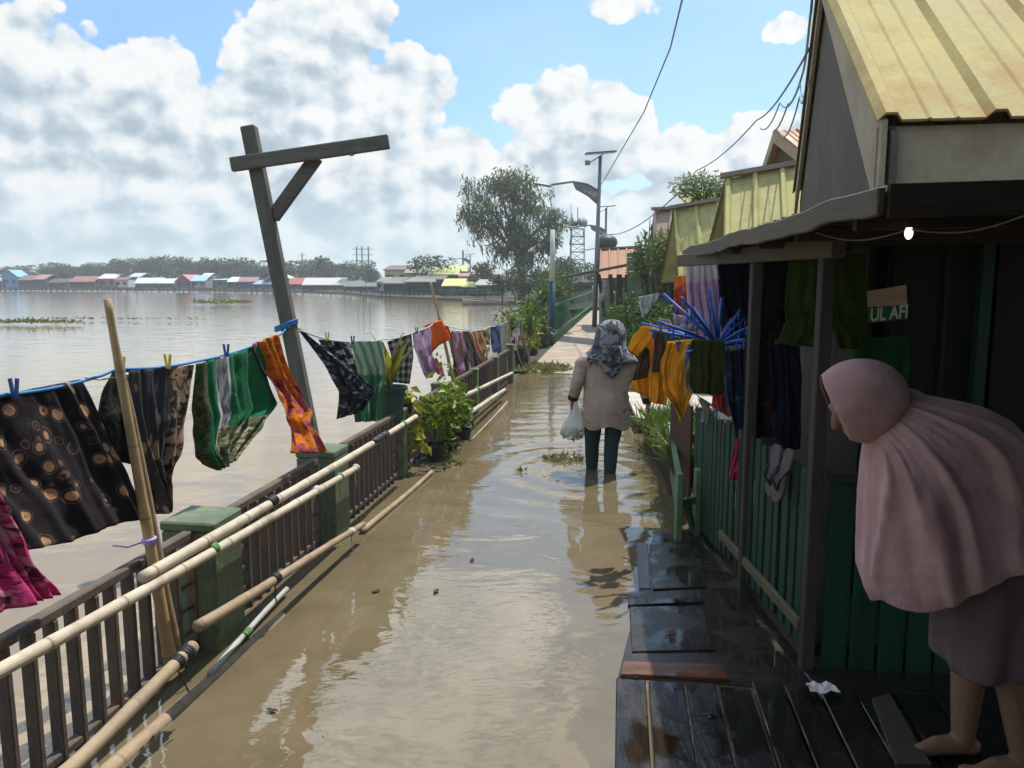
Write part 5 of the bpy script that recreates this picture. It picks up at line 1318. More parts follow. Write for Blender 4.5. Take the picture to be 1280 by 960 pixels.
for y, off, r, h, lm, lab, n in [(27, -.5, .3, 1.5, L_mid, 'leafy shrub over the water outside the green walkway fence', 420)]:
    pot(V((railx(y, off), y, .03)), r, .4, m_pot, lab, leaves=bushy(n, (.5, .5, h * .5), .22, .1, lm, .9, 7))
mb = MB()
for k in range(3):
    y = 14.7 + k * .5; mb = MB(); b = V((railx(y, -.15), y, .0)); 
    mb.bar(b, b + V((0, 0, .75 + .1 * k)), .16, .03, up=PSIDE); tag(mb.build('fence_board', m_gpost), ['dark green board nearest at the planters', 'dark green board in the middle behind the small drying stand', 'dark green board farthest behind the planters'][k], 'board', 'green boards by the planters')
# right side shrubs
pot(V((railx(23.5, 1.95), 23.5, .1)), .35, .45, m_pot, 'flowering shrub in a dark planter on the right edge of the dry walkway', leaves=bushy(420, (.55, .5, .5), .15, .08, L_mid, .9), group='potted plants on the right')
def shrub(base, rad, n, L, w, lm, label, name='shrub', cat='shrub', trunk=True, group=None, h=None):
    t = thing(name, label, cat, base, group); b = V(base); hh = h or rad[2]
    mb = MB()
    for k in range(5):
        e = b + V((random.uniform(-.6, .6) * rad[0], random.uniform(-.6, .6) * rad[1], hh * random.uniform(.9, 1.4))); mb.tube([b, b.lerp(e, .5) + V((random.uniform(-.1, .1), 0, .1)), e], [.03, .02, .008], 6)
    mb.build('stem', m_bark, t)
    mb = MB()
    for k in range(5):
        c = b + V((random.uniform(-.5, .5) * rad[0], random.uniform(-.5, .5) * rad[1], hh + random.uniform(-.45, .45) * rad[2])); leafball(mb, c, (rad[0] * .6, rad[1] * .6, rad[2] * .5), n // 5, L, w)
    mb.build('leaves', lm, t, fixn=False); return t
def bb(px, Y, z=0): p = D(px, 400, Y); return V((p.x, p.y, z))
shrub(bb(800, 14.5), (.55, .5, .9), 1500, .10, .05, L_mid, 'dark leafy shrub under the blue green board screen', h=.9)
shrub(bb(822, 13.6), (.5, .5, .7), 1500, .10, .045, L_mid, 'dark green shrub left of the hanging orange cloth', h=.8)
shrub(bb(812, 15.2), (.40, .4, .8), 1100, .12, .035, L_bamb, 'slender young tree with drooping leaves before the board screen', name='young_tree', cat='tree', h=2.2)
shrub(bb(836, 14.2), (.62, .5, .85), 3000, .12, .02, L_bamb, 'feathery pale bamboo clump against the yellow green roof', name='bamboo_clump', cat='bamboo', h=2.05)
shrub(V((3.1, 12.4, 2.6)), (.75, .4, .34), 1900, .075, .02, L_bamb, 'feathery creeper growing along the top of the third house roof', name='creeper', cat='creeper', h=.55)
shrub(bb(846, 11.2), (.4, .5, .7), 1300, .09, .04, L_mid, 'dark shrub in the shade just left of the orange cloth and lilac sheet', h=.75)
shrub(bb(778, 17.5), (.5, .6, .9), 1200, .12, .05, L_mid, 'dark shrub at the foot of the crooked porch posts', h=.8)
# greenery crowding the walkway farther along
L_lush = leafmat('lush_leaf', [(.03, .06, .015), (.065, .11, .028), (.13, .19, .045)])
for y, off, rad, n, L, lab, hh in ((23.5, -.75, (.5, .6, .6), 900, .13, 'leafy green bush outside the walkway fence, nearest the painted pole', .7), (27.5, -.9, (.6, .8, .9), 1000, .15, 'bigger green bush outside the walkway fence beyond the painted pole', .9), (33, -.9, (.7, 1.0, 1.2), 1000, .18, 'tall green bush outside the far half of the walkway fence', 1.1),
    (27, 2.5, (.6, .7, .7), 900, .14, 'green bush on the right of the walkway behind the dark planter', .8), (33, 2.7, (.8, .9, 1.1), 900, .18, 'bushy shrub on the right of the walkway under the porch roof end', 1.0), (40, 2.8, (.9, 1.0, 1.3), 900, .2, 'tall shrub at the far right of the walkway before the dark house', 1.3)):
    shrub(V((railx(y, off), y, .1)), rad, n, L, L * .45, L_lush, lab, h=hh)
# grass bed
gb_ = [V((1.30, 5.9, 0)), V((1.75, 5.9, 0)), V((1.95, 8.0, 0)), V((1.40, 8.0, 0))]
gbt = thing('grass_bed', 'grassy soil bed behind the low green fence', 'planting bed', V((1.55, 6.9, 0)))
mb = MB(); mb.prism([p + V((0, 0, .22)) for p in gb_], V((0, 0, -.5))); mb.build('soil', m_soil, gbt)
mb = MB()
for _ in range(2600):
    a = random.random(); b = random.random(); p = gb_[0].lerp(gb_[1], a).lerp(gb_[3].lerp(gb_[2], a), b) + V((random.gauss(0, .05), 0, .22)); mb.leaf(p, V((random.gauss(0, .5), random.gauss(0, .5), 1)), random.uniform(.12, .34), .016, bend=.4)
go = mb.build('grass', L_grass, gbt, fixn=False); go['kind'] = 'stuff'
# stranded water plants and floating debris
def raft(poly_c, rx, ry, n, L, lm, label, z=.01, kind=None, name='water_plants', rot=0.0):
    mb = MB()
    for _ in range(n):
        a = random.uniform(0, 6.28); q = math.sqrt(random.random()); x, y = rx * q * math.cos(a), ry * q * math.sin(a)
        p = V(poly_c) + PSIDE * x + PDIR * y + V((0, 0, z)); mb.leaf(p, V((random.gauss(0, 1), random.gauss(0, 1), .25 + random.random() * .4)), L * random.uniform(.5, 1.3), L * .35)
    o = mb.build(name, lm, fixn=False); return tag(o, label, 'water plants', None, kind)
L_weed = leafmat('weed_leaf', [(.10, .13, .03), (.20, .21, .06), (.16, .11, .05), (.28, .27, .10)])
raft(G(672, 461, .01), .65, .8, 700, .12, L_weed, 'mat of stranded yellow green weed at the water edge of the walkway', kind='stuff')
raft(G(705, 574), .2, .14, 120, .07, L_weed, 'small raft of floating weed left of the walking woman')
raft(G(650, 590), .05, .05, 14, .06, L_weed, 'tiny clump of floating leaves mid lane')
raft(G(563, 581), .10, .05, 26, .06, L_bush, 'bright green scrap of weed by the bushy pots')
raft(G(820, 560), .25, .4, 120, .08, L_weed, 'floating weed beside the grass bed')
raft(G(36, 406), 2.4, .6, 300, .26, L_weed, 'drift of floating water hyacinth at the far left of the river', z=.1)
raft(G(150, 401), 4.0, .3, 80, .2, L_weed, 'thin trailing strip of water hyacinth out on the river', z=.08)
raft(G(276, 382), 2.2, 1.6, 200, .45, L_weed, 'round clump of water hyacinth beyond the tilted post', z=.2)
m_deb = mat('debris', (.05, .035, .02), .8)
for i, (px, py, lab) in enumerate([(646, 566, 'brown leaf scrap floating left of the woman'), (628, 549, 'yellowish dead leaf floating near the far bamboo rails'), (470, 739, 'small dark twig floating by the grey pipe'), (340, 888, 'dark leaf floating in the near lane'), (697, 601, 'small dark clod in the water before the woman'), (545, 739, 'pale flake floating in the near lane'), (700, 500, 'dark scrap floating near the walkway end'), (590, 700, 'dark leaf floating mid lane in the brown water')]):
    mb = MB(); c = G(px, py, .006)
    an = random.uniform(0, 6.28); ln = random.uniform(.016, .032); dx = V((math.cos(an), math.sin(an), 0)); dyv = V((-math.sin(an), math.cos(an), 0))
    rws = [[c + dx * (ln * (i - 5) / 5) + dyv * (ln * .45 * sgn * math.sin(math.pi * (i + .3) / 10.6) * (1 + .25 * math.sin(i * 2.1 + sgn))) + V((0, 0, .003 * abs(sgn) + .002 * math.sin(i * .9))) for i in range(11)] for sgn in (-1, 0, 1)]
    mb.quadgrid(rws); tag(mb.build('floating_leaf', m_deb, fixn=False, solid=.002), lab, 'leaf', 'floating scraps')
# ------------------------------------------------------------------ the big airy tree
random.seed(5)
TY = 60
tb = D(652, 372, TY); tb.z = .3
tree = thing('tree', 'large airy tree with drooping grey green foliage at the bend of the river', 'tree', tb)
lobes = [(597, 245, 30, 9), (640, 226, 30, 14), (664, 255, 32, 14), (603, 283, 26, 9), (640, 272, 32, 14), (668, 300, 28, 10), (694, 272, 16, 8), (622, 312, 20, 5), (586, 268, 18, 5), (650, 322, 22, 9), (690, 300, 14, 5), (620, 222, 18, 6)]
wood_mb = MB(); leaf_mb = MB()
fork = D(648, 318, TY)
wood_mb.tube([tb, tb.lerp(fork, .5) + V((.1, 0, 0)), fork], [.34, .28, .24], 10)
for (px, py, rp, n) in lobes:
    c = D(px, py, TY); r = rp / FPX * TY; c.y += random.uniform(-1.2, 1.2)
    mid = fork.lerp(c, .5) + V((random.uniform(-.3, .3), random.uniform(-.5, .5), .25)); wood_mb.tube([fork, mid, c], [.17, .10, .05], 7)
    for _ in range(int(n * 2.7)):
        while True:
            q = V((random.uniform(-1, 1), random.uniform(-1, 1), random.uniform(-1, 1)))
            if q.length < 1: break
        e = c + V((q.x * r, q.y * r * 1.2, q.z * r)); s = mid.lerp(c, random.uniform(.3, 1)); m2 = s.lerp(e, .55) + V((0, 0, .2)); wood_mb.tube([s, m2, e], [.035, .022, .01], 4, cap=False)
        for k in range(random.randint(8, 14)):
            p = m2.lerp(e, random.uniform(.1, 1.15)) + V((random.gauss(0, .28), random.gauss(0, .28), random.gauss(0, .2)))
            dn = V((random.gauss(0, .35), random.gauss(0, .35), -1))
            for j in range(random.randint(2, 4)):
                leaf_mb.leaf(p, dn + V((random.gauss(0, .4), random.gauss(0, .4), random.gauss(0, .3))), random.uniform(.25, .5), random.uniform(.07, .13)); p = p + V((random.gauss(0, .08), random.gauss(0, .08), -.17))
wood_mb.build('trunk', m_bark, tree, smooth=True); leaf_mb.build('crown', L_dark, tree, fixn=False)
# ------------------------------------------------------------------ far bank: treeline
def broad_mesh(seed, h, w, n, lm, leafL):
    random.seed(seed); t = MB(); l = MB(); t.tube([V((0, 0, -.3)), V((.1, 0, h * .3)), V((0, 0, h * .6))], [.03 * h, .025 * h, .015 * h], 6)
    for k in range(9):
        a = random.uniform(0, 6.28); q = random.uniform(.1, .75); c = V((math.cos(a) * w * .5 * q, math.sin(a) * w * .5 * q, h * random.uniform(.42, .9))); t.tube([V((0, 0, h * .35)), c], [.012 * h, .005 * h], 4, cap=False)
        leafball(l, c, (w * .24, w * .24, h * .15), n // 9, leafL, leafL * .55, .3)
    return t, l
def palm_mesh(seed, h, n=13):
    random.seed(seed); t = MB(); l = MB(); lean = random.uniform(-.06, .06) * h
    t.tube([V((0, 0, -.3)), V((lean * .4, 0, h * .5)), V((lean, 0, h))], [.15, .12, .10], 6); top = V((lean, 0, h))
    for k in range(n):
        a = 2 * math.pi * k / n + random.uniform(-.2, .2); d = V((math.cos(a), math.sin(a), random.uniform(.1, .9))).normalized(); p = top; rows = []
        s = V((-math.sin(a), math.cos(a), 0)); L = random.uniform(1.7, 2.4)
        for j in range(6):
            ww = [.12, .42, .5, .45, .3, .06][j]; rows.append([p - s * ww + V((0, 0, -ww * .5)), p, p + s * ww + V((0, 0, -ww * .5))]); p = p + d * L / 5; d = (d + V((0, 0, -.28))).normalized()
        l.quadgrid(rows)
    return t, l
protos = {}
def tree_proto(key, builder, lm):
    t, l = builder; protos[key] = (t, l, lm)
def far_tree(key, loc, s, label, group='hazy trees along the far bank', name='tree'):
    if key not in protos_obj:
        t, l, lm = protos[key]; root = thing(name, '', 'tree', (0, 0, 0), group); t.build('trunk', m_bark, root); l.build('crown', lm, root, fixn=False); protos_obj[key] = root; o = root
    else: o = copy_tree(protos_obj[key])
    o.location = V(loc); o.scale = (s, s, s * random.uniform(.9, 1.12)); o.rotation_euler = (0, 0, random.uniform(0, 6.28)); o['label'] = label; o['group'] = group
    return o
protos_obj = {}
for i in range(4): tree_proto('b%d' % i, broad_mesh(20 + i, 6 + i * .4, 6 + i, 900, L_far, .55), L_far)
for i in range(3): tree_proto('p%d' % i, palm_mesh(40 + i, 7 + i * .5), L_far)
random.seed(3)
def bankY(px):
    pts_ = [(-60, 205), (0, 185), (150, 172), (300, 160), (430, 128), (480, 96), (560, 84), (640, 74)]
    for (a, ya), (b, yb) in zip(pts_, pts_[1:]):
        if px <= b: return lerp(ya, yb, (px - a) / (b - a))
    return 70
def tree_at(px, pytop, dY, key, label, **k):
    Y = bankY(px) + dY; p = D(px, 355, Y); h = D(px, pytop, Y).z - .3; base = {'b0': 5.6, 'b1': 6.0, 'b2': 6.3, 'b3': 6.7, 'p0': 7.6, 'p1': 8.1, 'p2': 8.6}[key]
    return far_tree(key, (p.x, Y, .3), h / base, label, **k)
BL = 'hazy green round crowned tree in the treeline behind the far bank houses'; PL = 'hazy coconut palm standing in the treeline behind the far bank houses'
prof_t = [(0, 338), (30, 337), (60, 336), (100, 335), (140, 333), (160, 330), (185, 324), (200, 327), (230, 328), (255, 327), (290, 330), (320, 333), (350, 332), (380, 333), (410, 330), (440, 333), (470, 335), (510, 338), (560, 340), (600, 340)]
def ttop(px):
    for (a, ya), (b, yb) in zip(prof_t, prof_t[1:]):
        if px <= b: return lerp(ya, yb, (px - a) / (b - a))
    return 338
px = -20
while px < 480:
    tree_at(px, ttop(max(px, 0)) + random.uniform(-4, 7), random.uniform(14, 45), 'b%d' % random.randint(0, 3), BL); px += random.uniform(5, 11)
for q in (6, 14, 42, 70, 76, 96, 108, 150, 162, 275, 281, 292, 296, 314, 331, 345, 362, 370, 381, 388, 398, 404, 412, 420, 436, 443, 462):
    tree_at(q, ttop(q) - random.uniform(2, 8), random.uniform(6, 30), 'p%d' % random.randint(0, 2), PL, name='palm_tree', group='coconut palms along the far bank')
random.seed(9)
for q, top, key, lab in ((628, 345, 'b1', 'low green tree at the water edge left of the big airy tree'), (644, 344, 'b3', 'leafy green tree hugging the foot of the big airy tree'), (662, 341, 'b2', 'green tree just right of the big airy tree trunk'), (680, 338, 'b3', 'rounded green tree between the big airy tree and the painted pole'), (706, 335, 'b2', 'small green tree at the foot of the lattice tower')):
    Y = 54; p = D(q, 355, Y); h = D(q, top, Y).z - .3; far_tree(key, (p.x, Y, .25), h / {'b1': 6.0, 'b2': 6.3, 'b3': 6.7}[key], lab, group='trees near the bend of the river')
for (q, top, dY, key, lab) in [(536, 318, 10, 'b3', 'spreading grey green tree rising behind the long yellow green roof'), (604, 333, 6, 'b1', 'small dark tree behind the white roofed house by the big tree'), (640, 340, 14, 'b2', 'dark tree behind the foot of the big airy tree'), (672, 340, 6, 'b0', 'dense dark tree right of the big airy tree trunk'), (702, 325, 12, 'b1', 'green tree left of the lattice tower'), (735, 332, 10, 'b2', 'green tree right of the lattice tower'), (770, 330, 20, 'b0', 'green tree behind the orange brown roof'), (690, 338, 0, 'b3', 'low green tree over the dark roofed house')]:
    tree_at(q, top, dY, key, lab, group=None, name='tree') if False else None
    Y = (bankY(q) if q < 645 else 66) + dY; p = D(q, 355, Y); h = D(q, top, Y).z - .3
    far_tree(key, (p.x, Y, .3), h / {'b0': 5.6, 'b1': 6.0, 'b2': 6.3, 'b3': 6.7}[key], lab, group='trees near the bend of the river')
# ------------------------------------------------------------------ far bank: houses on stilts
def fhouse(px0, px1, ytop, yeave, rc, wc, label, dY=2, ybase=None, gable='side', win=2, depth=5, name='stilt_house', posts=4, Y=None):
    pc = (px0 + px1) / 2; Y = Y or bankY(pc) + dY
    A = D(px0, yeave, Y); B = D(px1, yeave, Y); zt = D(pc, ytop, Y).z; ze = A.z; B.z = ze; w = B.x - A.x
    t = thing(name, label, 'house', V(((A.x + B.x) / 2, Y, .0)), 'houses along the far bank')
    wm = mat('wall_%d_%d_%d' % tuple(int(99 * c) for c in wc), wc, .85, .2, 1.5, bscale=8); rm = mat('roof_%d_%d_%d' % tuple(int(99 * c) for c in rc), rc, .6, .15, 1.0, bscale=6, bump=.03)
    zb = .55 if ybase is None else D(pc, ybase, Y).z
    x0, x1 = A.x + w * .03, B.x - w * .03
    mb = MB(); mb.prism([V((x0, Y, zb)), V((x1, Y, zb)), V((x1, Y + depth, zb)), V((x0, Y + depth, zb))], V((0, 0, ze - zb + .05))); mb.build('wall', wm, t)
    ov = .45; mb = MB()
    if gable == 'side':      # ridge along x
        yr = Y + depth / 2
        mb.prism([V((A.x, Y - ov, ze)), V((A.x, yr, zt)), V((A.x, Y + depth + ov, ze)), V((A.x, Y + depth + ov, ze - .12)), V((A.x, yr, zt - .14)), V((A.x, Y - ov, ze - .12))], V((w, 0, 0)))
    elif gable == 'front':
        xm = (A.x + B.x) / 2
        mb.prism([V((A.x - .2, Y - ov, ze)), V((xm, Y - ov, zt)), V((B.x + .2, Y - ov, ze)), V((B.x + .2, Y - ov, ze - .12)), V((xm, Y - ov, zt - .14)), V((A.x - .2, Y - ov, ze - .12))], V((0, depth + ov * 2, 0)))
    elif gable == 'shed':
        mb.prism([V((A.x, Y - ov - .6, ze)), V((A.x, Y + depth, zt)), V((A.x, Y + depth, zt - .12)), V((A.x, Y - ov - .6, ze - .12))], V((w, 0, 0)))
    mb.build('roof', rm, t)
    if gable == 'front':
        xm = (A.x + B.x) / 2; mb = MB(); mb.prism([V((x0, Y + .05, ze)), V((x1, Y + .05, ze)), V((xm, Y + .05, zt - .15))], V((0, .1, 0))); mb.build('gable', wm, t)
    dk = mat('dark_opening', (.02, .022, .025), .5)
    for k in range(win):
        xx = lerp(x0, x1, (k + .6) / (win + .2)); mb = MB(); hz = (ze - zb)
        mb.box(V((xx, Y - .02, zb + hz * .55)), (min(.9, w / win * .4), .06, hz * .4)); mb.build('window', dk, t)
    mb = MB(); xx = lerp(x0, x1, .12); mb.box(V((xx, Y - .02, zb + (ze - zb) * .38)), (min(.8, w * .14), .05, (ze - zb) * .76)); mb.build('door', dk, t)
    mb = MB(); mb.box(V(((x0 + x1) / 2, Y - .6, zb - .06)), (w, 1.3, .1)); mb.build('porch_deck', m_dwoodx, t)
    for k in range(posts):
        xx = lerp(x0 + .1, x1 - .1, k / max(1, posts - 1)); mb = MB(); mb.bar(V((xx, Y - 1.1, -.6)), V((xx, Y - 1.1, zb)), .16, .16); mb.build('stilt', m_dwood, t)
    t.rotation_euler = (0, 0, random.uniform(-.2, .2))
    return t
BLU = (.20, .42, .62); RED = (.24, .10, .08); GRY = (.33, .33, .34); WHI = (.50, .51, .50); DK = (.07, .065, .06); BRN = (.17, .10, .08); PNK = (.46, .19, .18); TEAL = (.05, .22, .20)
fhouse(-30, 4, 343, 351, GRY, DK, 'grey roofed far house at the very left end of the bank')
fhouse(2, 22, 337, 346, BLU, (.12, .30, .50), 'far house with light blue roof and blue wall at the left', gable='front')
fhouse(22, 40, 344, 350, BRN, DK, 'dark far house with dull brown roof right of the blue one')
fhouse(40, 58, 343, 349, (.33, .20, .17), DK, 'far house with dusty red roof beside a pale chimney gap')
fhouse(59, 84, 348, 353, DK, (.10, .10, .10), 'nearly black low far house')
fhouse(85, 120, 345, 352, (.28, .12, .10), DK, 'wide far house with dark red roof', win=3)
fhouse(122, 146, 342, 348, (.62, .50, .50), (.30, .13, .12), 'far house with pinkish white roof and red wall')
fhouse(143, 160, 346, 350, BRN, (.58, .56, .54), 'far house with brown roof and white wall')
fhouse(160, 177, 341, 346, (.45, .50, .56), DK, 'far house with pale blue grey roof set back behind the white wall', dY=9)
fhouse(169, 202, 347, 354, WHI, DK, 'far house with broad bright white roof', win=3)
fhouse(199, 218, 348, 354, (.50, .50, .50), (.09, .09, .09), 'far house with light grey roof right of the white one')
fhouse(219, 241, 343, 352, PNK, (.16, .07, .07), 'far house with pink red gable roof', gable='front')
fhouse(238, 258, 344, 351, (.30, .47, .68), (.30, .30, .29), 'far house with sky blue roof and grey wall')
fhouse(251, 263, 341, 345, WHI, (.4, .4, .4), 'small far house with white roof behind the blue roof', dY=9, win=1)
fhouse(264, 285, 348, 349.5, WHI, (.05, .20, .08), 'far house with bright green wall and thin white roof', win=1, gable='shed')
fhouse(284, 302, 346, 352, (.62, .63, .60), DK, 'far house with off white roof right of the green walled one')
fhouse(298, 322, 346, 352, (.25, .13, .14), (.03, .07, .20), 'far house with maroon roof and blue tarpaulin front')
fhouse(316, 340, 350, 355, (.28, .32, .42), (.03, .09, .28), 'low far house with blue wall just left of the tilted post')
fhouse(330, 366, 341, 350, WHI, (.10, .12, .2), 'far hall with big rounded white roof behind the tilted post', dY=8, gable='front')
fhouse(357, 396, 347, 355, (.30, .09, .07), (.05, .14, .16), 'far house with red roof and teal wall right of the tilted post')
fhouse(378, 432, 347, 356, (.46, .45, .43), (.035, .055, .04), 'long far house with light grey roof over a dark green wall', win=4, posts=6)
fhouse(430, 456, 351, 358, (.12, .12, .12), DK, 'dark grey far house at the river bend')
fhouse(452, 476, 353, 358, (.10, .11, .12), (.03, .10, .36), 'far house hung with bright blue tarpaulin', win=1)
fhouse(470, 486, 346, 352, (.20, .16, .14), (.35, .34, .32), 'small far house with brown roof above the blue tarpaulin', dY=8)
cl = dict(depth=6)
fhouse(479, 512, 331, 337, (.14, .09, .08), (.50, .48, .20), 'yellow walled house with dark brown roof behind the river huts', dY=18, **cl)
fhouse(505, 540, 336, 341, (.20, .20, .14), (.42, .42, .20), 'low yellow green house between the brown roof and the long roof', dY=16, **cl)
fhouse(478, 510, 346, 354, (.13, .14, .14), (.06, .06, .055), 'dark slatted river hut with grey lean-to roof, left of the cluster', dY=2, gable='shed', posts=6)
fhouse(506, 548, 344, 352, (.17, .18, .18), (.045, .06, .05), 'dark river hut on stilts with wide grey roof, middle of the cluster', dY=2, gable='shed', posts=7)
fhouse(535, 574, 334, 343, (.38, .42, .16), (.16, .12, .07), 'house with long yellow green metal roof', dY=12, **cl)
fhouse(552, 586, 330, 339, (.42, .44, .16), (.2, .2, .1), 'house with yellow green roof rising behind the long one', dY=19, **cl)
fhouse(545, 556, 345, 349, (.14, .10, .07), (.13, .08, .05), 'narrow dark brown house wall between hut and yellow roof', dY=3, win=1, posts=3)
fhouse(552, 581, 348, 357, (.52, .50, .18), (.045, .16, .12), 'riverside house with bright yellow roof and teal green wall', dY=1.5, posts=6, **cl)
fhouse(573, 598, 341, 345, (.34, .17, .15), (.36, .17, .15), 'pinkish brick house behind the yellow roofed one', dY=9, **cl)
fhouse(577, 600, 352, 358, (.45, .44, .16), (.04, .13, .11), 'low riverside house with pale yellow roof and dark teal wall', dY=2.5, posts=5)
fhouse(595, 626, 338, 343, (.30, .22, .20), (.60, .58, .55), 'white walled house with greyish pink roof near the big tree', dY=12, **cl)
fhouse(594, 632, 349, 356, (.30, .32, .30), (.05, .20, .16), 'riverside house with grey roof and green wall beside the big tree', dY=2, posts=6)
# boats, far poles
bt = thing('boat', 'slim pale wooden boat moored below the green riverside houses', 'boat', G(608, 380))
mb = MB(); c = G(608, 380.5); rows = []
for k in range(9):
    s = (k - 4) / 4; w = .38 * (1 - s * s * .95); zz = .28 + .18 * s * s; rows.append([c + V((s * 1.9, -w, zz)), c + V((s * 1.85, -w * .6, .0)), c + V((s * 1.8, 0, -.08)), c + V((s * 1.85, w * .6, .0)), c + V((s * 1.9, w, zz))])
mb.quadgrid(rows); mb.build('hull', mat('pale_boat', (.36, .29, .25), .7), bt, smooth=True, solid=.03)
for s in (-.8, .6):
    mb = MB(); mb.box(c + V((s, 0, .2)), (.22, .6, .03)); mb.build('thwart', m_dwoodx, bt)
def pole(px, ptop, Y, label, arms=3):
    b = D(px, 360, Y); b.z = .3; T = D(px, ptop, Y); t = thing('utility_pole', label, 'utility pole', b, 'power poles beyond the river')
    mb = MB(); mb.tube([b, V((b.x, b.y, T.z))], .13, 6); mb.build('shaft', m_steel, t)
    for k in range(arms):
        mb = MB(); z = T.z - .5 - k * 1.1; mb.bar(V((b.x - .9, b.y, z)), V((b.x + .9, b.y, z)), .1, .1); mb.build('crossarm', m_steel, t)
pole(447, 308, 150, 'leftmost of the three power poles above the treeline'); pole(453.5, 308, 150, 'middle one of the three power poles above the treeline'); pole(461.5, 308, 150, 'rightmost of the three power poles above the treeline')
pole(379, 316, 175, 'lone thin power pole in the treeline right of the tilted post', 1); pole(579, 313, 105, 'bare thin pole over the yellow green roofs', 0)
lp_ = D(588, 356, 95); lp_.z = .3; lamp(lp_, D(588, 319, 95).z - .3, 1.2, .75, 'solar street lamp over the yellow green roofs across the water', s=1.1)
# slatted jetty fence in front of the green riverside houses
jf = thing('river_fence', 'green slatted walkway fence in front of the riverside houses near the big tree', 'fence', G(600, 376))
for k in range(34):
    a = V((lerp(-6.6, .4, s), lerp(74, 67, s) - .8, .1)); mb = MB(); mb.bar(a, a + V((0, 0, 1.1)), .09, .04, up=(0, 1, 0)); mb.build('slat', m_gf, jf)
for zz in (.35, 1.05):
    mb = MB(); mb.bar(V((-6.6, 73.2, zz)), V((.4, 66.2, zz)), .06, .08); mb.build('rail', m_gf, jf)
# parked motorbike at the head of the walkway
mk = V((railx(44, .8), 44, wz(44))); bike = thing('motorbike', 'dark parked motorbike at the far end of the walkway', 'motorbike', mk)
m_blk = mat('black_rubber', (.02, .02, .02), .6); m_bred = mat('red_fairing', (.25, .03, .04), .4)
for dy in (-.6, .6):
    mb = MB(); c = mk + V((0, dy, .3)); n = 16
    mb.loft([[c + V((q, (r_) * math.cos(2 * math.pi * k / n), (r_) * math.sin(2 * math.pi * k / n))) for k in range(n)] for q, r_ in ((-.05, .22), (-.05, .3), (.05, .3), (.05, .22))], cap=True); mb.build('wheel', m_blk, bike)
mb = MB(); mb.prism([mk + V((-.12, y, z)) for y, z in ((-.35, .4), (.25, .35), (.5, .75), (.45, .95), (.2, .6), (-.2, .62), (-.7, .72), (-.75, .6))], V((.24, 0, 0))); mb.build('body', m_bred, bike)
mb = MB(); mb.box(mk + V((0, -.3, .76)), (.26, .75, .1)); mb.build('seat', m_blk, bike, bevel=.03)
mb = MB(); mb.tube([mk + V((-.35, .4, 1.02)), mk + V((0, .5, .98)), mk + V((.35, .4, 1.02))], .02, 6); mb.tube([mk + V((0, .5, .98)), mk + V((0, .62, .4))], .04, 6); mb.build('handlebar', m_steel, bike)
mb = MB(); mb.ball(mk + V((0, -.78, .72)), (.08, .05, .05)); mb.build('tail_light', m_bred, bike)
cloth('pink_sheet', 'pinkish cloth hung on the green fence far along the walkway', 'cloth', [(714, 366), (715, 380)], [(733, 364), (734, 377)], lambda x, y: D(x, y, 36), clothmat('pink_far', flat((.48, .22, .26))), amp=.05, freq=4, nu=20, nv=8, seed=70)
cloth('white_sheet', 'crumpled white plastic sheet hung over a rack right of the walkway', 'sheet', [(798, 371), (800, 385), (804, 398)], [(826, 366), (822, 376), (816, 382)], lambda x, y: D(x, y, 12), clothmat('plastic_white', flat((.55, .57, .56))), amp=.05, freq=3, nu=20, nv=14, seed=71)
cloth('white_sheet', 'twisted white cloth hanging from the crooked porch post', 'cloth', [(754, 350), (753, 362), (748, 376)], [(758, 350), (757, 364), (753, 377)], lambda x, y: D(x, y, 20.5), clothmat('white_twist', flat((.6, .6, .58))), amp=.04, freq=1.5, nu=10, nv=16, seed=72)
# ------------------------------------------------------------------ people
m_skin = mat('skin', (.24, .13, .08), .55, .12, 8, bump=.05, spec=.35)
def ell(c, ax, ay, az_, n=28, ph=0.0):
    """closed ring: c + ax cos + ay sin"""
    return [V(c) + V(ax) * math.cos(2 * math.pi * k / n + ph) + V(ay) * math.sin(2 * math.pi * k / n + ph) for k in range(n)]
def hand(mb, wrist, d, palm_n, side, s=1.0, curl=.5):
    """relaxed hand: d along the fingers, palm_n out of the palm, side towards the thumb"""
    d, pn, sd = V(d).normalized(), V(palm_n).normalized(), V(side).normalized()
    pc = wrist + d * .045 * s
    Mx = Matrix((sd, d, pn)).transposed()
    mb.ball(pc, (.036 * s, .05 * s, .016 * s), 12, 8, Mx)
    for k, (o, L) in enumerate(((.027, .062), (.009, .072), (-.009, .067), (-.026, .052))):
        b = wrist + d * .082 * s + sd * o * s; dd = d; pts = [wrist + d * .05 * s + sd * o * .8 * s, b]
        for j in range(3):
            dd = (dd + pn * curl * .62).normalized(); pts.append(pts[-1] + dd * L * s * (.42, .33, .25)[j])
        chain(mb, pts, [.0095 * s, .0095 * s, .0085 * s, .0078 * s, .0065 * s], 8)
    t0 = wrist + d * .02 * s + sd * .026 * s; t1 = t0 + (sd * .8 + d * .8 + pn * .3) .normalized() * .04 * s; t2 = t1 + (d + pn * .5).normalized() * .03 * s
    chain(mb, [t0, t1, t2], [.012 * s, .0105 * s, .008 * s], 8)
# ---- woman walking away through the flood
wp = V((WOMAN.x, 6.85, 0))
wk = thing('person', 'woman wading away in beige tunic, dark leggings and grey flowered headscarf, carrying a plastic bag', 'person', V((wp.x, wp.y, -.12)))
S = 1.0
def wpt(px, py, dy=0.0): return D(px, py, wp.y + dy)
fw_ = PDIR
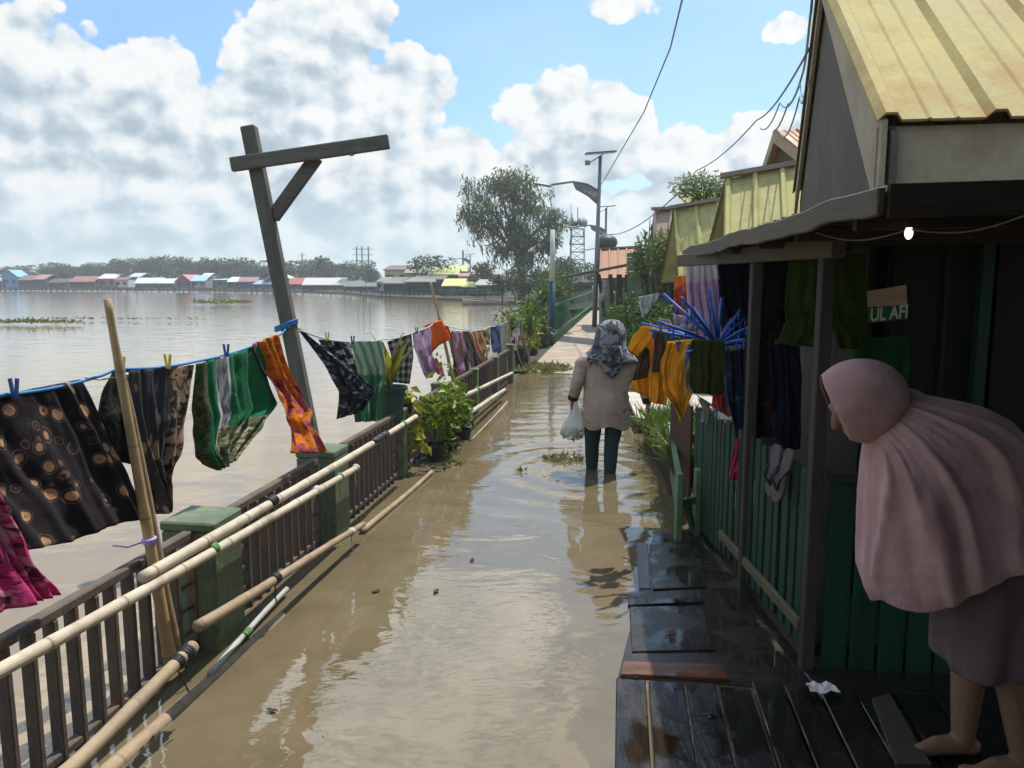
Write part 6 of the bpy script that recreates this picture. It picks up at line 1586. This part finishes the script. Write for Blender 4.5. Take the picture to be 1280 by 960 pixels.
# body volumes
mb = MB()
hipL, hipR = wpt(743, 522), wpt(768, 522)
for hip, knee, ank, toe in ((wpt(742, 520), wpt(740, 556, .04), wpt(740, 585, .06), 0), (wpt(769, 520), wpt(764, 558, -.05), wpt(762, 592, -.10), 0)):
    an = V((ank.x, ank.y, -.05)); chain(mb, [hip, knee, an], [.088, .060, .042]); chain(mb, [an, an + fw_ * .12 + V((0, 0, -.05))], [.042, .034])
chain(mb, [wpt(757, 506), wpt(757, 490), wpt(759, 462)], [.11, .10, .075]); 
mb.ball(wpt(757, 508), (.16, .11, .10)); mb.ball(wpt(759, 459), (.16, .06, .06))
nk = wpt(762, 440); hd = wpt(764, 418, .03); chain(mb, [wpt(760, 455), nk, hd], [.06, .052, .05]); mb.ball(hd, (.078, .095, .105))
mb.ball(hd + fw_ * .095 + V((0, 0, -.01)), (.013, .018, .02))     # nose
shL = wpt(729, 453); elL = wpt(722, 478, -.02); wrL = wpt(716, 499, .04)
shR = wpt(787, 453); elR = wpt(803, 478, .05); wrR = wpt(810, 503, .05)
chain(mb, [shL, elL, wrL], [.055, .042, .028]); chain(mb, [shR, elR, wrR], [.055, .042, .028])
hand(mb, wrL, V((-.15, 0, -1)), V((1, 0, -.1)), fw_, 1.0, .75)
hand(mb, wrR, V((.05, 0, -1)), V((-1, .1, 0)), fw_, 1.05, .35)
body = link_mesh('body', fuse(mb, .0075, 4), m_skin, wk)
for s in (-1, 1):
    mb = MB(); mb.ball(hd + fw_ * .083 + PSIDE * (.032 * s) + V((0, 0, .012)), (.012, .010, .008)); mb.build('eye', mat('eye', (.05, .04, .04), .2), wk)
# leggings
mb = MB()
for hip, knee, ank in ((wpt(742, 520), wpt(740, 556, .04), wpt(740, 585, .06)), (wpt(769, 520), wpt(764, 558, -.05), wpt(762, 592, -.10))):
    an = V((ank.x, ank.y, -.06)); chain(mb, [hip, hip.lerp(knee, .5), knee, knee.lerp(an, .35), an], [.080, .080, .066, .064, .050], 12)
link_mesh('leggings', fuse(mb, .010, 4), clothmat('leggings', flat((.03, .055, .055)), trans=0), wk)
# tunic: lofted body with folds plus sleeves
mb = MB(); rows = []
tun = [(449, 759, 29, .085), (453, 759, 36, .10), (462, 758.5, 34, .115), (475, 758, 30, .125), (488, 757.5, 29, .13), (500, 757, 29.5, .145), (512, 757, 30, .155), (522, 757, 30, .155), (530, 758, 30, .15), (533, 758, 29.5, .147)]
for j, (py, pxc, hw, dp) in enumerate(tun):
    c = wpt(pxc, py); w = hw / FPX * wp.y; n = 40; ring = []
    for k in range(n):
        a = 2 * math.pi * k / n; q = j / 9; f = .97 + .03 * noise.noise(V((math.cos(a) * 2.2, math.sin(a) * 2.2, j * .75))) + .045 * q * math.sin(5 * a + 2.2) + .03 * q * math.sin(9 * a + j * .3) + .015 * math.sin(3 * a + j)
        f += .028 * math.sin(j * 1.9 + 2.2 * math.cos(a) + .8) * noise.noise(V((math.cos(a) * 1.6, math.sin(a) * 1.6 + 4, j * .35))) * 2
        ring.append(c + PSIDE * (w * math.cos(a) * f) + PDIR * (dp * math.sin(a) * f) + V((0, 0, .022 * q * q * math.sin(4 * a + 1))))
    rows.append(ring)
fine = []
for j in range(len(rows) - 1):
    for s in range(4): fine.append([a.lerp(b, s / 4) + (PSIDE * .006 * math.sin(j * 7 + s * 1.6) * math.cos(i * .5)) for i, (a, b) in enumerate(zip(rows[j], rows[j + 1]))])
fine.append(rows[-1]); bs_ = mb.quadgrid(fine, closed=True); mb.f.append(tuple(bs_ + k for k in range(40)))
m_tun = clothmat('beige_tunic', lambda g, uv: g.mix(g.mr(g.noise(g.add('ShaderNodeTexCoord').outputs['Object'], 6, 5), .35, .65), (.38, .285, .23), (.49, .385, .32)), trans=.03, bump=.8, coord='Object', wscale=7)
tu = mb.build('tunic', m_tun, wk, smooth=True, solid=.004)
m_cuff = clothmat('dark_cuff', flat((.05, .04, .035)))
for sh, el, wr, r in ((shL, elL, wrL, 1), (shR, elR, wrR, 1)):
    mb = MB(); P = [sh + (V((wp.x, wp.y, sh.z)) - sh) * .35, sh, sh.lerp(el, .5), el, el.lerp(wr, .55), wr.lerp(el, .06)]
    PP = [plerp(P, i / 22) for i in range(23)]; RR = [lerp(.076, .045, i / 22) * (1 + .05 * math.sin(i * 1.7) + .03 * math.sin(i * 3.1 + 1)) for i in range(23)]
    mb.tube(PP, RR, 16); mb.build('sleeve', m_tun, wk, smooth=True, solid=.003)
    mb = MB(); mb.tube([PP[20], PP[22] + (PP[22] - PP[20]) * .25], [.049, .047], 14); mb.build('cuff', m_cuff, wk, smooth=True, solid=.003)
# headscarf: cap, shoulder fall and pointed tail
m_hij = clothmat('flower_scarf', patches((.10, .105, .115), [(.30, .31, .33), (.04, .042, .05)], 13, .5), trans=.08)
mb = MB(); rows = []
hj = [(399.5, 765, 3, .02, 0), (401, 765, 9, .06, 0), (406, 764, 15, .105, 0), (413, 763.5, 18, .125, 0), (421, 763, 19.5, .13, -.01), (430, 762, 20, .125, -.01), (437, 761, 24, .12, -.02), (442, 760.5, 30, .125, -.02), (447, 760, 35.5, .13, -.02), (451, 760, 37.5, .14, -.02)]
for j, (py, pxc, hw, dp, dy) in enumerate(hj):
    c = wpt(pxc, py, .02 + dy); w = hw / FPX * wp.y; n = 40; q = max(0, (j - 4) / 5)
    rows.append([c + PSIDE * (w * math.cos(a) * (1 + .04 * q * math.sin(7 * a))) + PDIR * (dp * math.sin(a) * (1 + .05 * q * math.sin(6 * a + 1))) + V((0, 0, -.03 * q * (.5 + .5 * math.sin(4 * a + .8)))) for a in [2 * math.pi * k / n for k in range(n)]])
uvs = [[(k / 40 * .7, j * .05) for k in range(41)] for j in range(len(rows))]
bs_ = mb.quadgrid(rows, uvs, closed=True); mb.f.append(tuple(bs_ + k for k in range(40)))
# tail down the back
L_ = [(750, 432), (748, 446), (750, 458), (758, 468), (764, 473)]; R_ = [(776, 432), (779, 446), (778, 456), (771, 468), (766, 473)]
rows = []; uvs = []
for j in range(13):
    v = j / 12; a = plerp([wpt(x, y, -.155) for x, y in L_], v); b = plerp([wpt(x, y, -.155) for x, y in R_], v)
    rows.append([a.lerp(b, i / 10) + PDIR * (-.03 * math.sin(math.pi * i / 10) + .008 * math.sin(i * 1.9 + j * .3)) for i in range(11)]); uvs.append([(i * .02, .4 + j * .03) for i in range(11)])
mb.quadgrid(rows, uvs)
mb.build('headscarf', m_hij, wk, smooth=True, solid=.004)
# plastic bag held in the left hand
m_pl, gp, bp_ = newmat('thin_plastic')
ob = gp.add('ShaderNodeTexCoord').outputs['Object']; bp_.inputs['Base Color'].default_value = (.62, .64, .64, 1); bp_.inputs['Roughness'].default_value = .3
tr = gp.add('ShaderNodeBsdfTransparent'); mx = gp.add('ShaderNodeMixShader'); gp.l.new(gp.mr(gp.noise(ob, 18, 4, .6), .35, .65, .40, .85), mx.inputs[0]); gp.l.new(tr.outputs[0], mx.inputs[1]); gp.l.new(bp_.outputs[0], mx.inputs[2]); gp.l.new(mx.outputs[0], gp.n['Material Output'].inputs[0])
bag = thing('plastic_bag', 'translucent white plastic bag of greens hanging from the walking woman left hand', 'bag', wpt(716, 549))
mb = MB(); rows = []
for j, (py, pxc, hw) in enumerate([(503, 719, 3.5), (510, 720, 6), (520, 719, 9), (530, 717, 13), (540, 716, 15), (546, 716, 13), (549, 717, 7)]):
    c = wpt(pxc, py, .03); w = hw / FPX * wp.y
    rows.append([c + V((w * math.cos(a) * (1 + .12 * math.sin(5 * a + j)), w * .7 * math.sin(a) * (1 + .12 * math.sin(4 * a + j * 2)), .008 * math.sin(3 * a + j))) for a in [2 * math.pi * k / 20 for k in range(20)]])
bs_ = mb.quadgrid(rows, closed=True); mb.f.append(tuple(bs_ + 6 * 20 + k for k in range(20))); mb.build('bag', m_pl, bag, smooth=True)
mb = MB(); leafball(mb, wpt(716, 541, .03), (.075, .05, .035), 60, .05, .03); mb.build('greens', L_mid, bag, fixn=False)

# ---- woman in pink leaning over the landing
PY = 2.52
pk = thing('person', 'barefoot woman in long pink headscarf and grey purple skirt stooping on the dark landing', 'person', V((1.63, 2.47, .03)))
def pp(px, py, dy=0.0): return D(px, py, PY + dy)
m_pink = clothmat('pink_jersey', lambda g, uv: g.mix(g.mr(g.noise(g.add('ShaderNodeTexCoord').outputs['Object'], 7, 5), .3, .7), (.53, .315, .305), (.62, .39, .375)), trans=.04, bump=.5, coord='Object', wscale=5)
m_skirt = clothmat('grey_purple_skirt', lambda g, uv: g.mix(g.mr(g.noise(g.add('ShaderNodeTexCoord').outputs['Object'], 8, 5), .3, .7), (.13, .088, .092), (.19, .135, .14)), trans=.03, bump=.7, coord='Object', wscale=6)
mb = MB()
FT = .045
legs = []
for fx, fy, hipx, dy in ((1.565, 2.53, 1243, .05), (1.70, 2.41, 1262, -.07)):
    hip = pp(hipx, 668, dy); heel = V((fx + .03, fy, FT + .055)); knee = hip.lerp(heel, .5) + V((-.05, 0, 0))
    legs.append((hip, knee, heel))
    chain(mb, [hip, knee, knee.lerp(heel, .35) + V((.018, 0, 0)), heel], [.095, .062, .058, .038], 12)
    hl = V((fx + .055, fy, FT + .03)); ball_ = V((fx - .13, fy - .01, FT + .012)); 
    mb.ball(hl, (.04, .035, .032)); chain(mb, [heel + V((-.01, 0, -.02)), V((fx - .06, fy, FT + .028)), ball_], [.036, .033, .024], 10)
    for k in range(5):
        o = (k - 2) * .017; L = (.055, .052, .047, .04, .034)[k if fy > 2.5 else k]
        chain(mb, [ball_ + V((0, o * .8, -.002)), ball_ + V((-L * .6, o * 1.15, -.004)), ball_ + V((-L, o * 1.2, -.008))], [.013, .0105, .009] if k else [.015, .014, .012], 8)
pel = pp(1255, 655); sh = pp(1165, 545); nkb = pp(1128, 528); hdc = pp(1078, 503)
mb.ball(pel, (.16, .18, .15)); chain(mb, [pel, pp(1212, 590), sh], [.14, .12, .11], 14); mb.ball(sh + V((.02, 0, -.02)), (.09, .12, .09))
chain(mb, [sh, nkb, hdc], [.07, .056, .055])
fd = V((-.80, .08, -.58)).normalized()      # face direction
upv = V((-.58, .0, .80)).normalized(); sd_ = fd.cross(upv).normalized()
Mh = Matrix((sd_, fd, upv)).transposed()
mb.ball(hdc, (.076, .098, .112), 18, 14, Mh)
mb.ball(hdc + fd * .05 - upv * .055, (.055, .055, .05), 14, 10, Mh)         # jaw
chain(mb, [hdc + fd * .093 + upv * .02, hdc + fd * .112 - upv * .016], [.011, .017], 8)     # nose
mb.ball(hdc + fd * .092 - upv * .052, (.022, .012, .007), 10, 6, Mh); mb.ball(hdc + fd * .09 - upv * .064, (.020, .012, .008), 10, 6, Mh)
for s in (-1, 1):
    mb.ball(hdc + fd * .084 + sd_ * .035 * s + upv * .034, (.022, .012, .008), 10, 6, Mh); mb.ball(hdc + sd_ * .077 * s, (.012, .02, .03), 8, 6, Mh)
    mb.ball(hdc + fd * .066 + sd_ * .04 * s - upv * .022, (.028, .028, .026), 10, 8, Mh)
# near arm: forearm resting across to the knee, far arm forward under the scarf
shn = sh + V((.04, -.09, -.06)); eln = pp(1258, 632, -.06); wrn = pp(1226, 684, -.11)
chain(mb, [shn, eln, wrn], [.06, .045, .03], 10); hand(mb, wrn, V((-1, .05, -.35)), V((.1, .5, -.9)), V((-.2, -1, 0)), 1.0, .5)
shf = sh + V((.0, .17, -.02)); elf = pp(1180, 660, .17); wrf = pp(1150, 690, .12)
chain(mb, [shf, elf, wrf], [.06, .045, .03], 10); hand(mb, wrf, V((-.8, 0, -.6)), V((0, .6, -.8)), V((-.2, 1, 0)), 1.0, .4)
link_mesh('body', fuse(mb, .0065, 4), m_skin, pk)
for s in (-1, 1):
    mb = MB(); mb.ball(hdc + fd * .088 + sd_ * .033 * s + upv * .018, (.014, .010, .008), 10, 8, Mh); mb.build('eye', mat('eye', (.05, .04, .04), .2), pk)
# skirt: two-legged wide culotte shape with folds
mb = MB(); rows = []
sk = [(655, 1238, 60, .19, 0), (690, 1240, 66, .185, 0), (730, 1238, 64, .19, 0), (770, 1235, 60, .19, 0), (800, 1232, 58, .19, 0), (818, 1231, 57, .185, 0), (826, 1231, 56, .18, 0)]
for j, (py, pxc, hw, dp, _) in enumerate(sk):
    q = j / 6; c = pp(pxc + 2, py); w = hw / FPX * (PY + .1); ring = []
    for k in range(64):
        a = 2 * math.pi * k / 64; f = 1 + q * (.07 * math.sin(5 * a + .6) + .045 * math.sin(9 * a + 1.3 + j * .15) + .02 * math.sin(15 * a + j * .2))
        ring.append(c + V((w * math.cos(a) * f, dp * math.sin(a) * f, .012 * q * math.sin(3 * a))))
    rows.append(ring)
rows2 = []
for j in range(len(rows) - 1):
    for s in range(4): rows2.append([a.lerp(b, s / 4) for a, b in zip(rows[j], rows[j + 1])])
rows2.append(rows[-1]); mb.quadgrid(rows2, closed=True); mb.build('skirt', m_skirt, pk, smooth=True, solid=.005)
# long headscarf: cape
def ring_lr(Lp, Rp, b, n=72, dyc=0.0, squash=0.0):
    A = pp(*Lp, dyc); B = pp(*Rp, dyc); c = (A + B) / 2; ax = (B - A) / 2
    return c, ax, V((0, -b, 0))
cape = [((1078, 546), (1131, 489), .085), ((1083, 556), (1144, 492), .12), ((1085, 570), (1164, 496), .165), ((1084, 592), (1192, 501), .205), ((1081, 622), (1224, 508), .235), ((1079, 655), (1252, 524), .25),
        ((1077, 686), (1280, 556), .258), ((1077, 712), (1302, 604), .262), ((1083, 732), (1313, 640), .262), ((1090, 742), (1316, 662), .258)]
rows = []
for j, (Lp, Rp, b) in enumerate(cape):
    c, ax, ay = ring_lr(Lp, Rp, b * .82); q = j / (len(cape) - 1); ring = []
    for k in range(168):
        a = 2 * math.pi * k / 168
        out_ = (ax * math.cos(a) + ay * math.sin(a)); out_.z *= .3; out_ = out_.normalized()
        p = c + ax * math.cos(a) + ay * math.sin(a)
        qq = min(1, q * 1.5)
        fr = math.sin(7 * a + 1.2 - 1.3 * q) + .55 * math.sin(12 * a + 2.0 + q) + .35 * math.sin(19 * a - 2 * q)
        fr *= .35 + 1.5 * abs(noise.noise(V((math.cos(a) * 1.7 + 3, math.sin(a) * 1.7, q * 1.2))))
        p += out_ * (.006 * qq * fr)
        da = a - 1.5 + .35 * noise.noise(V((a * 2, q * 2, 0)))
        rid = sum(math.exp(-((da - d0 - dr * q) / (.055 + .05 * q)) ** 2) * h_ for d0, dr, h_ in ((-1.05, .35, .8), (-.45, .25, 1.1), (.15, .05, .9), (.62, -.12, 1.2), (1.15, -.1, .8)))
        p += out_ * (.011 * qq * noise.noise(V((a * 4.5, q * 2.2, 3.1))) + .005 * noise.noise(V((a * 11, q * 6, 1.1))))
        p += out_ * (.031 * min(1, q * 2.2) * rid)
        # soft collar creases round the throat
        p += out_ * (.007 * math.sin(q * 55 + 2.5 * math.sin(a)) * max(0, 1 - q * 2.6) * (.3 + .7 * abs(math.sin(a))))
        # hem hangs over the chest side and is hitched up by the near arm
        near = max(0, math.sin(a)); right = max(0, math.cos(a)); left = max(0, -math.cos(a))
        p += V((0, 0, q ** 3 * (-.022 * near * left - .012 * left + .20 * near ** .7 * right - .018 * math.sin(6 * a + .7))))
        ring.append(p)
    rows.append(ring)
mb = MB(); fine = []
for j in range(len(rows) - 1):
    for s in range(4): fine.append([a.lerp(b, s / 4) for a, b in zip(rows[j], rows[j + 1])])
fine.append(rows[-1]); mb.quadgrid(fine, closed=True)
# hood: rings perpendicular to the face direction
hood = [((1028, 470), (1064, 546), .074), ((1031, 468), (1068, 549), .088), ((1042, 458), (1078, 552), .098), ((1058, 451), (1088, 552), .106), ((1076, 448), (1098, 549), .110), ((1096, 450), (1108, 542), .106), ((1112, 457), (1117, 532), .093), ((1123, 467), (1124, 520), .07), ((1130, 478), (1130, 508), .042), ((1134, 488), (1133, 498), .014)]
rows = []
for j, (Tp, Bp, b) in enumerate(hood):
    A = pp(*Tp); B = pp(*Bp); c = (A + B) / 2; ax = (A - B) / 2
    rows.append([c + ax * math.cos(a) + (fd * .034 - upv * .006) * (max(0, math.sin(a)) ** .7 * max(0, 1 - j / 3.5)) + V((0, -b * math.sin(a) * (1 + .03 * math.sin(5 * a + j * .9) * min(1, j / 3) + .018 * math.sin(11 * a - j * .8)), 0)) for a in [2 * math.pi * k / 48 for k in range(48)]])
bs_ = mb.quadgrid(rows, closed=True); mb.f.append(tuple(bs_ + (len(hood) - 1) * 48 + k for k in range(48)))
# knot of cloth behind the head
mb.ball(pp(1140, 492), (.045, .035, .014), 12, 8, Matrix.Rotation(.25, 3, 'Y'))
hs = mb.build('headscarf', m_pink, pk, smooth=True, solid=.004)
sb = hs.modifiers.new('sub', 'SUBSURF'); sb.levels = 1; sb.render_levels = 1
# ------------------------------------------------------------------ air
m_hz = bpy.data.materials.new('haze_air'); m_hz.use_nodes = True
g = NG(m_hz.node_tree)
for n in list(g.n): g.n.remove(n)
o_ = g.add('ShaderNodeOutputMaterial'); pv = g.add('ShaderNodeVolumePrincipled'); pv.inputs['Color'].default_value = (.90, .95, 1, 1); pv.inputs['Density'].default_value = .0013; pv.inputs['Anisotropy'].default_value = .45
g.l.new(pv.outputs[0], o_.inputs['Volume'])
mb = MB(); mb.box((-5, 100, 10), (700, 480, 26)); o = mb.build('haze', m_hz); o['kind'] = 'stuff'
